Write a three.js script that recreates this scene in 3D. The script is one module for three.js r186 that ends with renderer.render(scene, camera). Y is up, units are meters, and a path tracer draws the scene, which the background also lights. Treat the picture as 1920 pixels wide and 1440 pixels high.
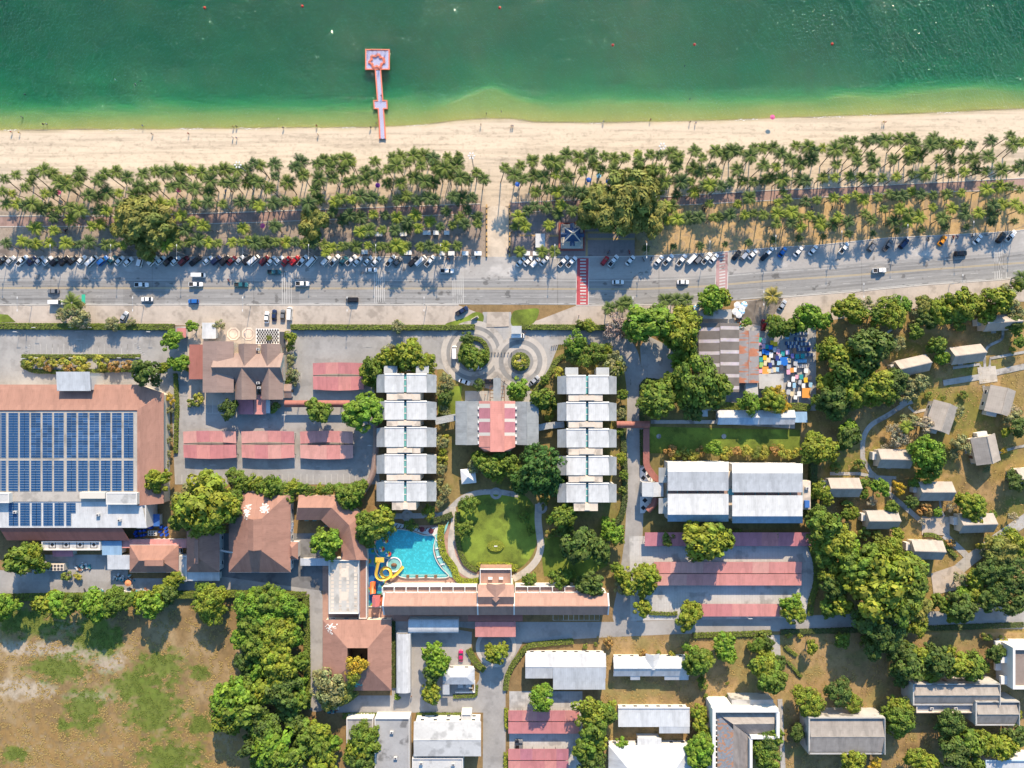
import * as THREE from 'three';
import { Sky } from 'three/addons/objects/Sky.js';
import { mergeGeometries, mergeVertices, toCreasedNormals } from 'three/addons/utils/BufferGeometryUtils.js';
import { RoundedBoxGeometry } from 'three/addons/geometries/RoundedBoxGeometry.js';
import { MarchingCubes } from 'three/addons/objects/MarchingCubes.js';

// ---------------------------------------------------------------- camera, sky, sun, exposure
const S = 0.205, HC = 270;                       // metres per photo pixel on the ground, flying height
const scene = new THREE.Scene();
const camera = new THREE.PerspectiveCamera(2 * Math.atan(720 * S / HC) * 180 / Math.PI, 4 / 3, 1, 4000);
camera.up.set(0, 0, -1); camera.position.set(0, HC, 0); camera.lookAt(0, 0, 0);
scene.add(camera);
const SUN = new THREE.Vector3(0.17, 0.60, -1).normalize();
const sky = new Sky(); sky.name = 'sky'; sky.scale.setScalar(3500);
sky.userData = { kind: 'structure' };
sky.material.uniforms.sunPosition.value.copy(SUN);
sky.material.uniforms.turbidity.value = 3; sky.material.uniforms.rayleigh.value = 3.2;
sky.material.uniforms.mieCoefficient.value = 0.004; sky.material.uniforms.mieDirectionalG.value = 0.8;
scene.add(sky);
scene.environmentIntensity = 0.145;
const sun = new THREE.DirectionalLight(0xffe6c4, 5); sun.name = 'sun';
sun.position.copy(SUN).multiplyScalar(500); sun.target.position.set(0, 0, 0);
sun.castShadow = true; sun.shadow.mapSize.set(4096, 4096);
Object.assign(sun.shadow.camera, { left: -320, right: 320, top: 320, bottom: -320, near: 1, far: 1200 });
scene.add(sun, sun.target);
const renderer = new THREE.WebGLRenderer({ antialias: true });
renderer.setSize(1024, 768); renderer.shadowMap.enabled = true;
renderer.toneMapping = THREE.LinearToneMapping; renderer.toneMappingExposure = 1.64;

// ---------------------------------------------------------------- helpers
const W = (px, py, h = 0) => { const k = S * (1 - h / HC); return [(px - 960) * k, (py - 720) * k]; };
const V3 = (px, py, h = 0) => { const [x, z] = W(px, py, h); return new THREE.Vector3(x, h, z); };
function rng(a) { return () => { a |= 0; a = a + 0x6D2B79F5 | 0; let t = Math.imul(a ^ a >>> 15, 1 | a); t = t + Math.imul(t ^ t >>> 7, 61 | t) ^ t; return ((t ^ t >>> 14) >>> 0) / 4294967296; }; }
const R = rng(20240611), rr = (a, b) => a + R() * (b - a), pick = a => a[Math.floor(R() * a.length)];
const hash = (x, y) => { let h = Math.imul(x, 374761393) + Math.imul(y, 668265263) | 0; h = Math.imul(h ^ h >>> 13, 1274126177); return ((h ^ h >>> 16) >>> 0) / 4294967296; };
function vn(x, y, p = 0) {                        // value noise, tiling with period p
  const xi = Math.floor(x), yi = Math.floor(y); let fx = x - xi, fy = y - yi; fx = fx * fx * (3 - 2 * fx); fy = fy * fy * (3 - 2 * fy);
  const m = v => p ? ((v % p) + p) % p : v; const a = m(xi), b = m(xi + 1), c = m(yi), d = m(yi + 1);
  const t = hash(a, c), u = hash(b, c), v = hash(a, d), w = hash(b, d);
  return t + (u - t) * fx + (v - t) * fy + (t - u - v + w) * fx * fy;
}
function fbm(x, y, o = 4, p = 0) { let s = 0, a = 0.5, f = 1; for (let i = 0; i < o; i++) { s += a * vn(x * f + i * 17, y * f + i * 31, p ? p * f : 0); a *= 0.5; f *= 2; } return s / (1 - Math.pow(0.5, o)); }
const cl = (v, a = 0, b = 1) => v < a ? a : v > b ? b : v, mix = (a, b, t) => a + (b - a) * t, ss = (a, b, v) => { v = cl((v - a) / (b - a)); return v * v * (3 - 2 * v); };
const lerpPts = (pts, x) => { if (x <= pts[0][0]) return pts[0][1]; for (let i = 1; i < pts.length; i++) if (x <= pts[i][0]) { const [a, b] = pts[i - 1], [c, d] = pts[i]; return b + (d - b) * (x - a) / (c - a); } return pts[pts.length - 1][1]; };
const toS = v => v <= 0.0031308 ? v * 12.92 : 1.055 * Math.pow(v, 1 / 2.4) - 0.055;
// a colour texture from fn(u, v) -> linear [r, g, b]
function tex(w, h, fn, rep = true) {
  const d = new Uint8Array(w * h * 4);
  for (let y = 0, i = 0; y < h; y++) for (let x = 0; x < w; x++, i += 4) { const c = fn(x, y); d[i] = 255 * toS(cl(c[0])); d[i + 1] = 255 * toS(cl(c[1])); d[i + 2] = 255 * toS(cl(c[2])); d[i + 3] = 255; }
  const t = new THREE.DataTexture(d, w, h); t.colorSpace = THREE.SRGBColorSpace; t.magFilter = t.minFilter = THREE.LinearFilter;
  t.wrapS = t.wrapT = rep ? THREE.RepeatWrapping : THREE.ClampToEdgeWrapping; t.needsUpdate = true; return t;
}
function gtex(w, h, fn) {
  const d = new Uint8Array(w * h * 4);
  for (let y = 0, i = 0; y < h; y++) for (let x = 0; x < w; x++, i += 4) { d[i] = d[i + 1] = d[i + 2] = 255 * cl(fn(x, y)); d[i + 3] = 255; }
  const t = new THREE.DataTexture(d, w, h); t.magFilter = t.minFilter = THREE.LinearFilter; t.wrapS = t.wrapT = THREE.RepeatWrapping; t.needsUpdate = true; return t;
}
const std = (r, g, b, o = {}) => new THREE.MeshStandardMaterial({ color: new THREE.Color().setRGB(r, g, b), roughness: 0.9, ...o });
const names = {};
function numbered(n) { const k = names[n] = (names[n] || 0) + 1; return k === 1 ? n : `${n}_${String(k - 1).padStart(3, '0')}`; }
function part(name, geo, mat, parent) { const m = new THREE.Mesh(geo, mat); m.name = name; m.castShadow = m.receiveShadow = true; parent.add(m); return m; }
function tag(o, label, category, group, kind) { o.userData.label = label; if (category) o.userData.category = category; if (group) o.userData.group = group; if (kind) o.userData.kind = kind; return o; }
function thing(name, label, category, group, x = 0, y = 0, z = 0, turn = 0) { const o = new THREE.Group(); o.name = numbered(name); o.position.set(x, y, z); o.rotation.y = turn; scene.add(o); return tag(o, label, category, group); }
function one(name, label, category, group, geo, mat) { const m = part(numbered(name), geo, mat, scene); return tag(m, label, category, group); }
function struct(name, geo, mat, label) { const m = part(numbered(name), geo, mat, scene); m.userData.kind = 'structure'; m.userData.label = label || name.replace(/_/g, ' ') + ' of the seaside place'; return m; }
function dup(o, label, group) { const c = o.clone(); c.name = numbered(o.name.replace(/_\d{3}$/, '')); scene.add(c); if (label) c.userData.label = label; if (group) c.userData.group = group; return c; }
// geometry collector: flat faces with uv in metres
class GB {
  constructor() { this.p = []; this.u = []; this.c = null; }
  tri(a, b, c, ua, ub, uc) { this.p.push(...a, ...b, ...c); this.u.push(...(ua || [a[0], a[2]]), ...(ub || [b[0], b[2]]), ...(uc || [c[0], c[2]])); return this; }
  quad(a, b, c, d) {                             // u runs along a-b, v along a-d
    const L = (p, q) => Math.hypot(p[0] - q[0], p[1] - q[1], p[2] - q[2]), w = L(a, b), h = L(a, d), w2 = L(d, c), o = (w - w2) / 2;
    const k = Math.floor(9 * (Math.abs(Math.sin(a[0] * 12.9 + a[2] * 7.3)))), l = Math.floor(5 * Math.abs(Math.sin(a[0] * 3.1 + a[2] * 5.7))), A = [k, l], B = [k + w, l], C = [k + w - o, l + h], D = [k + o, l + h];
    this.tri(a, b, c, A, B, C); return this.tri(a, c, d, A, C, D);
  }
  box(x0, y0, z0, x1, y1, z1) {
    this.quad([x0, y1, z1], [x1, y1, z1], [x1, y1, z0], [x0, y1, z0]); this.quad([x0, y0, z0], [x1, y0, z0], [x1, y0, z1], [x0, y0, z1]);
    this.quad([x0, y0, z1], [x1, y0, z1], [x1, y1, z1], [x0, y1, z1]); this.quad([x1, y0, z0], [x0, y0, z0], [x0, y1, z0], [x1, y1, z0]);
    this.quad([x1, y0, z1], [x1, y0, z0], [x1, y1, z0], [x1, y1, z1]); return this.quad([x0, y0, z0], [x0, y0, z1], [x0, y1, z1], [x0, y1, z0]);
  }
  slab(a, b, c, d, t) {                          // sloped plate with thickness t downwards; corners counter-clockwise seen from above
    const lo = q => [q[0], q[1] - t, q[2]], A = lo(a), B = lo(b), C = lo(c), D = lo(d);
    this.quad(a, b, c, d); this.quad(D, C, B, A); this.quad(A, B, b, a); this.quad(B, C, c, b); this.quad(C, D, d, c); return this.quad(D, A, a, d);
  }
  geo() { const g = new THREE.BufferGeometry(); g.setAttribute('position', new THREE.Float32BufferAttribute(this.p, 3)); g.setAttribute('uv', new THREE.Float32BufferAttribute(this.u, 2)); if (this.c) g.setAttribute('color', new THREE.Float32BufferAttribute(this.c, 3)); g.computeVertexNormals(); return g; }
}
// flat sheet from a list of photo pixels, uv in metres (world x, z)
function sheetGeo(px, y, holes = [], raw = false) {
  const toV = l => { const v = []; for (let i = 0; i < l.length; i += 2) { const [x, z] = raw ? [l[i], l[i + 1]] : W(l[i], l[i + 1], 0); v.push(new THREE.Vector2(x, -z)); } return v; };
  const sh = new THREE.Shape(toV(px)); for (const h of holes) sh.holes.push(new THREE.Path(toV(h)));
  const g = new THREE.ShapeGeometry(sh); g.rotateX(-Math.PI / 2); g.translate(0, y, 0);
  const p = g.attributes.position, u = g.attributes.uv; for (let i = 0; i < p.count; i++) u.setXY(i, p.getX(i), p.getZ(i));
  return g;
}
// plate with an edge: the outline extruded from 0 to y
function plateGeo(px, y0, y1, raw = false) {
  const v = []; for (let i = 0; i < px.length; i += 2) { const [x, z] = raw ? [px[i], px[i + 1]] : W(px[i], px[i + 1], 0); v.push(new THREE.Vector2(x, -z)); }
  const g = new THREE.ExtrudeGeometry(new THREE.Shape(v), { depth: y1 - y0, bevelEnabled: false }); g.rotateX(-Math.PI / 2); g.translate(0, y0, 0); 
  const p = g.attributes.position, u = g.attributes.uv; for (let i = 0; i < p.count; i++) u.setXY(i, p.getX(i) + p.getY(i), p.getZ(i) + p.getY(i)); return g;
}
// smooth closed or open outline through photo pixels -> more pixels
function smooth(px, closed = false, n = 8) {
  const v = []; for (let i = 0; i < px.length; i += 2) v.push(new THREE.Vector3(px[i], 0, px[i + 1]));
  const c = new THREE.CatmullRomCurve3(v, closed, 'centripetal'), N = v.length * n, out = [];
  for (let i = 0; i < (closed ? N : N + 1); i++) { const q = c.getPoint(i / N); out.push(q.x, q.z); } return out;
}
// band of constant width (pixels) along a pixel polyline -> outline
function band(px, w) {
  const L = [], Rr = [], n = px.length / 2;
  for (let i = 0; i < n; i++) {
    const a = Math.max(0, i - 1), b = Math.min(n - 1, i + 1); let dx = px[2 * b] - px[2 * a], dy = px[2 * b + 1] - px[2 * a + 1]; const l = Math.hypot(dx, dy) || 1; dx /= l; dy /= l;
    L.push([px[2 * i] - dy * w / 2, px[2 * i + 1] + dx * w / 2]); Rr.push([px[2 * i] + dy * w / 2, px[2 * i + 1] - dx * w / 2]);
  }
  return [...L, ...Rr.reverse()].flat();
}
const ell = (cx, cy, rx, ry, n = 40, a0 = 0, a1 = Math.PI * 2) => { const o = []; for (let i = 0; i < n; i++) { const a = a0 + (a1 - a0) * i / n; o.push(cx + rx * Math.cos(a), cy + ry * Math.sin(a)); } return o; };
const ringGeo = (cx, cy, r0, r1, y, a0 = 0, a1 = Math.PI * 2) => { const full = a1 - a0 > 6.2; return full ? sheetGeo(ell(cx, cy, r1, r1, 64), y, [ell(cx, cy, r0, r0, 64)]) : sheetGeo([...ell(cx, cy, r1, r1, 33, a0, a1 + (a1 - a0) / 32), ...(() => { const e = ell(cx, cy, r0, r0, 33, a0, a1 + (a1 - a0) / 32), o = []; for (let i = e.length - 2; i >= 0; i -= 2) o.push(e[i], e[i + 1]); return o; })()], y); };

// tiling streak noise: long along one slanted direction
function fbmT(x, y, N, a, b) { const u = (x * 1 + y * 0.5) / N, v = (y - 2 * x) / N; const t = (p, q) => vn(p, q, 0); return 0.55 * t(v * a * 0.5, u * b) + 0.3 * t(v * a + 9, u * b * 2 + 4) + 0.15 * t(v * a * 2.2, u * b * 3); }

// ---------------------------------------------------------------- ground, beach, sea
const shoreY = px => lerpPts([[-900, 246], [0, 243], [300, 241], [560, 238], [700, 238], [800, 232], [870, 224], [905, 221], [960, 222], [1000, 228], [1100, 229], [1300, 226], [1500, 219], [1700, 213], [1920, 203], [2700, 160]], px) + 1.6 * (fbm(px / 40, 3, 3) - 0.5);
const kerbN = px => lerpPts([[-900, 484], [0, 482], [1150, 481.5], [1210, 480], [1320, 475], [1370, 471], [1440, 465], [1540, 459], [1665, 446], [1765, 441], [1865, 436], [1920, 431], [2700, 360]], px);
const kerbS = px => lerpPts([[-900, 571], [0, 571], [870, 571], [1150, 572], [1300, 569], [1475, 556], [1615, 545], [1740, 533], [1877, 524], [1920, 519], [2700, 440]], px);
const midY = px => lerpPts([[-900, 540], [0, 540], [900, 541], [1200, 542], [1320, 537], [1440, 526.5], [1580, 517.5], [1690, 509], [1815, 500], [1920, 492.5], [2700, 420]], px);
const promN = px => lerpPts([[-900, 406], [0, 405], [220, 405], [480, 397], [700, 389], [905, 382], [955, 380], [1100, 374], [1250, 369], [1440, 357], [1665, 347], [1920, 334], [2700, 290]], px);
const promS = px => lerpPts([[-900, 426], [0, 425], [220, 424], [480, 417], [730, 407], [905, 400], [955, 399], [1270, 385], [1440, 376], [1615, 365], [1920, 355], [2700, 315]], px);
const strip = (fa, fb, x0, x1, st = 20) => { const o = []; for (let x = x0; x <= x1; x += st) o.push(x, fa(x)); for (let x = x1; x >= x0; x -= st) o.push(x, fb(x)); return o; };
// bed depth below the water line, metres: shelving beach with a fan of sand washed out below the slipway
function bedDepth(px, py) {
  const d = (shoreY(px) - py) * S;                 // metres seaward of the water line
  if (d < 0) return Math.max(-1.0, d * 0.075);
  const w = 0.75 + 0.5 * fbm(px / 120, 9, 3);
  const bar = Math.exp(-Math.pow((px - 916 - (225 - py) * 0.1) / mix(26, 62, ss(140, 225, py)), 2)) * ss(128, 200, py) * 1.5 + 0.4 * ss(0.45, 0.8, fbm(px / 150, py / 60, 3)) * ss(60, 180, py);
  let z = 0.085 * Math.min(d, 6) * w + 0.05 * Math.max(0, d - 6) + 1.55 * ss(5 * w, 14.5, d) + 0.35 * ss(16, 60, d); z = Math.min(z, 2.9 + 0.006 * d);
  z += 0.5 * (fbm(px / 60 + 3, py / 40, 3) - 0.5) * ss(3, 14, d);
  return Math.max(0.07 * Math.min(d, 5) + 0.045 * Math.max(0, d - 5), z - bar * ss(1, 8, d) * 1.6);
}
const WATER = -1.05;
{ // sand: beach and sea bed in one sheet
  const x0 = -560, x1 = 2480, nx = 380, y0s = [];
  for (let y = -1300; y < 0; y += 60) y0s.push(y);
  for (let y = 0; y < 150; y += 6) y0s.push(y);
  for (let y = 150; y <= 440; y += 2.2) y0s.push(y);
  const ny = y0s.length, pos = [], uv = [], idx = [];
  for (let j = 0; j < ny; j++) for (let i = 0; i < nx; i++) {
    const px = x0 + (x1 - x0) * i / (nx - 1), py = y0s[j], [x, z] = W(px, py);
    let y; const d = bedDepth(px, py);
    if (py < shoreY(px)) y = WATER - d; else y = Math.min(-0.02, WATER + 0.055 * (py - shoreY(px)) * S * (1 + 0.3 * ss(0, 20, (py - shoreY(px)) * S)));
    if (py > shoreY(px) + 20) y += 0.03 * (fbm(px / 9, py / 9, 2) - 0.5);
    if (py > promN(px) - 14) y = -0.03;
    pos.push(x, y, z); uv.push(x, z);
    if (i && j) { const a = (j - 1) * nx + i - 1; idx.push(a, a + nx, a + 1, a + 1, a + nx, a + nx + 1); }
  }
  const g = new THREE.BufferGeometry(); g.setAttribute('position', new THREE.Float32BufferAttribute(pos, 3)); g.setAttribute('uv', new THREE.Float32BufferAttribute(uv.map((v, i) => i % 2 ? (v + 150) / 130 : (v + 215) / 430), 2)); g.setIndex(idx); g.computeVertexNormals();
  const t = tex(2048, 640, (x, y) => {             // spans x -215..215, z -150..-20
    const mx = x / 2048 * 430 - 215, mz = y / 640 * 130 - 150, px = mx / S + 960, py = mz / S + 720, sh = shoreY(px) - py;
    const n = sh > 4 ? fbm(mx / 11, mz / 11, 4) : fbm(mx / 9, mz / 2.2, 4), f = fbm(mx * 2.2, mz * 2.2, 2), trk = sh > 4 ? 0.3 : fbm(mx / 30, mz * 0.9, 3);
    const wet = 1 - ss(-9, 2.5, -sh - 5 + 7 * (fbm(px / 26, 5, 3) - 0.5)) ;
    let c = [0.60, 0.495, 0.37], k = 0.88 + 0.18 * n + 0.10 * (f - 0.5) - 0.16 * ss(0.52, 0.72, trk) - 0.14 * ss(0.60, 0.78, fbm(mx * 0.9, mz * 0.9 + 30, 3)) * ss(-6, -16, sh) - 0.14 * ss(0.58, 0.7, fbm(mx / 2.5 + 80, mz * 1.6, 3)) * ss(-8, -12, sh);
    c = [c[0] * k, c[1] * k, c[2] * k];
    const dirt = ss(330, 400, py + 60 * (fbm(mx / 8, mz / 5, 3) - 0.5)) * mix(1, 0.6, ss(1000, 1400, px)) * (1 - 0.95 * Math.exp(-Math.pow((px - 934) / 34, 4)));
    c = [mix(c[0], 0.36 * k, dirt), mix(c[1], 0.275 * k, dirt), mix(c[2], 0.20 * k, dirt)];
    const W2 = cl(wet); c = [mix(c[0], 0.49 * k, W2), mix(c[1], 0.405 * k, W2), mix(c[2], 0.26 * k, W2)]; const silt = ss(0.5, 3.5, sh + 3 * (n - 0.5)); c = [mix(c[0], 0.49 * k, silt), mix(c[1], 0.45 * k, silt), mix(c[2], 0.13 * k, silt)];
    return c;
  }, false);
  struct('beach', g, new THREE.MeshStandardMaterial({ map: t, roughness: 0.95 }), 'pale sand beach shelving under the green sea');
}
{ // sea: a body of clear green water over the sand; its colour deepens with its thickness
  const [x0, z0] = W(-700, -1400), [x1, z1] = W(2600, 262);
  const g = new THREE.BoxGeometry(x1 - x0, 9, z1 - z0); g.translate((x0 + x1) / 2, WATER - 4.5, (z0 + z1) / 2);
  const p = g.attributes.position, u = g.attributes.uv; for (let i = 0; i < p.count; i++) u.setXY(i, p.getX(i) / 60, p.getZ(i) / 60);
  const b = gtex(1024, 1024, (x, y) => {           // wind ripples, 60 m tile
    const f = 60 / 1024, X = x * f, Y = y * f, a = (X * 16 + Y * 10) / 60, c = (-X * 10 + Y * 16) / 60;
    return 0.62 * fbmT(x, y, 1024, 46, 14) + 0.38 * vn(x / 1024 * 150, y / 1024 * 110, 0);
  });
  const m = new THREE.MeshPhysicalMaterial({ color: 0xffffff, roughness: 0.06, transmission: 1, thickness: 1, ior: 1.33, attenuationColor: new THREE.Color().setRGB(0.27, 0.74, 0.80), attenuationDistance: 2, bumpMap: b, bumpScale: 0.9 });
  struct('sea', g, m, 'calm green sea with fine wind ripples'); }

{ // broken foam lines where small waves die on the sand
  const fm = std(0.8, 0.8, 0.78); for (const [a, b] of [[2, 26], [200, 253], [333, 377], [447, 483], [640, 664], [760, 800], [1100, 1130], [1380, 1420], [1527, 1583], [1620, 1645], [1760, 1800]]) { const gs = []; for (let x = a; x < b; x += rr(2, 5)) { const l = rr(2, 6), w = rr(0.25, 1.1), dy = rr(-1.4, 1.2); gs.push(sheetGeo([x, shoreY(x) + dy, x + l * 0.5, shoreY(x + l / 2) + dy - w, x + l, shoreY(x + l) + dy + rr(-0.3, 0.3), x + l * 0.5, shoreY(x + l / 2) + dy + w * 0.5], WATER + 0.05)); } const m = part(numbered('foam'), mergeGeometries(gs), fm, scene); m.userData = { kind: 'stuff', label: 'thin broken white foam at the water edge' }; } }

// ---------------------------------------------------------------- land surfaces
const inE = (px, py, cx, cy, rx, ry) => { const a = (px - cx) / rx, b = (py - cy) / ry; return 1 - Math.sqrt(a * a + b * b); };
const fieldGreen = [[55, 1165, 60, 30], [175, 1190, 40, 40], [110, 1255, 55, 25], [300, 1245, 45, 30], [255, 1285, 60, 28], [290, 1330, 55, 50], [160, 1330, 38, 42], [375, 1360, 26, 22], [25, 1415, 30, 16], [320, 1420, 60, 30], [120, 1360, 14, 14], [380, 1260, 18, 14], [200, 1200, 25, 30]];
const fieldGrey = [[60, 1215, 80, 14], [150, 1225, 60, 16], [205, 1240, 30, 22], [170, 1305, 45, 10], [40, 1290, 60, 18], [120, 1170, 18, 10]];
const eastGreen = [[1800, 770, 60, 45], [1740, 740, 40, 30], [1870, 850, 40, 20], [1905, 950, 30, 20], [1650, 850, 30, 20], [1590, 870, 40, 25], [1760, 850, 30, 20], [1680, 650, 60, 20], [1840, 690, 50, 20]];
function groundColor(px, py) {
  const n = fbm(px / 38, py / 38, 4), m = fbm(px / 7 + 50, py / 7, 3), f = hash(Math.floor(px * 4), Math.floor(py * 4));
  let c = [mix(0.19, 0.31, n), mix(0.135, 0.195, n), mix(0.06, 0.085, n)];
  const blend = (r, g, b, t) => { t = cl(t); c = [mix(c[0], r, t), mix(c[1], g, t), mix(c[2], b, t)]; };
  const e = 1.1 * (fbm(px / 14 + 9, py / 9, 5) - 0.5) + 0.7 * (m - 0.5);
  if (py < 520) { const yk = kerbN(px);
    if (py < yk + 2) { if (px > 1180) blend(0.50, 0.345, 0.165, ss(1180, 1215, px + 30 * e)); else blend(0.35, 0.285, 0.225, 1);
      blend(0.22, 0.18, 0.14, 0.5 * ss(0.55, 0.8, m + e)); } }
  else if (px < 452 && py > 1100) {
    blend(0.35, 0.26, 0.14, 0.85 * ss(0.35, 0.75, n)); blend(0.27, 0.165, 0.055, ss(1290, 1380, py) * 0.8 * ss(0.3, 0.6, m));
    for (const g of fieldGrey) blend(0.42, 0.36, 0.28, 0.8 * ss(-0.35, 0.5, inE(px, py, ...g) + e));
    for (const g of fieldGreen) blend(0.125, 0.175, 0.022, 0.9 * ss(-0.45, 0.5, inE(px, py, ...g) + e * 1.1));
  } else if (px > 1120 && py > 1185) {
    blend(0.36, 0.245, 0.11, 0.85 * ss(0.2, 0.6, n)); blend(0.22, 0.20, 0.06, 0.6 * ss(0.5, 0.75, fbm(px / 30 + 80, py / 30, 3)));
  } else if (px > 1500 && py > 560) {
    blend(0.27, 0.20, 0.055, 0.8 * ss(0.2, 0.6, n)); blend(0.38, 0.25, 0.11, 0.7 * ss(0.5, 0.7, fbm(px / 22 + 30, py / 22, 3)));
    for (const g of eastGreen) blend(0.16, 0.17, 0.028, 0.75 * ss(-0.3, 0.5, inE(px, py, ...g) + e));
  } else if (px > 820 && px < 1175 && py > 600 && py < 1100) { blend(0.26, 0.20, 0.07, 0.7); blend(0.15, 0.155, 0.03, 0.7 * ss(0.45, 0.7, n)); }
  else if (px > 1205 && px < 1560 && py > 720 && py < 1000) blend(0.17, 0.155, 0.05, 0.7);
  const k = 0.78 + 0.36 * m + 0.22 * (f - 0.5) - 0.16 * ss(0.55, 0.75, fbm(px / 3, py / 5 + 40, 3));
  return [c[0] * k, c[1] * k, c[2] * k];
}
{ const base = tex(512, 512, (x, y) => { const n = fbm(x / 64, y / 64, 5, 8), k = 0.8 + 0.4 * hash(x, y); return [mix(0.16, 0.34, n) * k, mix(0.14, 0.23, n) * k, mix(0.05, 0.10, n) * k]; });
  const [x0, z0] = W(-40, 396), gx = 2080 * S, gz = 1120 * S, zl = z0;
  const fg = sheetGeo([-1500, zl, 1500, zl, 1500, 1500, -1500, 1500], -0.06, [], true);
  const uu = fg.attributes.uv; for (let i = 0; i < uu.count; i++) uu.setXY(i, uu.getX(i) / 40, uu.getY(i) / 40);
  struct('ground', fg, new THREE.MeshStandardMaterial({ map: base, roughness: 1 }), 'dry earth and scrub reaching to the horizon');
  const t = tex(2048, 1103, (x, y) => groundColor(-40 + 2080 * x / 2048, 396 + 1120 * y / 1103), false);
  const n = 64, pos = [], uv = [], idx = [];
  for (let j = 0; j <= n; j++) for (let i = 0; i <= n; i++) { const px = -40 + 2080 * i / n; let py = 396 + 1120 * j / n; if (j === 0) py = Math.min(396, promN(px) + 6); pos.push((px - 960) * S, 0, (py - 720) * S); uv.push(i / n, cl((py - 396) / 1120)); if (i && j) { const a = (j - 1) * (n + 1) + i - 1; idx.push(a, a + n + 1, a + 1, a + 1, a + n + 1, a + n + 2); } }
  const g = new THREE.BufferGeometry(); g.setAttribute('position', new THREE.Float32BufferAttribute(pos, 3)); g.setAttribute('uv', new THREE.Float32BufferAttribute(uv, 2)); g.setIndex(idx); g.computeVertexNormals();
  struct('terrain', g, new THREE.MeshStandardMaterial({ map: t, roughness: 1 }), 'dry grass, bare earth and green patches of the hotel land');
}
// paving materials, one texture each, uv in metres
function paveTex(r, g, b, o = {}) {               // speckle + stains + optional joints, tile 48 m
  const N = 512, T = 48, q = N / T, sd = Math.round(r * 977 + b * 613);
  const t = tex(N, N, (x, y) => {
    const n = fbm(x / 64 + sd, y / 64, 4, 8), m = fbm(x / 8, y / 8 + sd, 2, 64), h = hash(x, y + 7);
    let k = 1 + (o.big || 0.3) * (n - 0.5) + 0.14 * (m - 0.5) + (o.grain || 0.10) * (h - 0.5);
    k *= 1 - (o.stain || 0.25) * ss(0.52, 0.75, fbm(x / 32, y / 32 + sd, 4, 16));
    if (o.jx && (x % Math.round(o.jx * q)) < 1) k *= o.jd || 0.8; if (o.jz && (y % Math.round(o.jz * q)) < 1) k *= o.jd || 0.8;
    return [r * k, g * k, b * k];
  });
  t.repeat.set(1 / T, 1 / T); return t;
}
const PV = (r, g, b, o) => new THREE.MeshStandardMaterial({ map: paveTex(r, g, b, o), roughness: 0.93 });
const M = {
  asphalt: PV(0.33, 0.32, 0.305, { stain: 0.16, big: 0.4 }), asphaltDark: PV(0.18, 0.18, 0.18, { stain: 0.3 }),
  concrete: PV(0.46, 0.395, 0.33, { jx: 8, jz: 8, jd: 0.86 }), concreteGrey: PV(0.36, 0.35, 0.335, { jx: 4, jz: 4, jd: 0.85, stain: 0.22 }),
  brick: PV(0.36, 0.24, 0.205, { jx: 1, jz: 0.5, jd: 0.82 }), redBrick: PV(0.34, 0.11, 0.09, { jx: 1, jz: 1 }),
  paver: PV(0.47, 0.465, 0.45, { jx: 1, jz: 4, jd: 0.84, stain: 0.3 }), lawn: PV(0.165, 0.225, 0.026, { big: 1.3, stain: 0.3, grain: 0.5 }),
  deck: PV(0.42, 0.255, 0.195, { jx: 2, jz: 2, jd: 0.9 }),
  white: std(0.66, 0.65, 0.63), offwhite: std(0.58, 0.545, 0.48), yellowLine: std(0.46, 0.36, 0.20), paint: PV(0.52, 0.51, 0.48, { stain: 0.7, big: 0.7 }), crossRed: PV(0.42, 0.075, 0.085, { stain: 0.5, big: 0.5 }), paleRed: PV(0.38, 0.24, 0.235, { stain: 0.6, big: 0.7 }),
  kerb: std(0.55, 0.52, 0.47), soil: PV(0.23, 0.14, 0.08, {}), black: std(0.02, 0.02, 0.022, { roughness: 0.7 }),
};
let layer = 0.004; const L = (step = 0.004) => (layer += step);
const up = () => layer;
// kerb: a real step along a pixel polyline
function kerb(px, w = 0.25, h = 0.13, label = 'pale concrete kerb', mat = M.kerb) {
  const b = band(px, w / S), n = px.length / 2, gb = new GB(); const at = i => W(b[2 * i], b[2 * i + 1]);
  for (let i = 0; i < n - 1; i++) {
    const l0 = at(i), l1 = at(i + 1), r0 = at(2 * n - 1 - i), r1 = at(2 * n - 2 - i);
    gb.quad([l0[0], h, l0[1]], [l1[0], h, l1[1]], [r1[0], h, r1[1]], [r0[0], h, r0[1]]);
    gb.quad([l0[0], -0.02, l0[1]], [l1[0], -0.02, l1[1]], [l1[0], h, l1[1]], [l0[0], h, l0[1]]); gb.quad([r1[0], -0.02, r1[1]], [r0[0], -0.02, r0[1]], [r0[0], h, r0[1]], [r1[0], h, r1[1]]);
  }
  return struct('kerb', gb.geo(), mat, label);
}
const curve = (f, x0, x1, st = 20, dy = 0) => { const o = []; for (let x = x0; x <= x1; x += st) o.push(x, f(x) + dy); return o; };

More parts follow.
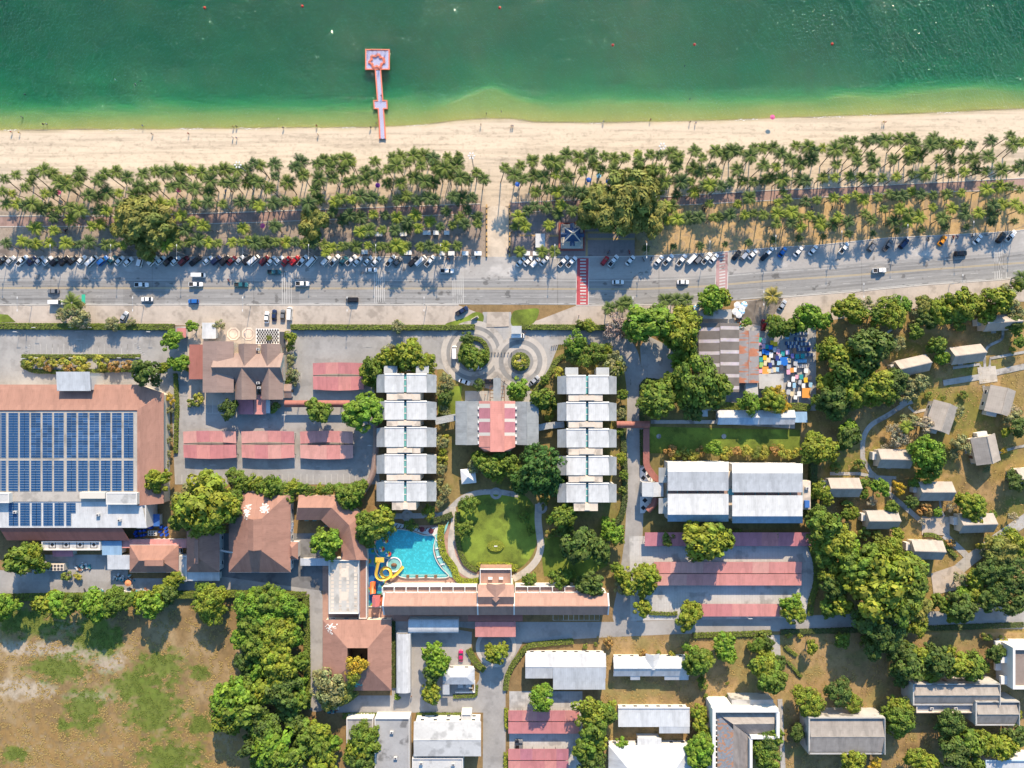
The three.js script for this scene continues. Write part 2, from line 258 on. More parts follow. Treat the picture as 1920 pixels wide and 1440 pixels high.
// promenade: brick paving with its edging
struct('promenade_path', sheetGeo(strip(promN, promS, -60, 905), 0.012), M.brick, 'brick promenade path between the palm rows west of the slipway');
struct('promenade_path', sheetGeo(strip(promN, promS, 955, 2000), 0.012), M.brick, 'brick promenade path between the palm rows east of the slipway');
for (const [a, b] of [[-60, 900], [960, 2000]]) { kerb(curve(promN, a, b), 0.3, 0.14, 'low edging of the brick promenade, sand side'); kerb(curve(promS, a, b), 0.25, 0.1, 'low edging of the brick promenade, road side'); }
struct('pavement', sheetGeo([...curve(promS, -60, 900, 20, 26), 900, 481, ...curve(kerbN, -60, 880, 20, -1).reduce((o, v, i, a) => (i % 2 ? o : [a[i], a[i + 1], ...o]), [])], 0.010), PV(0.30, 0.245, 0.205, { jx: 2, jz: 2, jd: 0.85, stain: 0.45 }), 'worn paved strip beside the beach kerb west of the slipway');
struct('pavement', sheetGeo([960, 404, 1190, 396, 1190, 480, 960, 481], 0.010), PV(0.27, 0.225, 0.215, { jx: 2, jz: 2, jd: 0.82, stain: 0.4 }), 'grey and red paved forecourt round the shrine');
for (const r of [[1098, 434, 1190, 438], [1098, 446, 1190, 450], [1098, 434, 1102, 480], [1030, 440, 1048, 444], [975, 440, 1004, 443]]) struct('paving_band', sheetGeo([r[0], r[1], r[2], r[1], r[2], r[3], r[0], r[3]], 0.016), std(0.42, 0.29, 0.14), 'ochre paving band of the shrine forecourt');
struct('slipway', sheetGeo([914, 392, 922, 386, 946, 386, 953, 392, 956, 484, 913, 484], 0.020), PV(0.56, 0.475, 0.37, { stain: 0.15 }), 'sandy concrete slipway from the road to the beach');
// beach road
const roadTex = tex(2048, 256, (x, y) => {         // spans px -60..2000 by kerb-to-kerb
  const px = -60 + 2060 * x / 2048, v = y / 256, n = fbm(px / 60, v * 6, 4), m = fbm(px / 5, v * 30, 3), st = fbm(px / 90, v * 60, 3), h = hash(x, y);
  let k = 1 + 0.22 * (n - 0.5) + 0.16 * (m - 0.5) + 0.10 * (h - 0.5), c = [0.36, 0.345, 0.325];
  if (v > 0.45) c = [0.285, 0.28, 0.27]; k *= 1 - 0.22 * ss(0.5, 0.8, st) * (v > 0.44 ? 1 : 0.2);
  for (const q of [0.53, 0.62, 0.75, 0.88]) k *= 1 - 0.14 * Math.exp(-Math.pow((v - q) / 0.022, 2)) * (0.5 + n);
  k *= 1 + 0.3 * ss(0.6, 0.8, fbm(px / 30 + 7, v * 4 + 3, 4)) * (v < 0.4 ? 1 : 0.3); k *= 1 - 0.45 * ss(0.70, 0.8, fbm(px / 14 + 70, v * 9, 4));
  if (Math.abs((px % 190) - 95) < 0.6) k *= 0.75;
  for (const [a, b, s, e] of [[230, 310, 0.55, 1], [170, 190, 0.86, 1], [45, 60, 0.86, 1], [200, 216, 0.86, 1], [537, 560, 0.6, 1], [990, 1010, 0.9, 1]]) if (px > a && px < b && v > s && v < e) k *= 0.86;
  return [c[0] * k, c[1] * k, c[2] * k];
}, false);
{ const pos = [], uv = [], idx = [], n = 140;
  for (let i = 0; i <= n; i++) for (let j = 0; j < 2; j++) { const px = -900 + 3600 * i / n, py = j ? kerbS(px) : kerbN(px), [x, z] = W(px, py); pos.push(x, 0.024, z); uv.push((px + 60) / 2060, j); if (i && j) { const a = 2 * (i - 1); idx.push(a, a + 1, a + 2, a + 2, a + 1, a + 3); } }
  const g = new THREE.BufferGeometry(); g.setAttribute('position', new THREE.Float32BufferAttribute(pos, 3)); g.setAttribute('uv', new THREE.Float32BufferAttribute(uv, 2)); g.setIndex(idx); g.computeVertexNormals();
  struct('beach_road', g, new THREE.MeshStandardMaterial({ map: roadTex, roughness: 0.9 }), 'wide sun-bleached asphalt beach road with patched lanes'); }
kerb(curve(kerbN, -60, 900), 0.3, 0.15, 'beach kerb west of the slipway'); kerb(curve(kerbN, 960, 2000), 0.3, 0.15, 'beach kerb east of the slipway');
kerb(curve(kerbS, -60, 860, 20, 0.6), 0.3, 0.14, 'hotel side kerb west of the entrance'); kerb(curve(kerbS, 1080, 1340, 20, 0.6), 0.3, 0.14, 'hotel side kerb east of the entrance'); kerb(curve(kerbS, 1460, 2000, 20, 0.6), 0.3, 0.14, 'garden side kerb of the beach road');
const lineGeo = (f, x0, x1, w, y, dy = 0, dash = 0, gap = 0) => { const gs = []; if (!dash) gs.push(sheetGeo(band(curve(f, x0, x1, 10, dy), w), y)); else for (let x = x0; x < x1; x += dash + gap) gs.push(sheetGeo(band([x, f(x) + dy, x + dash, f(x + dash) + dy], w), y)); return mergeGeometries(gs); };
struct('road_marking', lineGeo(midY, -60, 2000, 0.9, 0.029, -0.9), M.yellowLine, 'worn yellow centre line, beach side'); struct('road_marking', lineGeo(midY, -60, 2000, 0.9, 0.029, 1.0), M.yellowLine, 'worn yellow centre line, hotel side');
struct('road_marking', lineGeo(x => mix(kerbN(x), midY(x), 0.74), -60, 2000, 0.6, 0.029), M.paint, 'thin white lane edge line of the beach road');
struct('road_marking', lineGeo(x => mix(midY(x), kerbS(x), 0.48), -60, 2000, 0.5, 0.029, 0, 14, 26), M.paint, 'dashed white lane line of the beach road');
struct('road_marking', lineGeo(kerbS, -60, 2000, 0.8, 0.029, -2.2), M.paint, 'white edge line along the hotel side kerb');
function zebra(x0, x1, f0, f1, n, lab) {           // rumble bars across the road
  const gs = []; for (let i = 0; i < n; i++) { const x = mix(x0, x1, i / (n - 1)); gs.push(sheetGeo(band([x, mix(kerbN(x), kerbS(x), f0), x + 0.6, mix(kerbN(x), kerbS(x), f1)], 1.1), 0.030)); } struct('road_marking', mergeGeometries(gs), M.paint, lab);
}
zebra(529, 546, 0.33, 0.99, 5, 'pale rumble bars crossing the west end of the road'); zebra(702, 720, 0.25, 0.97, 6, 'pale rumble bars between the palms and the hotel'); zebra(849, 868, 0.25, 0.97, 6, 'pale rumble bars by the hotel entrance'); zebra(1865, 1886, 0.25, 0.97, 6, 'pale rumble bars at the east end of the road');
function crossing(x0, x1, f0, f1, red, nb, lab) {
  const c = x => mix(kerbN(x), kerbS(x), f0), d = x => mix(kerbN(x), kerbS(x), f1), base = struct('crosswalk', sheetGeo([x0, c(x0), x1, c(x1), x1 - 1.5, d(x1), x0 - 1.5, d(x0)], 0.032), red, lab);
  for (let i = 0; i < nb; i++) { const t = (i + 0.3) / nb, t2 = (i + 0.72) / nb; part('crossing_bar', sheetGeo([mix(x0, x1, 0.28), mix(c(x0), d(x0), t), mix(x0, x1, 0.74), mix(c(x1), d(x1), t), mix(x0, x1, 0.74), mix(c(x1), d(x1), t2), mix(x0, x1, 0.28), mix(c(x0), d(x0), t2)], 0.037), M.paint, base); }
  for (const x of [x0 + 0.6, x1 - 0.6]) part('edge_line', sheetGeo(band([x, c(x), x - 1.5, d(x)], 1.2), 0.037), M.paint, base);
}
crossing(1081, 1105, 0.03, 0.995, M.crossRed, 15, 'red crosswalk with white bars'); crossing(1342, 1366, 0.0, 0.8, M.paleRed, 13, 'faded red crosswalk with white bars');
{ const g = new THREE.BufferGeometry(); }
struct('green_patch', sheetGeo([153, 552, 160, 552, 160, 569, 153, 569], 0.030), std(0.03, 0.42, 0.27), 'bright green painted rectangle at the road edge');
// south pavement
struct('pavement', sheetGeo([...curve(kerbS, -60, 860, 20, 1.4), 905, 590, 905, 610, -60, 610], 0.060), M.concrete, 'broad pale pavement between the road and the hotel hedge');
struct('pavement', sheetGeo([...curve(kerbS, 1080, 1320, 20, 1.4), 1330, 612, 960, 612, 1010, 600], 0.060), M.concrete, 'pale pavement east of the hotel entrance');
struct('pavement', sheetGeo([...curve(kerbS, 1380, 2000, 20, 1.4), 2000, 560, 1700, 580, 1560, 600, 1430, 612, 1380, 600], 0.060), M.concrete, 'pale dusty pavement before the garden trees');
struct('pavement', sheetGeo([480, 583, 560, 583, 556, 611, 480, 611], 0.066), M.concrete, 'parking apron by the terrace');
// hotel asphalt
const A = (name, px, mat, lab, y = L()) => struct(name, sheetGeo(px, y), mat, lab);
A('car_park', [-40, 612, 862, 612, 862, 690, 700, 700, 712, 908, 328, 908, 322, 760, 262, 722, -40, 722], M.asphalt, 'hotel car park and drive west of the turning circles');
A('driveway', smooth([1040, 613, 1120, 613, 1160, 622, 1190, 648, 1204, 700, 1206, 850, 1205, 1000, 1196, 1090, 1192, 1168, 1152, 1168, 1160, 1090, 1172, 1000, 1174, 850, 1174, 720, 1160, 670, 1120, 648, 1040, 642], true, 5), M.asphalt, 'drive running south past the hotel wing');
A('forecourt', [905, 585, 958, 585, 962, 612, 1042, 612, 1048, 645, 1020, 715, 940, 735, 850, 712, 828, 690, 828, 612, 905, 612], M.concreteGrey, 'grey hotel forecourt');
A('forecourt', [1200, 650, 1215, 630, 1268, 655, 1258, 716, 1204, 712], M.concreteGrey, 'rough grey concrete yard by the drive');
A('road', smooth([735, 1166, 900, 1180, 985, 1205, 1080, 1198, 1200, 1192, 1290, 1188, 1440, 1184, 1600, 1180, 1760, 1176, 1960, 1170, 1960, 1140, 1760, 1146, 1600, 1151, 1440, 1157, 1290, 1162, 1150, 1166, 940, 1166], true, 3), M.asphalt, 'back road behind the hotel');
A('road', [905, 1195, 962, 1195, 980, 1205, 955, 1250, 948, 1300, 948, 1480, 905, 1480, 906, 1336, 625, 1336, 625, 1304, 880, 1304, 898, 1275], M.asphalt, 'road running south from the turning circle');
A('service_lane', smooth([-60, 1075, 150, 1082, 330, 1084, 440, 1078, 545, 1076, 590, 1086, 607, 1130, 607, 1330, 580, 1330, 580, 1150, 572, 1118, 540, 1106, 440, 1107, 300, 1110, 150, 1112, -60, 1112], true, 4), M.asphalt, 'service lane behind the kitchens');
A('yard', [60, 1040, 240, 1040, 240, 1090, 60, 1090], M.concreteGrey, 'littered service yard'); A('yard', [410, 1000, 620, 1000, 620, 1110, 410, 1080], M.asphaltDark, 'dark yard by the kitchens');
A('car_park', [735, 1160, 885, 1185, 880, 1306, 735, 1306], M.asphalt, 'small car park behind the long hotel');
A('car_park', [1180, 1005, 1505, 1005, 1528, 1040, 1530, 1090, 1518, 1158, 1182, 1164], M.paver, 'car park of grey pavers between the pink shelters');
A('car_park', [955, 1296, 1092, 1296, 1092, 1460, 955, 1460], M.paver, 'paved parking behind the white building');
A('yard', [1310, 590, 1530, 610, 1530, 770, 1310, 770], M.concreteGrey, 'yard where beach carts are stored'); A('yard', [1376, 568, 1470, 556, 1440, 612, 1376, 612], M.concrete, 'concrete entrance to the cart yard');
A('patio', [352, 605, 545, 605, 545, 760, 352, 760], M.concrete, 'tiled terrace round the restaurant');
A('patio', [688, 985, 960, 985, 960, 1165, 605, 1165, 605, 1045, 688, 1045], M.deck, 'terracotta paved pool deck');
A('patio', [872, 733, 1004, 733, 1004, 760, 872, 760], M.concreteGrey, 'paved lobby entrance');
// lawns
A('lawn', smooth([868, 935, 900, 925, 950, 922, 985, 930, 1004, 955, 1008, 1000, 998, 1040, 970, 1068, 925, 1075, 880, 1062, 860, 1035, 855, 985], true), M.lawn, 'round green lawn behind the lobby');
A('lawn', [1218, 800, 1500, 806, 1500, 850, 1218, 850], M.lawn, 'narrow lawn north of the white hotel block'); A('lawn', [1012, 1010, 1110, 1000, 1140, 1060, 1090, 1085, 1020, 1080], M.lawn, 'lawn east of the curved path');
A('lawn', smooth([962, 585, 985, 580, 1010, 580, 1000, 606, 960, 610], true), M.lawn, 'bright green verge beside the entrance'); A('lawn', smooth([835, 608, 870, 596, 893, 585, 906, 590, 905, 604, 890, 612], true), M.lawn, 'green verge with the hotel sign'); A('lawn', [820, 724, 866, 724, 862, 790, 822, 790], M.lawn, 'small lawn west of the lobby');
A('lawn', [-40, 586, 15, 590, 30, 604, -40, 606], M.lawn, 'small lawn by the west gate');
// rings of the two turning circles and of the back court
M.ringDark = PV(0.255, 0.25, 0.24, { stain: 0.2 }); const lightRing = PV(0.47, 0.43, 0.38, { stain: 0.35 });
for (const [cx, cy, rs, lab] of [[888, 662, [[28, 36, 1], [36, 44, 0], [44, 51, 1], [51, 61, 0]], 'larger turning circle'], [976, 678, [[16, 24, 1], [24, 32, 0], [32, 41, 1], [41, 50, 0]], 'smaller turning circle'], [930, 1213, [[19, 31, 1], [31, 38, 0]], 'back court turning circle']])
  rs.forEach(([a, b, k], i) => struct('paving_ring', ringGeo(cx, cy, a, b, L(0.004)), k ? M.ringDark : lightRing, `${k ? 'dark' : 'pale'} paving ring ${['inside', 'next inside', 'next outside', 'outside'][i]} the ${lab}`));
// parking bays and arrows: painted lines
function bays(x0, x1, y0, y1, n, lab) { const gs = [], y = 0.075; for (let i = 0; i <= n; i++) { const x = mix(x0, x1, i / n); gs.push(sheetGeo([x - 0.35, y0, x + 0.35, y0, x + 0.35, y1, x - 0.35, y1], y)); } gs.push(sheetGeo([x0, y1 - 0.6, x1, y1 - 0.6, x1, y1, x0, y1], y + 0.004)); struct('bay_marking', mergeGeometries(gs), M.paint, lab); }
layer = 0.12;
bays(55, 250, 645, 664, 18, 'white bay lines along the planted island'); bays(330, 420, 890, 908, 8, 'white bay lines by the fig trees'); bays(530, 690, 889, 908, 14, 'white bay lines below the pink shelters'); bays(365, 410, 750, 775, 4, 'white bay lines south of the restaurant'); bays(1228, 1272, 1128, 1150, 8, 'white bay lines in the paver car park'); bays(1037, 1124, 1153, 1163, 9, 'white bay lines behind the long hotel');
function dashes(list, lab) { const gs = list.map(([x, y, l, v]) => sheetGeo(v ? [x - 0.5, y - l / 2, x + 0.5, y - l / 2, x + 0.5, y + l / 2, x - 0.5, y + l / 2] : [x - l / 2, y - 0.5, x + l / 2, y - 0.5, x + l / 2, y + 0.5, x - l / 2, y + 0.5], 0.075)); struct('road_marking', mergeGeometries(gs), M.paint, lab); }
dashes([[148, 622, 15], [150, 636, 15], [390, 801, 13], [500, 801, 15], [500, 786, 13], [618, 788, 13], [618, 803, 13], [566, 705, 12, 1], [400, 872, 12], [600, 874, 14], [335, 712, 14, 1], [784, 627, 14], [688, 651, 20], [782, 645, 20], [343, 742, 20], [532, 788, 16, 1], [700, 836, 18]], 'white lane dashes of the hotel drive');
dashes([[1182, 715, 14, 1], [1034, 629, 12], [1144, 638, 12], [920, 1285, 16, 1], [938, 1285, 16, 1]], 'white lane dashes of the east drive');
// hatched bay ends
{ const gs = []; for (let i = 0; i < 7; i++) { const a = i / 7, x = mix(40, 55, a), y = mix(668, 644, a); gs.push(sheetGeo(band([x, y, x + 6, y + 2], 1), 0.076)); const x2 = mix(252, 268, a), y2 = mix(645, 668, a); gs.push(sheetGeo(band([x2, y2, x2 + 6, y2 - 2], 1), 0.076)); } struct('road_marking', mergeGeometries(gs), M.paint, 'white hatching at the ends of the island bays'); }
// garden paths
const path = (px, w, mat, lab, sm = true) => { const c = sm ? smooth(px, false, 6) : px; return struct('path', sheetGeo(band(c, w), L()), mat, lab); };
M.slab = PV(0.40, 0.385, 0.36, { jx: 2.2, jz: 2.2, jd: 0.78, stain: 0.5 }); M.slabPale = PV(0.50, 0.46, 0.40, { jx: 1.6, jz: 1.6, jd: 0.85 });
path([818, 968, 835, 962, 850, 948, 865, 935, 890, 925, 930, 922, 972, 928], 10, M.slab, 'slab path along the north edge of the round lawn');
path([848, 950, 852, 975, 846, 1010, 848, 1040, 862, 1065, 885, 1080, 905, 1085], 12, M.slabPale, 'curved pale path west of the round lawn');
path([1010, 945, 1009, 975, 1012, 1005, 1014, 1025, 1006, 1050, 985, 1072, 962, 1085], 13, M.slabPale, 'curved pale path east of the round lawn');
path([735, 968, 780, 967, 818, 966], 10, M.slab, 'slab path behind the west wing');
{ for (const [x, y] of [[930, 925], [1015, 952], [764, 967]]) { struct('paving_circle', ringGeo(x, y, 6, 11, L()), M.concreteGrey, 'round paved spot on the garden path'); } }
path([1617, 860, 1619, 820, 1632, 798, 1665, 778, 1700, 755], 9, M.slab, 'curving slab path in the bungalow garden', true);
path([1690, 760, 1703, 744, 1706, 758], 12, M.slab, 'wide head of the curving garden path', false); path([1703, 762, 1714, 773, 1746, 766], 5, M.slabPale, 'narrow slab path to the tilted bungalow', false);
path([1617, 858, 1632, 885, 1650, 900], 8, M.slab, 'slab path below the curving path', false); path([1556, 888, 1610, 888, 1640, 894, 1680, 896], 6, M.slab, 'narrow slab path past the bungalows', false);
path([1660, 920, 1690, 945, 1730, 980], 9, M.slab, 'straight slab path between hedges', false); struct('path', sheetGeo([1640, 892, 1672, 894, 1670, 920, 1640, 918], L()), M.slab, 'small slab square where paths meet');
struct('path', sheetGeo([1728, 968, 1780, 969, 1780, 1003, 1728, 1003], L()), M.concrete, 'pale slab square in the bungalow garden'); path([1770, 1003, 1800, 1030, 1816, 1046], 12, M.slab, 'slanted path from the slab square', false);
path([1940, 962, 1870, 1010, 1820, 1048, 1770, 1090], 22, M.slab, 'broad slanted drive in the bungalow garden', false); struct('path', sheetGeo([1745, 1075, 1790, 1060, 1830, 1090, 1800, 1105, 1750, 1115], L()), M.concrete, 'end of the broad slanted drive');
path([1768, 718, 1835, 707, 1850, 702, 1930, 685], 11, M.slab, 'long slab path past the upper bungalows', false); struct('path', sheetGeo([1832, 689, 1866, 686, 1870, 715, 1836, 720], L()), M.slabPale, 'slab landing with steps on the long path');
path([1846, 690, 1846, 665, 1852, 650, 1878, 635, 1880, 618], 5, M.slab, 'curving narrow path to the upper bungalow'); path([1786, 690, 1836, 683, 1838, 690], 5, M.slab, 'narrow path below the upper bungalow', false); path([1855, 690, 1856, 672, 1920, 660], 5, M.slab, 'narrow path to the garden edge', false);
path([1657, 640, 1660, 628, 1672, 617], 4, M.slab, 'short curving path under the garden trees'); path([1820, 868, 1855, 855, 1900, 840, 1925, 835], 5, M.slab, 'narrow path to the stepped bungalow'); path([1760, 915, 1763, 955, 1770, 968], 4, M.slab, 'narrow link path', false); path([1843, 723, 1848, 745, 1856, 748], 5, M.slab, 'short link to the square bungalow', false);
path([1453, 1190, 1455, 1230], 17, M.slab, 'slab path from the back road', false); path([1462, 1310, 1468, 1440], 9, M.slab, 'slab path between the grey houses', false); path([480, 1000, 1245, 792, 1345, 792], 0.1, M.slab, 'x', false).removeFromParent();
path([1220, 791, 1345, 791, 1490, 800], 7, M.slab, 'slab path north of the narrow lawn', false);
0 && struct('forecourt', sheetGeo([...ell(1203, 918, 28, 46, 20, 0.5 * Math.PI, 1.5 * Math.PI)].map((v, i) => i % 2 ? v : 2406 - v), L()), M.white, 'half-round entrance court of the white hotel block');
// circles in the little lawn
for (const x of [1235, 1357]) struct('tree_pit', sheetGeo(ell(x, 818, 4.5, 4.5, 20), L()), M.slab, 'round paved tree pit in the narrow lawn');
// pale patches of bare paving in the forecourt
struct('driveway', sheetGeo([914, 585, 954, 585, 954, 612, 912, 614], L()), M.concrete, 'pale concrete hotel entrance from the road');

// ---------------------------------------------------------------- buildings
function ribTex(r, g, b, o = {}) {                 // roof sheet: ribs along v, weather patches; tile 12 m x 12 m
  const N = 256, per = o.per || 24, t = tex(N, N, (x, y) => {
    const n = fbm(x / 32, y / 32, 4, 8), m = hash(x, y), s = fbm(x / 16, y / 128, 3, 0);
    let k = 1 + (o.big || 0.16) * (n - 0.5) + 0.06 * (m - 0.5) + (o.run || 0.16) * (s - 0.5); k *= 1 + (o.sheet ?? 0.13) * (hash(Math.floor(x / (N / 8)), Math.floor(y / (N / 2)) + 3) - 0.5); k *= 1 - 0.10 * ss(0.58, 0.75, fbm(x / 6, y / 40 + 9, 3)); k *= 1 - (o.rib || 0.08) * ((x % Math.round(N / per)) < 2 ? 1 : 0); k *= 1 - (o.row || 0) * ((y % Math.round(N / 16)) < 2 ? 1 : 0);
    return [r * k, g * k, b * k];
  }); t.repeat.set(1 / 12, 1 / 12); return t;
}
const RF = (r, g, b, o) => new THREE.MeshStandardMaterial({ map: ribTex(r, g, b, o), roughness: (o && o.rough) || 0.75 });
Object.assign(M, {
  brown: RF(0.335, 0.18, 0.135, { row: 0.06, rough: 0.85 }), brown2: RF(0.29, 0.205, 0.175, { row: 0.05, rough: 0.85 }), terra: RF(0.37, 0.22, 0.17, { row: 0.05 }), redRoof: RF(0.30, 0.115, 0.09, { row: 0.05 }), pink: RF(0.60, 0.255, 0.225, { rib: 0.06 }), pink2: RF(0.53, 0.205, 0.20, { rib: 0.06 }), pinkPale: RF(0.62, 0.31, 0.26, { rib: 0.06 }), mauve: RF(0.47, 0.185, 0.215, { rib: 0.06 }), salmon: RF(0.60, 0.26, 0.215, { row: 0.08, rib: 0.05 }),
  whiteRoof: RF(0.52, 0.53, 0.535, { per: 16, rib: 0.08, big: 0.22, run: 0.2 }), paleRoof: RF(0.48, 0.505, 0.53, { per: 16, rib: 0.08, big: 0.22, run: 0.2 }), greyRoof: RF(0.36, 0.375, 0.38, { per: 16, rib: 0.07, big: 0.3 }), slate: RF(0.27, 0.29, 0.295, { per: 12, big: 0.35 }), thatch: RF(0.375, 0.33, 0.285, { row: 0.10, rib: 0.05, big: 0.25 }), greyTile: RF(0.30, 0.27, 0.24, { row: 0.08, big: 0.35, run: 0.3 }), oldGrey: RF(0.23, 0.205, 0.19, { big: 0.4, run: 0.4, rib: 0.12 }), blueRoof: RF(0.23, 0.37, 0.52, { per: 16 }), blueDeep: RF(0.04, 0.14, 0.42, {}), tank: std(0.01, 0.07, 0.42, { roughness: 0.4 }),
  wallW: std(0.62, 0.60, 0.57), wallC: std(0.62, 0.54, 0.44), wallG: std(0.45, 0.45, 0.45), wallBlue: std(0.40, 0.52, 0.62), cream: PV(0.64, 0.55, 0.45, { stain: 0.35 }), cyan: std(0.13, 0.40, 0.42, { roughness: 0.35 }), glassWin: std(0.03, 0.05, 0.07, { roughness: 0.12, metalness: 0.2 }), metal: std(0.45, 0.46, 0.47, { roughness: 0.5, metalness: 0.6 }), darkMetal: std(0.06, 0.06, 0.065, { roughness: 0.6 }), wood: std(0.17, 0.085, 0.045), frame: std(0.7, 0.7, 0.7),
  flatGrey: PV(0.33, 0.33, 0.33, { stain: 0.5 }), flatWhite: PV(0.50, 0.50, 0.49, { stain: 0.3 }), dirtyWhite: PV(0.40, 0.39, 0.37, { stain: 0.6, big: 0.5 }),
});
const winGeo = new THREE.BoxGeometry(1.4, 1.3, 0.12), doorGeo = new THREE.BoxGeometry(1.1, 2.1, 0.12); doorGeo.translate(0, 1.05, 0);
const winFrame = (() => { const b = new GB(); for (const s of [-1, 1]) { b.box(s * 0.74 - 0.05, -0.72, -0.08, s * 0.74 + 0.05, 0.72, 0.08); b.box(-0.7, s * 0.68 - 0.05, -0.08, 0.7, s * 0.68 + 0.05, 0.08); } return b.geo(); })();
// windows along the four sides of a block of half sizes a, b
function windows(t, a, b, e, o = {}) {
  const fl = Math.max(1, Math.floor(e / 3.1)), sp = o.sp || 4.2; let first = true;
  for (const [len, off, rot] of [[a, b, 0], [a, b, Math.PI], [b, a, Math.PI / 2], [b, a, -Math.PI / 2]]) {
    const n = Math.min(o.max || 9, Math.floor(2 * len / sp));
    for (let f = 0; f < fl; f++) for (let i = 0; i < n; i++) {
      const u = (i - (n - 1) / 2) * (2 * len / n), y = f * 3.1 + 1.6, c = Math.cos(rot), s = Math.sin(rot);
      const door = first && f === 0 && i === Math.floor(n / 2); if (door) first = false;
      const w = part(door ? 'door' : 'window', door ? doorGeo : winGeo, door ? M.wood : M.glassWin, t); w.position.set(u * c + off * s, door ? 0 : y, -u * s + off * c); w.rotation.y = rot;
      if (!door) part('frame', winFrame, M.frame, w);
    }
  }
}
function gableRoof(x0, z0, x1, z1, e, r, ax, t = 0.16, rp) {      // two plates; local metres
  const g = new GB();
  if (ax === 'x') { const m = rp ?? (z0 + z1) / 2; g.slab([x0, r, m], [x1, r, m], [x1, e, z0], [x0, e, z0], t); g.slab([x0, e, z1], [x1, e, z1], [x1, r, m], [x0, r, m], t); }
  else { const m = rp ?? (x0 + x1) / 2; g.slab([m, r, z1], [m, r, z0], [x0, e, z0], [x0, e, z1], t); g.slab([x1, e, z1], [x1, e, z0], [m, r, z0], [m, r, z1], t); }
  return g.geo();
}
function hipRoof(x0, z0, x1, z1, e, r, inset) {
  const g = new GB(), w = x1 - x0, d = z1 - z0, cx = (x0 + x1) / 2, cz = (z0 + z1) / 2; let A, B;
  const q = inset ?? Math.min(w, d) / 2;
  if (w >= d) { A = [x0 + q, r, cz]; B = [x1 - q, r, cz]; g.quad([x0, e, z1], [x1, e, z1], B, A); g.quad([x1, e, z0], [x0, e, z0], A, B); g.tri([x1, e, z1], [x1, e, z0], B, [0, 0], [d, 0], [d / 2, q]); g.tri([x0, e, z0], [x0, e, z1], A, [0, 0], [d, 0], [d / 2, q]); }
  else { A = [cx, r, z0 + q]; B = [cx, r, z1 - q]; g.quad([x1, e, z1], [x1, e, z0], A, B); g.quad([x0, e, z0], [x0, e, z1], B, A); g.tri([x0, e, z1], [x1, e, z1], B, [0, 0], [w, 0], [w / 2, q]); g.tri([x1, e, z0], [x0, e, z0], A, [0, 0], [w, 0], [w / 2, q]); }
  g.quad([x0, e - 0.01, z0], [x1, e - 0.01, z0], [x1, e - 0.01, z1], [x0, e - 0.01, z1]); return g.geo();
}
function gableWall(x0, z0, x1, z1, e, r, ax, rp) {
  const g = new GB(); g.quad([x0, 0, z1], [x1, 0, z1], [x1, e, z1], [x0, e, z1]); g.quad([x1, 0, z0], [x0, 0, z0], [x0, e, z0], [x1, e, z0]); g.quad([x1, 0, z1], [x1, 0, z0], [x1, e, z0], [x1, e, z1]); g.quad([x0, 0, z0], [x0, 0, z1], [x0, e, z1], [x0, e, z0]);
  if (ax === 'x') { const m = rp ?? (z0 + z1) / 2; g.tri([x1, e, z1], [x1, e, z0], [x1, r, m]); g.tri([x0, e, z0], [x0, e, z1], [x0, r, m]); }
  else if (ax === 'z') { const m = rp ?? (x0 + x1) / 2; g.tri([x0, e, z1], [x1, e, z1], [m, r, z1]); g.tri([x1, e, z0], [x0, e, z0], [m, r, z0]); }
  return g.geo();
}
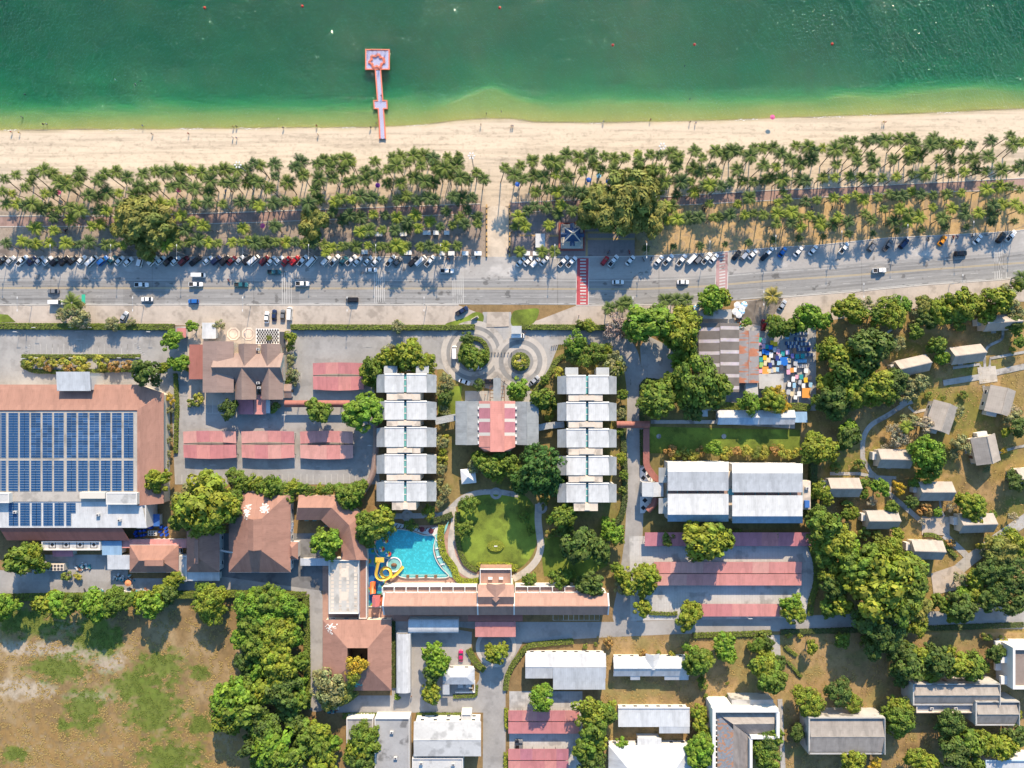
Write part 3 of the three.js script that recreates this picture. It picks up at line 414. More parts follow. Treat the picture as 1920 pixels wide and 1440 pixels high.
// a house: rect in photo pixels of its eaves, e eave height, r ridge height
function house(name, label, px, e, r, type, roofMat, o = {}) {
  const [xa, za] = W(px[0], px[1], e), [xb, zb] = W(px[2], px[3], e), cx = (xa + xb) / 2, cz = (za + zb) / 2, a = (xb - xa) / 2, b = (zb - za) / 2, ov = o.ov ?? 0.5;
  const t = thing(name, label, o.cat || 'building', o.group, cx, 0, cz, o.rot || 0), ax = type.includes('z') ? 'z' : 'x', rp = o.rp;
  const kind = type[0], wm = o.wall || M.wallW, wt = kind === 'g' ? e - 0.05 : e - 0.04;
  let roof;
  if (kind === 'g') { part('wall', gableWall(-a + ov, -b + ov, a - ov, b - ov, wt, wt + (r - e) * (1 - 2 * ov / (2 * (ax === 'x' ? b : a))) - 0.1, ax), wm, t);
    roof = part('roof', gableRoof(-a, -b, a, b, e, r, ax), roofMat, t); const c = new GB(); if (ax === 'x') c.box(-a - 0.02, r - 0.05, -0.16, a + 0.02, r + 0.09, 0.16); else c.box(-0.16, r - 0.05, -b - 0.02, 0.16, r + 0.09, b + 0.02); part('ridge_cap', c.geo(), o.cap || roofMat, roof); }
  else if (kind === 'h') { part('wall', gableWall(-a + ov, -b + ov, a - ov, b - ov, wt, 0, 'n'), wm, t); roof = part('roof', hipRoof(-a, -b, a, b, e, r, o.inset), roofMat, t); const g = new GB(); g.box(-a, e - 0.22, -b - 0.05, a, e - 0.02, -b); g.box(-a, e - 0.22, b, a, e - 0.02, b + 0.05); part('fascia', g.geo(), M.frame, roof); }
  else if (kind === 's') { const g = new GB(); g.slab([-a, r, b], [a, r, b], [a, e, -b], [-a, e, -b], 0.16); roof = part('roof', g.geo(), roofMat, t); part('wall', gableWall(-a + ov, -b + ov, a - ov, b - ov, Math.min(e, r) - 0.25, 0, 'n'), wm, t); }
  else if (kind === 'f') { part('wall', gableWall(-a, -b, a, b, e - 0.004, 0, 'n'), wm, t); const g = new GB(); g.quad([-a + 0.02, e, b - 0.02], [a - 0.02, e, b - 0.02], [a - 0.02, e, -b + 0.02], [-a + 0.02, e, -b + 0.02]); roof = part('roof', g.geo(), roofMat, t);
    if (r > e) { const q = new GB(), w = o.pw || 0.35; q.box(-a, e, -b, a, r, -b + w); q.box(-a, e, b - w, a, r, b); q.box(-a, e, -b + w, -a + w, r, b - w); q.box(a - w, e, -b + w, a, r, b - w); part('parapet', q.geo(), o.cap || wm, t); } }
  else if (kind === 'b') { const g = new GB(), n = 8; for (let i = 0; i < n; i++) { const t0 = Math.PI * i / n, t1 = Math.PI * (i + 1) / n, y = q => e + (r - e) * Math.sin(q); if (ax === 'x') g.quad([-a, y(t1), -b * Math.cos(t1)], [a, y(t1), -b * Math.cos(t1)], [a, y(t0), -b * Math.cos(t0)], [-a, y(t0), -b * Math.cos(t0)]); else g.quad([-a * Math.cos(t0), y(t0), b], [-a * Math.cos(t1), y(t1), b], [-a * Math.cos(t1), y(t1), -b], [-a * Math.cos(t0), y(t0), -b]); } roof = part('roof', g.geo(), roofMat, t); if (!o.open) part('wall', gableWall(-a + 0.1, -b + 0.1, a - 0.1, b - 0.1, e, 0, 'n'), wm, t); }
  if (o.open) posts(t, a, b, e); else if (!o.nowin) windows(t, a - ov + 0.02, b - ov + 0.02, e, o);
  t.userData.half = [a, b]; return t;
}
const postGeo = new THREE.CylinderGeometry(0.08, 0.08, 1, 8); postGeo.translate(0, 0.5, 0);
function posts(t, a, b, e, n) { const k = n || Math.max(2, Math.round(a / 3)); for (let i = 0; i < k; i++) for (const s of [-1, 1]) { const p = part('post', postGeo, M.metal, t); p.position.set((i / (k - 1) - 0.5) * 2 * (a - 0.4), 0, s * (b - 0.4)); p.scale.y = e - 0.15; } }

// -- the hall with solar panels
{ const [xl] = W(-120, 0, 8), [, z0] = W(0, 721, 6.5), [xr] = W(307, 0, 6.5), [xi, zi] = W(258, 769, 9), [, z1] = W(0, 990, 9), [, zb] = W(0, 944, 6.5);
  const t = thing('solar_hall', 'large brown roofed hall covered with blue solar panels', 'hall');
  const g = new GB(), xc = xr - 9.5;
  part('wall', plateGeo([xl, z0 + 0.8, xc, z0 + 0.8, xr - 0.8, z0 + 4, xr - 0.8, zb, xi, zb, xi, z1 - 0.3, xl, z1 - 0.3], 0, 6.3, true), M.wallC, t);
  g.slab([xl, 9.3, zi], [xi, 9.3, zi], [xc, 6.5, z0], [xl, 6.5, z0], 0.2); part('roof', g.geo(), M.brown, t);
  const g2 = new GB(); g2.slab([xi, 9.3, zb + 0.4], [xr, 6.5, zb], [xr, 6.5, z0 + 3.2], [xi, 9.3, zi], 0.2); part('roof', g2.geo(), M.brown, t);
  const g3 = new GB(); g3.tri([xi, 9.3, zi], [xr, 6.5, z0 + 3.2], [xc, 6.5, z0]); part('roof', g3.geo(), M.brown, t);
  const g4 = new GB(); g4.quad([xl, 8.9, zi + 34], [xi - 0.1, 8.9, zi + 34], [xi - 0.1, 8.9, zi + 0.2], [xl, 8.9, zi + 0.2]); part('flat_roof', g4.geo(), PV(0.40, 0.37, 0.33, {}), t);
  const [, zt] = W(0, 925, 8.9); const g5 = new GB(); g5.slab([xl, 8.5, z1], [xi + 3.2, 8.5, z1], [xi, 8.7, zt - 2], [xl, 8.7, zt - 2], 0.3); part('annex_roof', g5.geo(), M.whiteRoof, t);
  const [, zs] = W(0, 1013, 5.5), [xs0] = W(8, 0, 7), [xs1] = W(241, 0, 6); const g6 = new GB(); g6.slab([xs0, 5.6, zs], [xs1, 5.6, zs], [xs1 - 1.2, 8.3, z1 + 0.1], [xs0 - 1, 8.3, z1 + 0.1], 0.2); part('lower_roof', g6.geo(), M.redRoof, t);
  const pg = new THREE.BoxGeometry(1.85, 0.05, 0.955); const cellT = tex(64, 32, (x, y) => { const e = x < 2 || x > 61 || y < 2 || y > 29, c = (x % 10) < 1 || (y % 10) < 1; const k = 0.9 + 0.2 * hash(x >> 3, y >> 3); return e ? [0.45, 0.47, 0.5] : c ? [0.05, 0.12, 0.25] : [0.014 * k, 0.055 * k, 0.15 * k]; });
  const pm = [0.8, 1, 1.2].map(k => new THREE.MeshStandardMaterial({ map: cellT, color: new THREE.Color().setRGB(k * 0.9, k, k), roughness: 0.22 }));
  const cols = [[-9, 12], [15.6, 34], [37, 55], [58, 76], [79.6, 97.7], [101, 119.6], [125, 143], [146.5, 164.6], [167.7, 185.8], [189, 207], [210, 228], [232, 250]], spots = [];
  for (const [c0, c1] of cols) for (const [ya, yb, n] of [[774, 858, 18], [863.5, 920.5, 12]]) for (let i = 0; i < n; i++) for (let s = 0; s < 2; s++) spots.push([mix(c0, c1, s ? 0.745 : 0.255), mix(ya, yb, (i + 0.5) / n), 9.05]);
  [[16.5, 34], [37.6, 55.8], [59.4, 77], [81, 99], [102, 119.8], [124, 142]].forEach(([c0, c1], k) => { for (let i = 0; i < 9; i++) for (let s = 0; s < 2; s++) if (!(k === 5 && s && i > 3)) spots.push([mix(c0, c1, s ? 0.745 : 0.255), mix(943, 985, (i + 0.5) / 9), 8.72]); });
  const rest = []; let k = 0;
  for (const [px, py, h] of spots) { const v = V3(px, py, h); if (px > 0 && k < 300 && (py < 860 && px > 60)) { const m = part('solar_panel', pg, pm[Math.floor(hash(k, 5) * 3)], t); m.position.copy(v); k++; } else { const q = pg.clone(); q.translate(v.x, v.y, v.z); rest.push(q); } }
  const m = part('solar_panels', mergeGeometries(rest), pm[1], t); m.userData.kind = 'stuff';
  const duct = house('water_tank', 'long pale tank box on the solar hall roof', [149, 923, 197, 935], 10.6, 10.6, 'f', M.offwhite, { nowin: 1, cat: 'tank' });
  house('roof_room', 'white plant room at the corner of the solar hall roof', [199, 924, 257, 946], 10.8, 10.9, 'f', M.flatWhite, { nowin: 1, cat: 'plant room', wall: M.wallW }); house('roof_room', 'white plant room at the west edge of the solar hall roof', [-30, 925, 17, 943], 10.8, 10.9, 'f', M.flatWhite, { nowin: 1, cat: 'plant room' });
  house('entrance_canopy', 'pale ribbed metal canopy over the solar hall entrance', [105, 697, 168, 733], 10.5, 9.9, 's', M.paleRoof, { open: 1, cat: 'canopy' });
  house('lift_tower', 'narrow white stair block beside the blue tarpaulin', [258, 947, 275, 990], 8, 8.4, 'f', M.flatWhite, { cat: 'building' });
}
house('tarpaulin_shelter', 'bright blue tarpaulin shelter beside the stair block', [274, 964, 299, 987], 3.2, 3.0, 's', M.blueDeep, { open: 1, cat: 'shelter' });
// terrace with diamond tiles
{ const t = house('tiled_terrace', 'white roof terrace with black diamond tiles', [80, 1014, 190, 1031], 4.5, 5.2, 'f', M.flatWhite, { cat: 'terrace', nowin: 1 });
  for (let i = 0; i < 4; i++) { const [x, z] = W(98 + 26 * i, 1019 + 0.5, 4.5), cx = x - t.position.x, cz = z - t.position.z + 0.4; const fr = part('tile_border', ringSq(cx, cz, 1.35, 1.05, 4.512), M.black, t); part('diamond_tile', sheetGeo([cx, cz - 0.8, cx + 0.8, cz, cx, cz + 0.8, cx - 0.8, cz], 4.516, [], true), M.black, t); } }
function ringSq(x, z, a, b, y) { return sheetGeo([x - a, z - a, x + a, z - a, x + a, z + a, x - a, z + a], y, [[x - b, z - b, x + b, z - b, x + b, z + b, x - b, z + b]], true); }
house('kitchen_roof', 'dull mauve canopy below the diamond terrace', [98, 1031, 136, 1044], 3.5, 3.2, 's', M.mauve, { open: 1, cat: 'canopy' });
house('kitchen_block', 'flat blue grey kitchen roof south of the terrace', [191, 1014, 228, 1041], 4.2, 4.1, 's', M.blueRoof, { cat: 'building' }); house('kitchen_block', 'pale blue kitchen roof beside the brown hip roof', [201, 1041, 244, 1068], 4.4, 4.2, 's', M.paleRoof, { cat: 'building' });
house('pink_link_roof', 'long pink roof strip north of the brown hip roof', [225, 1011, 350, 1027], 3.6, 3.9, 's', M.pink, { cat: 'building', nowin: 1 });
{ const t = house('kitchen_house', 'brown hip roofed house with a small dormer box', [243, 1022, 335, 1073], 4.6, 7.6, 'h', M.brown); const d = part('dormer', new THREE.BoxGeometry(7, 1.1, 2.2), M.brown, t); d.position.set(1.6, 7.4, 0.8); }
{ const t = house('kitchen_house', 'brown hip roofed house with a long ridge box beside the white lean-to', [350, 950, 412, 1073], 5, 9, 'h', M.brown); const d = part('ridge_vent', new THREE.BoxGeometry(1.5, 0.9, 9), M.brown, t); d.position.set(-0.6, 9, 3.5); }
house('lean_to', 'white lean-to roof below the brown house', [350, 1073, 411, 1090], 3.6, 3.0, 's', M.whiteRoof, { cat: 'lean-to' }); house('lean_to', 'narrow dirty white roof strip between two brown houses', [335, 1042, 350, 1090], 3.8, 3.9, 'f', M.dirtyWhite, { cat: 'lean-to', nowin: 1 });
{ const t = house('dining_hall', 'large brown hip roof with a gablet and broken white tiles', [429, 922, 545, 1073], 5.2, 11.5, 'h', M.brown), [a, b] = t.userData.half;
  const g = new GB(); g.slab([0, 11.9, 5.6], [0, 11.9, -6], [-2.6, 10.2, -6], [-2.6, 10.2, 5.6], 0.12); g.slab([2.6, 10.2, 5.6], [2.6, 10.2, -6], [0, 11.9, -6], [0, 11.9, 5.6], 0.12); part('gablet', g.geo(), M.brown, t);
  flecks(t, a, b, 5.2, 11.5, [[-0.28, -0.55, 0.12, 0.2], [0.25, -0.62, 0.16, 0.13]], 70); }
// loose pale tiles lying on a hip roof (fractions of its half sizes)
function flecks(t, a, b, e, r, spots, n, mat = M.white) { const gs = []; for (const [u, v, su, sv] of spots) for (let i = 0; i < n; i++) { const x = a * (u + su * (R() + R() - 1)), z = b * (v + sv * (R() + R() - 1)), q = Math.min(a, b), d = Math.min(a - Math.abs(x), b - Math.abs(z)), y = e + (r - e) * Math.min(1, d / q) + 0.06; const g = new THREE.BoxGeometry(0.5, 0.04, 0.22); g.rotateX((z < 0 ? -1 : 1) * Math.atan((r - e) / q) * (b - Math.abs(z) < a - Math.abs(x) ? 1 : 0)); g.rotateY(rr(-0.3, 0.3)); g.translate(x, y, z); gs.push(g); } const m = part('pale_tiles', mergeGeometries(gs), mat, t); m.userData.kind = 'stuff'; }
house('corner_kiosk', 'small brown hip roof attached to the dining hall', [540, 1016, 559, 1049], 4.6, 6.2, 'h', M.brown, { nowin: 1 });
// bent brown roof round the courtyard
{ const t = thing('courtyard_building', 'brown roof bending round a small courtyard tree', 'building'), e = 5, r = 7.5, P = (x, y, h) => { const [X, Z] = W(x, y, h); return [X, h, Z]; }, g = new GB();
  const N = [[560, 928], [640, 930], [678, 965], [690, 1050]], mid = [[558, 952], [622, 952], [655, 985], [668, 1050]], So = [[555, 975], [602, 975], [640, 1010], [640, 1050]];
  for (let i = 0; i < 3; i++) { g.quad(P(...mid[i], r), P(...mid[i + 1], r), P(...N[i + 1], e), P(...N[i], e)); g.quad(P(...So[i], e), P(...So[i + 1], e), P(...mid[i + 1], r), P(...mid[i], r)); }
  part('roof', g.geo(), M.brown, t); const inn = (a, b, k) => [mix(a[0], b[0], k), mix(a[1], b[1], k)], o = []; for (let i = 0; i < 4; i++) o.push(...W(...inn(N[i], So[i], 0.06), e)); for (let i = 3; i >= 0; i--) o.push(...W(...inn(N[i], So[i], 0.94), e)); part('wall', plateGeo(o, 0, e - 0.1, true), M.wallC, t);
  for (const [x, y] of [[575, 976], [590, 976], [612, 986], [625, 998]]) { const v = V3(x, y, 2.2), m = part('window', winGeo, M.cyan, t); m.position.copy(v); m.position.y = 2.2; } }
house('courtyard_canopy', 'pale blue canopy at the courtyard mouth', [563, 1047, 616, 1061], 3.2, 3.0, 's', M.paleRoof, { open: 1, cat: 'canopy' });
// roof terrace with square tiles
{ const t = house('roof_terrace', 'cream roof terrace with pale square tiles and white railing', [617, 1050, 673, 1150], 5.5, 6.1, 'f', PV(0.46, 0.44, 0.40, {}), { cat: 'terrace', cap: M.white, pw: 0.2 }), y = 5.512, [a, b] = t.userData.half;
  const sq = (x, z, s) => part('floor_tile', sheetGeo([x - s, z - s, x + s, z - s, x + s, z + s, x - s, z + s], y, [], true), M.cream, t);
  for (let i = 0; i < 13; i++) { const z = -b + 1.2 + i * 1.46; const big = i % 6 === 2 || i % 6 === 3; for (const u of [-1, -0.33, 0.33, 1]) if (!(big && Math.abs(u) < 0.9)) sq(u * (a - 1.3), z, 0.5); if (i % 6 === 2) sq(0, z + 0.7, 1.7); } }
house('covered_walk', 'narrow brown roof strip beside the tiled terrace', [673, 1040, 688, 1160], 3.4, 3.6, 'f', M.brown, { cat: 'walkway', nowin: 1 });
// square brown house with a light well
{ const px = [605, 1162, 734, 1295], e = 5, r = 8.6, t = thing('brown_square_house', 'square brown pyramid roof with a dark light well and flaking pale tiles', 'building'), [x0, z0] = W(px[0], px[1], e), [x1, z1] = W(px[2], px[3], e), [h0, k0] = W(652, 1214, 8), [h1, k1] = W(690, 1250, 8), cx = (x0 + x1) / 2, cz = (z0 + z1) / 2; t.position.set(cx, 0, cz);
  const a = (x1 - x0) / 2, b = (z1 - z0) / 2, u0 = h0 - cx, u1 = h1 - cx, v0 = k0 - cz, v1 = k1 - cz, g = new GB();
  g.quad([-a, e, b], [a, e, b], [u1, r, v1], [u0, r, v1]); g.quad([a, e, -b], [-a, e, -b], [u0, r, v0], [u1, r, v0]); g.quad([a, e, b], [a, e, -b], [u1, r, v0], [u1, r, v1]); g.quad([-a, e, -b], [-a, e, b], [u0, r, v1], [u0, r, v0]); part('roof', g.geo(), M.brown, t);
  const w = new GB(); w.quad([u0, 0, v0], [u1, 0, v0], [u1, r, v0], [u0, r, v0]); w.quad([u1, 0, v1], [u0, 0, v1], [u0, r, v1], [u1, r, v1]); w.quad([u0, 0, v1], [u0, 0, v0], [u0, r, v0], [u0, r, v1]); w.quad([u1, 0, v0], [u1, 0, v1], [u1, r, v1], [u1, r, v0]); part('light_well', w.geo(), M.wood, t);
  part('wall', gableWall(-a + 0.7, -b + 0.7, a - 0.7, b - 0.7, e - 0.05, 0, 'n'), M.wallC, t); windows(t, a - 0.68, b - 0.68, e); flecks(t, a, b, e, 5 + (r - 5) * 1.28, [[-0.72, -0.78, 0.2, 0.16], [0.38, -0.55, 0.08, 0.2]], 60); flecks(t, a, b, e, 5 + (r - 5) * 1.25, [[-0.02, 0.80, 0.22, 0.10]], 40, std(0.05, 0.45, 0.42)); }
// long terracotta hotel
{ const e = 8.2, t = house('long_hotel', 'long terracotta roofed hotel block with a central gabled tower', [720, 1112, 1141, 1153], e, 10.6, 'gx', M.terra, { max: 30, rot: 0 });
  const P = (x, y, h) => { const [X, Z] = W(x, y, h); return [X - t.position.x, Z - t.position.z]; };
  { const [x0, z0] = P(896, 1096, 10), [x1, z1] = P(964, 1136, 10); part('tower_roof', gableRoof(x0, z0, x1, z1, 10, 12, 'x'), M.terra, t); part('tower_wall', boxAt(x0 + 0.4, 0.1, z0 + 0.4, x1 - 0.4, 9.8, z1 - 0.4), M.wallC, t); const g = new GB(), cx = (x0 + x1) / 2; g.slab([cx, 12.2, z0 + 6], [cx, 12.2, z0 - 0.6], [cx - 3.4, 10.7, z0 - 0.6], [cx - 3.4, 10.7, z0 + 3], 0.14); g.slab([cx + 3.4, 10.7, z0 + 3], [cx + 3.4, 10.7, z0 - 0.6], [cx, 12.2, z0 - 0.6], [cx, 12.2, z0 + 6], 0.14); part('dormer', g.geo(), M.terra, t); }
  { const [x0, z0] = P(900, 1066, 7), [x1, z1] = P(959, 1097, 7); part('terrace_floor', boxAt(x0, 0.1, z0, x1, 7, z1), M.terra, t); const q = new GB(); q.box(x0, 7, z0, x1, 7.9, z0 + 0.25); q.box(x0, 7, z0 + 0.25, x0 + 0.25, 7.9, z1); q.box(x1 - 0.25, 7, z0 + 0.25, x1, 7.9, z1); part('terrace_railing', q.geo(), M.white, t); for (const s of [-1, 1]) part('air_unit', boxAt((x0 + x1) / 2 + s * 2 - 0.8, 7, z1 - 3, (x0 + x1) / 2 + s * 2 + 0.8, 7.8, z1 - 2.2), M.white, t); }
  for (const [xa, xb] of [[718, 894], [966, 1128]]) { const [x0, z0] = P(xa, 1099, 5.6), [x1, z1] = P(xb, 1113, 5.6), n = Math.round((x1 - x0) / 4.4); part('balcony_floor', boxAt(x0, 4.9, z0, x1, 5.1, z1), M.brick, t); const q = new GB(); q.box(x0, 5.1, z0, x1, 6.0, z0 + 0.2); q.box(x0, 7.2, z0 + 1.6, x1, 7.4, z0 + 1.85); part('balcony_railing', q.geo(), M.white, t); for (let i = 0; i <= n; i++) { const x = mix(x0, x1, i / n); part('balcony_wall', boxAt(x - 0.12, 5.1, z0 + 0.2, x + 0.12, 7.2, z1), M.white, t); } part('balcony_plinth', boxAt(x0, 0.1, z0 + 0.2, x1, 4.9, z1), M.wallW, t); }
  { const [x0, z0] = P(878, 1152, 5.6), [x1, z1] = P(980, 1165, 5.6); part('porch_roof', boxAt(x0, 5.3, z0, x1, 5.6, z1), M.redRoof, t); }
  for (const x of [720, 896, 964, 1140]) { const [xa, za] = P(x, 1112, 8.4), [, zb] = P(x, 1153, 8.4); const g = new GB(); g.slab([xa - 0.25, 10.85, (za + zb) / 2], [xa + 0.25, 10.85, (za + zb) / 2], [xa + 0.25, 8.45, za], [xa - 0.25, 8.45, za], 0.2); g.slab([xa - 0.25, 8.45, zb], [xa + 0.25, 8.45, zb], [xa + 0.25, 10.85, (za + zb) / 2], [xa - 0.25, 10.85, (za + zb) / 2], 0.2); part('verge_trim', g.geo(), M.white, t); } }
function boxAt(x0, y0, z0, x1, y1, z1) { return new GB().box(x0, y0, z0, x1, y1, z1).geo(); }
{ const t = thing('entrance_shelter', 'pink double roofed drop-off shelter behind the long hotel', 'shelter'), [x0, z0] = W(891, 1165, 5), [x1, z1] = W(967, 1195, 5); const zm = mix(z0, z1, 0.36); const g = new GB(); g.slab([x0, 5, zm], [x1, 5, zm], [x1, 5.5, z0], [x0, 5.5, z0], 0.15); part('roof_panel', g.geo(), M.pink2, t); const g2 = new GB(); g2.slab([x0, 4.6, z1], [x1, 4.6, z1], [x1, 5.1, zm + 0.1], [x0, 5.1, zm + 0.1], 0.15); part('roof_panel', g2.geo(), M.pink, t); for (const x of [x0 + 0.5, x1 - 0.5]) for (const z of [z0 + 0.6, z1 - 0.6]) { const p = part('post', postGeo, M.white, t); p.position.set(x, 0, z); p.scale.set(3, 4.5, 3); } }
// hotel wings: five blocks each
function wing(x0, xa, xb, x1, ys, side, cyanX) {
  ys.forEach(([y0, y1], i) => {
    const e = 10, r = 11, t = thing('hotel_block', `white roofed hotel block, ${['beside the turning circles', 'second from the circles', 'middle one of its wing', 'fourth from the circles', 'at the garden end of its wing'][i]}, ${side} wing`, 'hotel block', `${side} wing blocks`);
    const P = (x, y, h) => { const [X, Z] = W(x, y, h); return [X, h, Z]; }, mid = y0 + 3;
    for (const [a, b] of [[xa, cyanX - 2.4], [cyanX + 2.4, xb]]) { const g = new GB(); g.slab(P(a, y1, e + 0.5), P(b, y1, e + 0.5), P(b, mid, r - 0.9), P(a, mid, r - 0.9), 0.2); g.slab(P(a, mid - 0.3, r - 0.7), P(b, mid - 0.3, r - 0.7), P(b, y0, r - 1.1), P(a, y0, r - 1.1), 0.2); part('roof', g.geo(), i % 2 ? M.whiteRoof : M.paleRoof2, t); }
    const gl = new GB(); gl.slab(P(x0, y1, e - 2), P(xa, y1, e - 0.25), P(xa, y0 + 1, r - 0.3), P(x0, y0 + 3, e - 1.6), 0.2); part('side_roof', gl.geo(), M.greyRoof, t); const gr = new GB(); gr.slab(P(xb, y1, e - 0.25), P(x1, y1, e - 2), P(x1, y0 + 3, e - 1.6), P(xb, y0 + 1, r - 0.3), 0.2); part('side_roof', gr.geo(), M.greyRoof, t);
    const cg = new GB(); cg.slab(P(cyanX - 3, y1 - 1, e - 1), P(cyanX + 3, y1 - 1, e - 1), P(cyanX + 3, y0 + 2, e - 1), P(cyanX - 3, y0 + 2, e - 1), 0.2); part('skylight', cg.geo(), M.cyan, t);
    for (const f of [0.33, 0.66]) { const y = mix(y0, y1, f), c2 = new GB(); c2.slab(P(cyanX - 3, y + 0.8, e - 0.9), P(cyanX + 3, y + 0.8, e - 0.9), P(cyanX + 3, y - 0.8, e - 0.9), P(cyanX - 3, y - 0.8, e - 0.9), 0.08); part('skylight_bar', c2.geo(), M.frame, t); }
    const [wx0, wz0] = W(x0, y0, 8), [wx1, wz1] = W(x1, y1, 8); part('wall', boxAt(wx0 + 0.6, 0, wz0 + 0.8, wx1 - 0.6, 7.9, wz1 - 0.5), M.wallW, t);
    for (let f = 0; f < 2; f++) for (const s of [0, 1]) for (const k of [0.3, 0.7]) { const w = part('window', winGeo, M.glassWin, t); w.position.set(s ? wx1 - 0.58 : wx0 + 0.58, 2 + f * 3.2, mix(wz0, wz1, k)); w.rotation.y = Math.PI / 2; part('frame', winFrame, M.frame, w); }
    const last = i === ys.length - 1, ny = last ? y1 + 16 : ys[i + 1][0] - 1, cx = last ? [cyanX - 25, cyanX + 20] : [xa + 4, xb - 12]; const [c0, d0] = W(cx[0], y1 + 1, 10.2), [c1, d1] = W(cx[1], ny, 10.2); part('link', boxAt(c0, 0, d0, c1, 10.2, d1), M.cream, t); part('link_coping', boxAt(c0 + 4, 10.2, d0 + 0.4, c1 - 3, 10.45, d1 - 0.3), M.cream, t);
  });
}
M.paleRoof2 = RF(0.485, 0.50, 0.51, { per: 10, rib: 0.09, big: 0.28, run: 0.22 });
wing(706, 721, 800, 818, [[700, 736], [751, 787], [800, 838], [851, 888], [902, 940]], 'west', 760);
wing(1045, 1062, 1142, 1156, [[703, 739], [753, 789], [803, 839], [854, 891], [905, 942]], 'east', 1101);
for (const [x0, y0, x1, y1, w] of [[720, 686, 745, 700, 'west wing by the trees'], [780, 686, 804, 700, 'west wing beside the drive'], [1060, 689, 1084, 703, 'east wing beside the turning circle'], [1118, 689, 1142, 703, 'east wing beneath the round tree']]) house('stair_block', `small grey roofed stair block, ${w}`, [x0, y0, x1, y1], 8.6, 9, 's', M.greyRoof, { ov: 0.3, max: 1 });
// lobby
house('lobby_wing_building', 'long grey roof west of the pink lobby roof', [854, 752, 898, 834], 7, 8.2, 'gz', M.slate); house('lobby_wing_building', 'long grey roof east of the pink lobby roof', [966, 753, 1010, 834], 7, 8.2, 'gz', M.slate);
{ const t = thing('lobby', 'hotel lobby with a tiled pink roof and pale bands', 'building'), P = (x, y, h) => { const [X, Z] = W(x, y, h); return [X, h, Z]; }, e = 7.6, r = 10.2, lx = [898, 899, 912], bands = [752, 757, 765, 785, 791, 811, 817, 838]; void lx;
  for (const [a, b] of [[898, 919], [966, 945]]) bands.forEach((y, i) => { const y2 = bands[i + 1] ?? 846, g = new GB(), c = i === 7 ? Math.sign(b - a) * 10 : 0; if (a < b) g.slab(P(a + c, y2, e), P(b, y2, r), P(b, y, r), P(a, y, e), 0.15); else g.slab(P(b, y2, r), P(a + c, y2, e), P(a, y, e), P(b, y, r), 0.15); part('roof_band', g.geo(), i % 2 ? (i === 1 || i === 3 || i === 5 ? M.offwhite : M.salmon) : [M.salmon, M.mauve, M.mauve, M.salmon][i / 2], t); });
  const g = new GB(); g.slab(P(919, 847, r + 0.25), P(946, 847, r + 0.25), P(946, 752, r + 0.25), P(919, 752, r + 0.25), 0.2); part('roof_ridge', g.geo(), M.salmon, t);
  const [x0, z0] = W(901, 755, e), [x1, z1] = W(963, 836, e); part('wall', boxAt(x0, 0, z0, x1, e - 0.2, z1), M.wallC, t);
  for (let i = 0; i < 6; i++) for (const x of [897.5, 967.5]) { const v = V3(x, 765 + i * 13, 7.4); part('bracket', boxAt(v.x - 0.35, 7.2, v.z - 0.5, v.x + 0.35, 7.6, v.z + 0.5), M.white, t); } }
{ const t = thing('porte_cochere', 'grey narrow entrance roof with open wooden pergola sides', 'canopy'), [x0, z0] = W(925, 709, 6), [x1, z1] = W(939, 753, 6); const g = new GB(); g.slab([x0, 6, z1], [x1, 6, z1], [x1, 6.2, z0], [x0, 6.2, z0], 0.25); part('roof', g.geo(), M.slate, t); for (const s of [-1, 1]) { const xx = s < 0 ? x0 - 1.3 : x1 + 1.3; for (let i = 0; i < 5; i++) part('pergola_beam', boxAt(Math.min(xx, xx - s * 1.3), 4.8, mix(z0 + 3, z1, i / 4) - 0.12, Math.max(xx, xx - s * 1.3), 5.05, mix(z0 + 3, z1, i / 4) + 0.12), M.wood, t); part('pergola_rail', boxAt(xx - 0.12, 5.06, z0 + 3, xx + 0.12, 5.25, z1), M.wood, t); for (const z of [z0 + 1, z1 - 0.6]) { const p = part('post', postGeo, M.wood, t); p.position.set(xx, 0, z); p.scale.set(2, 4.8, 2); } } }
// link roofs
function linkRoof(label, px, w, h, mat, o = {}) { const c = smooth(px, false, 6), n = c.length / 2, t = thing('covered_walkway', label, 'walkway'), g = new GB(), m = 6; const bd = band(c, w), at = (i, k) => { const a = [bd[2 * i], bd[2 * i + 1]], b = [bd[2 * (2 * n - 1 - i)], bd[2 * (2 * n - 1 - i) + 1]], u = k / m, y = h + (o.flat ? 0 : 0.9 * Math.sin(Math.PI * u)), [X, Z] = W(mix(a[0], b[0], u), mix(a[1], b[1], u), h); return [X, y, Z]; }; for (let i = 0; i < n - 1; i++) for (let k = 0; k < m; k++) g.quad(at(i, k), at(i + 1, k), at(i + 1, k + 1), at(i, k + 1)); part('roof', g.geo(), mat, t); for (let i = 0; i < n; i += 3) for (const k of [1, 5]) { const q = at(i, k), p = part('post', postGeo, M.darkMetal, t); p.position.set(q[0], 0, q[2]); p.scale.y = q[1] - 0.05; } return t; }
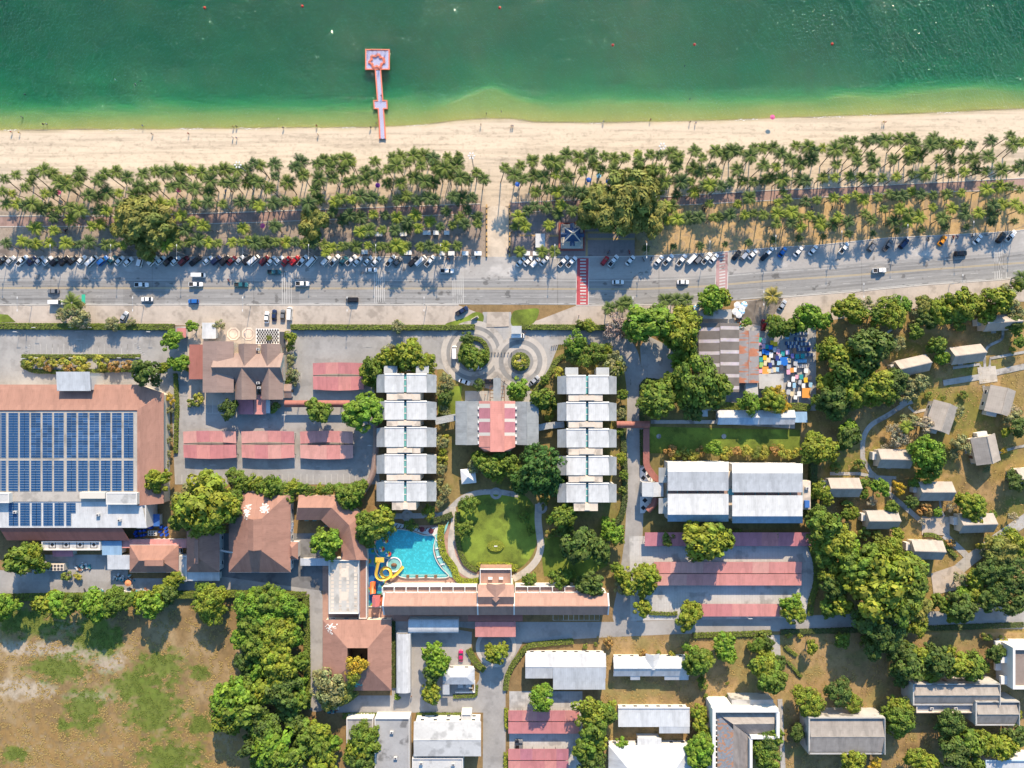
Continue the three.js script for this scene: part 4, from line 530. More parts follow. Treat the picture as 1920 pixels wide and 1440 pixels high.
linkRoof('brown barrel roofed walkway east of the restaurant', [534, 757, 600, 757, 656, 757], 13, 3.4, M.redRoof); linkRoof('curved brown walkway roof round the car park corner', [706, 790, 704, 850, 698, 890, 685, 915, 672, 932], 11, 3.2, M.brown2); linkRoof('brown walkway roof crossing the east drive', [1156, 796, 1190, 796, 1218, 796], 13, 4.2, M.redRoof); linkRoof('straight mauve walkway roof along the narrow lawn', [1212, 803, 1212, 850, 1213, 872, 1224, 890, 1238, 905], 12, 3.2, M.redRoof, { flat: 1 }); linkRoof('short curved brown walkway roof south of the entrance canopy', [1230, 933, 1226, 945, 1214, 958], 12, 3.2, M.redRoof); linkRoof('grey walkway roof from the west wing to the lobby', [816, 790, 835, 786, 856, 782], 13, 3.6, M.greyRoof, { flat: 1 }); linkRoof('grey walkway roof from the lobby to the east wing', [1010, 802, 1030, 798, 1058, 796], 12, 3.6, M.greyRoof, { flat: 1 });
// restaurant with crossing gables
{ const t = thing('restaurant', 'restaurant with crossing brown gable roofs', 'building'), P = (x, y, h) => W(x, y, h), e = 6;
  const gab = (px, e0, r0, ax, rp) => { const [x0, z0] = P(px[0], px[1], e0), [x1, z1] = P(px[2], px[3], e0); part('roof', gableRoof(x0, z0, x1, z1, e0, r0, ax, 0.15), M.brown2, t); part('wall', gableWall(x0 + 0.5, z0 + 0.5, x1 - 0.5, z1 - 0.5, e0 - 0.15, r0 - 0.5, ax), M.wallC, t); };
  gab([380, 640, 438, 736], 7.5, 8.6, 'z'); gab([404, 662, 532, 716], 6.2, 10.2, 'x'); gab([447, 645, 483, 690], 6.1, 9.9, 'z'); gab([489, 645, 526, 690], 6.1, 9.9, 'z'); gab([441, 689, 480, 749], 6.1, 10, 'z'); gab([490, 689, 531, 749], 6.1, 10, 'z'); }
house('restaurant_annex', 'dull red roofed annex west of the restaurant', [355, 646, 381, 711], 4.4, 4.8, 's', M.redRoof, { max: 4 }); house('restaurant_canopy', 'pink canopy with white edging south of the restaurant', [446, 748, 475, 777], 3.6, 3.2, 's', M.mauve, { open: 1, cat: 'canopy' }); house('restaurant_canopy', 'paler pink canopy with white edging south of the restaurant', [476, 740, 498, 777], 3.7, 3.3, 's', M.pink, { open: 1, cat: 'canopy' }); house('restaurant_canopy', 'clear grey canopy beside the pink canopies', [498, 750, 506, 775], 3.5, 3.2, 's', M.paleRoof, { open: 1, cat: 'canopy' });
house('garden_canopy', 'white flat canopy at the terrace corner', [379, 605, 405, 635], 3.2, 3.3, 's', M.whiteRoof, { open: 1, cat: 'canopy' }); house('guard_hut', 'small pink roofed guard hut by the hedge', [332, 615, 349, 633], 3, 3.2, 's', M.pink2, { cat: 'hut', max: 1 }); house('pump_hut', 'small brown roofed hut beside the walkway', [531, 720, 547, 746], 3.2, 4, 'gx', M.brown2, { cat: 'hut', max: 1 });
house('bar_hut', 'black bar roof at the chequered terrace corner', [524, 622, 535, 652], 3.2, 3.3, 's', M.darkMetal, { cat: 'hut', max: 1 });
// chequered terrace and octagons
{ const t = struct('chequered_floor', sheetGeo([480, 616, 524, 616, 524, 645, 480, 645], 0.18), M.white, 'terrace floor of black and white diamonds'); const gs = []; for (let i = 0; i < 9; i++) for (let j = 0; j < 7; j++) { const x = 483 + i * 4.8 + (j % 2) * 2.4, y = 619.6 + j * 3.7; if (x < 522.5 && y < 643) gs.push([x, y - 3.2, x + 1.9, y, x, y + 3.2, x - 1.9, y]); } gs.forEach(q => part('floor_tile', sheetGeo(q, 0.185), M.black, t));
  for (const x of [438, 466]) { struct('octagon_paving', sheetGeo(ell(x, 626, 13, 13, 8, 0.39, 6.67), 0.18), PV(0.62, 0.52, 0.42, {}), 'pale octagonal paving of the terrace'); struct('octagon_paving', ringGeo8(x, 626, 8.4, 9.6, 0.185), M.brick, 'red line of the octagonal paving'); } }
function ringGeo8(cx, cy, r0, r1, y) { return sheetGeo(ell(cx, cy, r1, r1, 8, 0.39, 6.67), y, [ell(cx, cy, r0, r0, 8, 0.39, 6.67)]); }
// pink carports
function carport(label, x0, y0, x1, y1, o = {}) {
  const t = thing('carport', label, 'carport', o.group), e = o.e || 2.9, [X0, Z0] = W(x0, y0, e), [X1, Z1] = W(x1, y1, e), zm = mix(Z0, Z1, o.split ?? 0.47), n = o.bays || 4, bow = o.bow ?? 0.5, at = (f) => bow * (1 - Math.pow(2 * f - 1, 2));
  const rows = o.single ? [[Z0, Z1, e + 0.3, e - 0.1]] : [[Z0, zm - 0.12, e + 0.45, e - 0.05], [zm + (o.gap ?? 0.3), Z1, e + 0.25, e - 0.2]];
  rows.forEach(([za, zb, ya, yb], k) => { for (let i = 0; i < n; i++) { const f0 = i / n, f1 = (i + 1) / n, xa = mix(X0, X1, f0) + 0.01, xb = mix(X0, X1, f1) - 0.01, g = new GB(), d0 = at(f0), d1 = at(f1); if (k === 0 && !o.single) g.slab([xa, yb, zb - d0 * 1.1], [xb, yb, zb - d1 * 1.1], [xb, ya, za - d1 * 0.6], [xa, ya, za - d0 * 0.6], 0.08); else g.slab([xa, yb, zb + d0], [xb, yb, zb + d1], [xb, ya, za + d1 * 0.3], [xa, ya, za + d0 * 0.3], 0.08); part('roof_panel', g.geo(), (o.mats || [M.pink, M.pink2, M.pinkPale])[Math.floor(hash(i * 3 + k, x0 | 0) * 3)], t); } });
  const m = new GB(); m.box(X0, e - 0.5, zm - 0.12, X1, e - 0.3, zm + 0.12); part('beam', m.geo(), M.darkMetal, t);
  for (let i = 0; i <= n; i++) for (const z of [Z0 + 1, Z1 - 1]) { const p = part('post', postGeo, M.darkMetal, t); p.position.set(mix(X0 + 0.3, X1 - 0.3, i / n), 0, z); p.scale.y = e - 0.3; } return t;
}
carport('pink twin roof carport north of the green round trees', 587, 681, 682, 730); carport('pink twin roof carport nearest the solar hall', 344, 809, 443, 858, { group: 'car park shelters' }); carport('pink twin roof carport in the middle of its row of three', 453, 809, 552, 858, { group: 'car park shelters' }); carport('pink twin roof carport nearest the west wing', 563, 809, 662, 859, { group: 'car park shelters' });
carport('long narrow pink carport below the white hotel block', 1209, 998, 1522, 1024, { single: 1, bays: 10, bow: 0, mats: [M.mauve, M.pink2, M.mauve] }); carport('long wide pink carport on the grey pavers', 1226, 1053, 1503, 1098, { bays: 9, bow: 0, gap: 0.12, split: 0.5, mats: [M.pink, M.pinkPale, M.pink] }); carport('short pink carport beside the back road', 1312, 1132, 1463, 1156, { single: 1, bays: 5, bow: 0, mats: [M.pink, M.pink2, M.pink] }); carport('pink carport behind the white L-shaped roof', 953, 1331, 1086, 1376, { bays: 5, bow: 0, gap: 0.1, split: 0.49, mats: [M.pink2, M.pink, M.pink2] }); carport('pink carport at the southern edge', 953, 1403, 1066, 1450, { bays: 5, bow: 0, gap: 0.1, split: 0.49, mats: [M.pink2, M.mauve, M.pink] });
// white hotel block east
M.greyRoof2 = RF(0.50, 0.52, 0.53, { per: 16, rib: 0.07 });
{ const t = thing('white_hotel_block', 'white hotel block with two parallel long gable roofs', 'building'), P = (x, y, h) => { const [X, Z] = W(x, y, h); return [X, h, Z]; }, e = 9, r = 11.5;
  for (const [a, b, k] of [[1252, 1366, 0], [1373, 1505, 3]]) { const rows = [[866 + k, 884 + k, e - 0.6, r, M.greyRoof2], [884 + k, 920 + k, r, r - 0.9, M.paleRoof2], [926 + k, 965 + k, r - 0.9, r - 0.3, M.whiteRoof], [965 + k, 978 + k, r - 0.3, e - 1.2, M.blueRoof]]; for (const [y0, y1, h0, h1, m] of rows) { const g = new GB(); g.slab(P(a, y1, h1), P(b, y1, h1), P(b, y0, h0), P(a, y0, h0), 0.18); part('roof', g.geo(), m, t); }
    const gg = new GB(); gg.slab(P(a, 926 + k, 8.2), P(b, 926 + k, 8.2), P(b, 920 + k, 8.2), P(a, 920 + k, 8.2), 0.2); part('gutter', gg.geo(), M.brick, t); for (let i = 0; i <= 6; i++) { const v = V3(mix(a, b, i / 6), 923 + k, 9); part('gutter_bar', boxAt(v.x - 0.1, 8.2, v.z - 0.7, v.x + 0.1, 8.5, v.z + 0.7), M.cyan, t); }
    const [x0, z0] = W(a + 2, 868 + k, 8), [x1, z1] = W(b - 2, 975 + k, 7.5); part('wall', boxAt(x0, 0, z0, x1, 8, z1), M.wallW, t); const n = Math.floor((x1 - x0) / 3.2); for (let i = 0; i < n; i++) for (const z of [z0, z1]) for (const y of [2, 5.2]) { const w = part('window', winGeo, M.glassWin, t); w.position.set(x0 + (i + 0.5) * (x1 - x0) / n, y, z); part('frame', winFrame, M.frame, w); } }
  const [lx0, lz0] = W(1365, 885, 8), [lx1, lz1] = W(1374, 972, 8); part('link', boxAt(lx0, 0, lz0, lx1, 8, lz1), M.cream, t); const sk = V3(1370, 922, 8.2); part('skylight', boxAt(sk.x - 1.1, 8, sk.z - 1.1, sk.x + 1.1, 8.6, sk.z + 1.1), M.cyan, t);
  for (const [y0, y1] of [[877, 905], [934, 963]]) { const g = new GB(); g.slab(P(1235, y1, 6.5), P(1256, y1, 8.5), P(1256, y0, 8.5), P(1235, y0, 6.5), 0.2); part('end_roof', g.geo(), M.greyRoof, t); }
  const [sx0, sz0] = W(1505, 902, 7), [sx1, sz1] = W(1520, 955, 7); part('stair_tower', boxAt(sx0, 0, sz0, sx1, 7, sz1), M.cream, t); part('tank', boxAt(sx0 + 0.4, 7, sz1 - 3.4, sx1 - 0.8, 8, sz1 - 0.8), M.blueDeep, t); }
house('hotel_entrance', 'grey gabled entrance canopy of the white hotel block', [1204, 904, 1244, 931], 6, 6.8, 'gz', M.greyRoof2, { open: 1, cat: 'canopy' });
{ const t = struct('chequered_court', sheetGeo([1200, 878, 1212, 872, 1222, 890, 1224, 905, 1200, 905], 0.19), M.white, 'black and white chequered court north of the entrance canopy'), u = struct('chequered_court', sheetGeo([1200, 931, 1224, 931, 1218, 950, 1208, 962, 1200, 962], 0.19), M.white, 'black and white chequered court south of the entrance canopy'); for (const [q, cx, cy] of [[t, 1208, 882], [t, 1216, 892], [t, 1206, 896], [u, 1209, 938], [u, 1206, 952]]) part('floor_tile', sheetGeo([cx, cy - 5, cx + 5, cy, cx, cy + 5, cx - 5, cy], 0.195), M.black, q); }
{ const t = house('long_shed', 'long white shed with a blue lower roof behind the hedge', [1345, 769, 1490, 796], 3.6, 4.6, 'gx', M.whiteRoof); const [a, b] = t.userData.half, g = new GB(); g.slab([-a + 0.1, 3.6, b + 0.02], [a - 14, 3.6, b + 0.02], [a - 14, 4.75, 0.1], [-a + 0.1, 4.75, 0.1], 0.05); part('blue_roof', g.geo(), M.blueRoof, t); }
house('small_shed', 'small blue and white shed beside the long shed', [1490, 772, 1513, 792], 3, 3.4, 's', M.blueRoof, { cat: 'shed', max: 1 }); house('small_shed', 'tiny white hut under the big tree', [1311, 769, 1327, 781], 2.6, 2.8, 's', M.whiteRoof, { cat: 'hut', max: 1 });
// market sheds
M.marketRoof = new THREE.MeshStandardMaterial({ roughness: 0.85, map: (() => { const t = tex(256, 256, (x, y) => { const s = x % 64 < 18, n = fbm(x / 30, y / 30, 4, 0), h = hash(x >> 3, y >> 2); const k = 0.75 + 0.5 * n; return s ? [0.42 * k + 0.06 * h, 0.40 * k, 0.38 * k + 0.08 * hash(x >> 3, y >> 4)] : [0.155 * k, 0.135 * k, 0.12 * k]; }); t.repeat.set(1 / 18, 1 / 20); return t; })() });
M.rustRoof = new THREE.MeshStandardMaterial({ roughness: 0.85, map: (() => { const t = tex(256, 256, (x, y) => { const n = fbm(x / 14, y / 90, 4, 0), m = fbm(x / 30, y / 30, 3, 0), k = 0.8 + 0.4 * m, r = ss(0.5, 0.62, n); return [mix(0.27, 0.40, r) * k, mix(0.25, 0.16, r) * k, mix(0.245, 0.09, r) * k]; }); t.repeat.set(1 / 12, 1 / 12); return t; })() });
M.orangeRoof = new THREE.MeshStandardMaterial({ roughness: 0.85, map: (() => { const t = tex(256, 256, (x, y) => { const n = fbm((x + y) / 40, (x - y) / 12, 3, 0), k = 0.85 + 0.3 * vn(x / 9, y / 9), r = ss(0.52, 0.6, n); return [mix(0.22, 0.38, r) * k, mix(0.24, 0.20, r) * k, mix(0.27, 0.12, r) * k]; }); t.repeat.set(1 / 14, 1 / 14); return t; })() });
house('market_hall', 'large grey market shed roof with pale stripes', [1310, 606, 1386, 735], 5, 6.4, 'gz', M.marketRoof, { max: 6 }); house('market_shed', 'grey market shed roof with rusty orange stripes', [1384, 620, 1423, 718], 4.4, 5, 'gz', M.rustRoof, { max: 5 }); house('market_shed', 'pale tin roof under the hedge by the cart yard', [1398, 718, 1421, 740], 3.4, 3.8, 's', M.dirtyWhite, { max: 2 }); house('market_shed', 'battered silver tin roof among the carts', [1423, 701, 1468, 729], 2.8, 3.1, 's', M.dirtyWhite, { max: 2 }); house('market_stall', 'ragged white awning under the street trees', [1313, 580, 1372, 598], 3, 3.2, 's', M.dirtyWhite, { open: 1, cat: 'awning' });
// bungalows
function bungalow(label, px, rot = 0, o = {}) { const t = house('bungalow', label, px, o.e || 4, o.r || 6.6, 'gx', o.mat || M.thatch, { rot, cat: 'bungalow', group: o.group, wall: M.wallC, max: 3 }), [a, b] = t.userData.half; part('porch', boxAt(-a - 1.1, 0, -b * 0.6, -a + 0.4, 2.6, b * 0.2), M.wallW, t); part('step', boxAt(-0.9, 0, b - 0.4, 0.9, 0.3, b + 0.7), M.concreteGrey, t); return t; }
bungalow('dark streaked bungalow at the top corner of the garden', [1842, 590, 1908, 620], 0.06, { r: 7.2 }); bungalow('bungalow above the long slab path', [1781, 648, 1841, 681], 0.12, { r: 7.2 }); bungalow('bungalow half under the big garden trees', [1680, 670, 1740, 702], 0.22, { r: 7 });
bungalow('tilted bungalow behind the flowering shrubs', [1738, 758, 1792, 806], 1.25); bungalow('square tilted bungalow below the slab landing', [1850, 727, 1900, 776], 1.32); bungalow('stepped bungalow turned towards the narrow path', [1822, 819, 1874, 866], -1.35);
bungalow('bungalow beside the curving path', [1645, 842, 1707, 878], -0.02); bungalow('bungalow beside the clipped hedge west of the paths', [1552, 896, 1611, 932]); bungalow('bungalow between the paths with a ladder of slabs', [1722, 903, 1785, 939], 0); bungalow('bungalow above the three round shrubs', [1624, 957, 1683, 992], 0); bungalow('bungalow east of the slab square', [1798, 963, 1863, 999], 0.03); bungalow('bungalow below the slab square', [1708, 1013, 1767, 1049], -0.03); bungalow('bungalow cut by the garden edge', [1906, 876, 1960, 912], 0.1);
// southern buildings
{ const t = house('white_house', 'wide white roof with a notch for the garden tree', [985, 1225, 1136, 1272], 4.4, 5.3, 'gx', M.whiteRoof, { max: 8 }), P = (x, y, h) => { const [X, Z] = W(x, y, h); return [X - t.position.x, h, Z - t.position.z]; }, g = new GB(); g.slab(P(1037, 1293, 4.2), P(1135, 1293, 4.2), P(1135, 1252, 5.4), P(1037, 1252, 5.4), 0.1); part('rear_roof', g.geo(), M.paleRoof, t); const a = P(1039, 1262, 4), b = P(1133, 1291, 4); part('rear_wall', boxAt(a[0], 0, a[2], b[0], 3.4, b[2]), M.wallW, t); }
{ const t = house('white_cottage', 'narrow white roof with a gabled porch on dry grass', [1150, 1232, 1292, 1268], 4, 5.6, 'gx', M.whiteRoof, { max: 8 }), P = (x, y, h) => { const [X, Z] = W(x, y, h); return [X - t.position.x, h, Z - t.position.z]; }; const [x0, , z0] = P(1211, 1226, 4.6), [x1, , z1] = P(1237, 1254, 4.6); part('porch_gable', gableRoof(x0, z0, x1, z1, 4.4, 5.9, 'z'), M.whiteRoof, t); for (const [a, b] of [[1182, 1200], [1246, 1291]]) { const g = new GB(); g.slab(P(a, 1275, 3.4), P(b, 1275, 3.4), P(b, 1266, 4), P(a, 1266, 4), 0.1); part('eave_roof', g.geo(), M.paleRoof, t); } }
{ const t = house('grey_cottage', 'plain pale blue grey roof with a notch', [1159, 1328, 1293, 1362], 4.4, 4.8, 's', M.paleRoof, { max: 8 }), P = (x, y, h) => { const [X, Z] = W(x, y, h); return [X - t.position.x, h, Z - t.position.z]; }, g = new GB(); g.slab(P(1236, 1375, 4.5), P(1293, 1375, 4.5), P(1293, 1361, 4.78), P(1236, 1361, 4.78), 0.12); part('rear_roof', g.geo(), M.paleRoof, t); part('front_trim', boxAt(...[P(1159, 1328, 4.5)].flatMap(q => [q[0], 4.3, q[2] - 0.3]), ...[P(1293, 1328, 4.5)].flatMap(q => [q[0], 4.75, q[2]])), M.white, t); }
house('tiled_hall', 'pale grey tiled hip roof at the southern edge', [1141, 1398, 1297, 1475], 5, 9, 'h', M.paleRoof); house('tiled_porch', 'white porch roof of the tiled hall', [1195, 1384, 1240, 1400], 4.6, 5, 's', M.whiteRoof, { open: 1, cat: 'porch' });
house('drive_house', 'flat grey roof beside the white warehouse', [703, 1346, 768, 1470], 5, 5.5, 'f', M.flatGrey, { cap: M.white, pw: 0.25 }); house('warehouse', 'bright white gabled warehouse roof by the south drive', [776, 1353, 902, 1418], 7, 7.8, 'gx', M.flatWhite); house('warehouse', 'lower white roof south of the warehouse', [773, 1421, 868, 1470], 6, 6.4, 'f', M.flatWhite); house('gate_lodge', 'small white block at the warehouse corner', [865, 1338, 884, 1356], 5, 5.4, 'f', M.flatWhite, { max: 1 }); house('tree_house', 'small grey roof under the southern tree', [650, 1346, 700, 1400], 4, 4.4, 'f', M.flatGrey, { max: 2 });
house('long_store', 'long white barrel roofed store', [743, 1187, 770, 1298], 3.8, 4.8, 'bz', M.whiteRoof, { nowin: 1 }); house('long_store', 'pale blue barrel roofed store behind the long hotel', [766, 1161, 860, 1187], 3.8, 4.8, 'bx', M.paleRoof, { nowin: 1 });
{ const t = house('pump_house', 'small pale house with hip roof and machines in its yard', [830, 1253, 890, 1283], 3.8, 4.8, 'h', M.paleRoof, { max: 2 }), [a, b] = t.userData.half; for (const x of [-0.5, 2.6]) part('machine', boxAt(x, 0, b + 1, x + 2, 1.4, b + 2.4), M.wallG, t); part('yard_wall', new GB().box(-1.5, 0, b + 4.1, a, 1.2, b + 4.4).box(a - 0.3, 0, b, a, 1.2, b + 4.1).geo(), M.white, t); part('wing_roof', new GB().slab([-a, 3.6, b + 4], [-a + 2.6, 3.6, b + 4], [-a + 2.6, 4.2, b], [-a, 4.2, b], 0.12).geo(), M.paleRoof, t); }
{ // grey L-shaped house with white parapet
  const t = thing('grey_school', 'L-shaped weathered grey roof inside a white parapet', 'building'), P = (x, y, h) => { const [X, Z] = W(x, y, h); return [X, h, Z]; }, e = 7, r = 8.6, w = 8; const q = (pts, m) => { const g = new GB(); g.quad(...pts); part('roof', g.geo(), m, t); };
  q([P(1345, 1470, e), P(1375, 1470, r), P(1375, 1368, r), P(1345, 1338, e)], M.orangeRoof); q([P(1375, 1470, r), P(1402, 1470, e), P(1402, 1378, e), P(1375, 1358, r)], M.oldGrey); q([P(1375, 1358, r), P(1452, 1357, r), P(1452, 1338, e), P(1345, 1338, e)], M.greyTile); q([P(1402, 1376, e), P(1452, 1376, e), P(1452, 1357, r), P(1375, 1358, r)], M.oldGrey);
  const k = new GB(), bx = (a, b, c, d, h0, h1) => { const A = W(a, b, h1), B = W(c, d, h1); k.box(A[0], h0, A[1], B[0], h1, B[1]); }; bx(1336, 1329, 1460, 1336, 0, 9); bx(1336, 1336, 1342, 1470, 0, 9); bx(1456, 1336, 1462, 1384, 0, 8.8); bx(1408, 1381, 1456, 1386, 0, 8.6); bx(1406, 1386, 1411, 1470, 0, 8.4); part('parapet', k.geo(), M.white, t); const c = new GB(), A = W(1372, 1312, 6), B = W(1450, 1328, 6); c.box(A[0], 0, A[1], B[0], 6, B[1]); part('front_block', c.geo(), M.dirtyWhite, t); const d = new GB(), D = W(1333, 1322, 7.4), E = W(1372, 1328, 7.4); d.box(D[0], 0, D[1], E[0], 7.4, E[1]); part('frame_block', d.geo(), M.white, t); const fl = P(1344, 1337, 6.5), f2 = P(1455, 1384, 6.5); part('wall', boxAt(fl[0], 0, fl[2], f2[0], 6.4, f2[2] - 1), M.wallW, t); for (let i = 0; i < 10; i++) { const v = V3(1343.6, 1350 + i * 10, 6.8); part('rafter_end', boxAt(v.x - 0.3, 6.6, v.z - 0.2, v.x + 0.4, 6.9, v.z + 0.2), M.white, t); } }
function parapetHouse(label, px, o = {}) { const t = house('grey_house', label, px, 7, 8.4, 'gx', M.greyTile, { ov: 0.2, max: 8, cat: 'house' }), [a, b] = t.userData.half, g = new GB(); g.box(-a - 0.6, 0, -b - 0.65, a + 0.4, 8.1, -b - 0.25); g.box(-a - 0.6, 0, -b - 0.25, -a - 0.05, 8, b + 0.3); g.box(a + 0.05, 6.4, -b - 0.25, a + 0.3, 8.4, b + 0.3); g.box(-a - 0.05, 6.2, b + 0.35, a + 0.05, 6.9, b + 0.95); part('parapet', g.geo(), M.dirtyWhite, t); return t; }
parapetHouse('grey gable roof inside a white parapet beside the slab path', [1517, 1346, 1655, 1410]); parapetHouse('long grey gable roof inside a white parapet below the dark trees', [1712, 1283, 1870, 1318]); parapetHouse('grey gable roof stepping out from the long grey house', [1829, 1316, 1906, 1356]); house('balcony_slab', 'stained concrete balcony with dividing walls', [1716, 1319, 1828, 1335], 5.6, 6.4, 'f', M.flatGrey, { cat: 'balcony', cap: M.cream }); { const t = house('edge_house', 'brown flat roof with tall white wall at the east edge', [1895, 1212, 1990, 1290], 8, 9.2, 'f', PV(0.25, 0.2, 0.17, {}), { cap: M.white, pw: 0.9 }); const [a, b] = t.userData.half; for (let i = 0; i < 4; i++) part('balcony', boxAt(-a - 2.2, 2 + (i % 2) * 3, -b + i * 4, -a, 3 + (i % 2) * 3, -b + i * 4 + 3), M.white, t); } house('edge_hall', 'pale flat roof at the south east corner', [1846, 1424, 1990, 1480], 7, 7.6, 'f', M.paleRoof, { cap: M.wallBlue });

// ---------------------------------------------------------------- palms
const leafMat = (r, g, b) => new THREE.MeshStandardMaterial({ color: new THREE.Color().setRGB(r, g, b), roughness: 0.75, vertexColors: true, side: THREE.DoubleSide });
const palmMats = [leafMat(0.074, 0.114, 0.016), leafMat(0.101, 0.141, 0.016), leafMat(0.050, 0.088, 0.018), leafMat(0.172, 0.216, 0.016), leafMat(0.252, 0.211, 0.040)];
const barkMat = std(0.20, 0.165, 0.125), barkDark = std(0.11, 0.085, 0.06);
function frondInto(P, C, rnd, ang, len, rise, droop, dead = false) {  // one feather leaf: a bent spine with leaflets on both sides
  const n = 9, ca = Math.cos(ang), sa = Math.sin(ang), at = s => { const r = len * (s - 0.12 * s * s * droop), y = rise * len * s - droop * len * 0.62 * s * s; return [r, y]; };
  for (let i = 0; i < n; i++) {
    const s0 = 0.08 + 0.92 * i / n, s1 = 0.08 + 0.92 * (i + 1) / n, [r0, y0] = at(s0), [r1, y1] = at(s1), w = len * 0.29 * Math.pow(Math.sin(Math.PI * (0.12 + 0.80 * s0)), 0.7), tipr = r1 + len * 0.09, k = 0.75 + 0.5 * rnd();
    for (const sd of [-1, 1]) { const q = (r, y, o) => [r * ca - o * sa, y, r * sa + o * ca]; P.push(...q(r0, y0, 0), ...q(r1, y1 + 0.02, 0), ...q(tipr, y1 - w * 0.45, sd * w)); for (let j = 0; j < 3; j++) dead ? C.push(2.1 * k, 1.15 * k, 2 * k) : C.push(k, k, k * 0.9); }
  }
}
function geoOf(P, C) { const g = new THREE.BufferGeometry(); g.setAttribute('position', new THREE.Float32BufferAttribute(P, 3)); g.setAttribute('color', new THREE.Float32BufferAttribute(C, 3)); g.computeVertexNormals(); return g; }
const palmCrowns = [1, 2, 3, 4, 5].map(sd => { const r = rng(sd * 77), P = [], C = [], n = 23; for (let i = 0; i < n; i++) { const t = i / n; frondInto(P, C, r, i * 2.39996 + 0.3 * r(), mix(2.5, 3.6, r()), mix(0.75, 0.05, t) + 0.1 * r(), mix(0.75, 1.15, t), i > n - 1 - sd % 4); } return geoOf(P, C); });
const palmNuts = (() => { const gs = []; const r = rng(5); for (let i = 0; i < 7; i++) { const g = new THREE.IcosahedronGeometry(0.17, 0); g.translate(0.35 * Math.cos(i * 0.9), -0.25 - 0.2 * r(), 0.35 * Math.sin(i * 0.9)); gs.push(g); } return mergeGeometries(gs); })(), nutMat = std(0.22, 0.16, 0.05);
function trunkGeo(h, lx, lz, r0 = 0.2, r1 = 0.13) {   // curved trunk from 0 to (lx, h, lz)
  const c = new THREE.CatmullRomCurve3([new THREE.Vector3(0, -0.1, 0), new THREE.Vector3(lx * 0.42, h * 0.35, lz * 0.42), new THREE.Vector3(lx * 0.78, h * 0.7, lz * 0.78), new THREE.Vector3(lx, h, lz)]), g = new THREE.TubeGeometry(c, 6, 1, 6), p = g.attributes.position;
  for (let i = 0; i <= 6; i++) { const q = c.getPointAt(i / 6), r = mix(r0, r1, i / 6); for (let j = 0; j <= 6; j++) { const k = i * 7 + j; p.setXYZ(k, q.x + (p.getX(k) - q.x) * r, q.y + (p.getY(k) - q.y) * r, q.z + (p.getZ(k) - q.z) * r); } } g.computeVertexNormals(); return g;
}
const Z = (x0, y0, k, l) => { const o = []; for (let i = 0; i < l.length; i += 2) o.push([x0 + l[i] / k, y0 + l[i + 1] / k]); return o; };
const z4 = l => Z(0, 260, 4, l), z5 = l => Z(480, 260, 4, l), z6 = l => Z(960, 260, 4, l), z7 = l => Z(1440, 220, 4, l);
const placeAlong = x => x < 225 ? 'west of the feathery tree' : x < 335 ? 'beside the feathery tree' : x < 560 ? 'opposite the restaurant' : x < 760 ? 'opposite the west wing' : x < 935 ? 'next to the slipway' : x < 1045 ? 'near the slipway' : x < 1235 ? 'round the shrine' : x < 1420 ? 'opposite the cart yard' : x < 1640 ? 'east of the faded crosswalk' : 'opposite the bungalow garden';
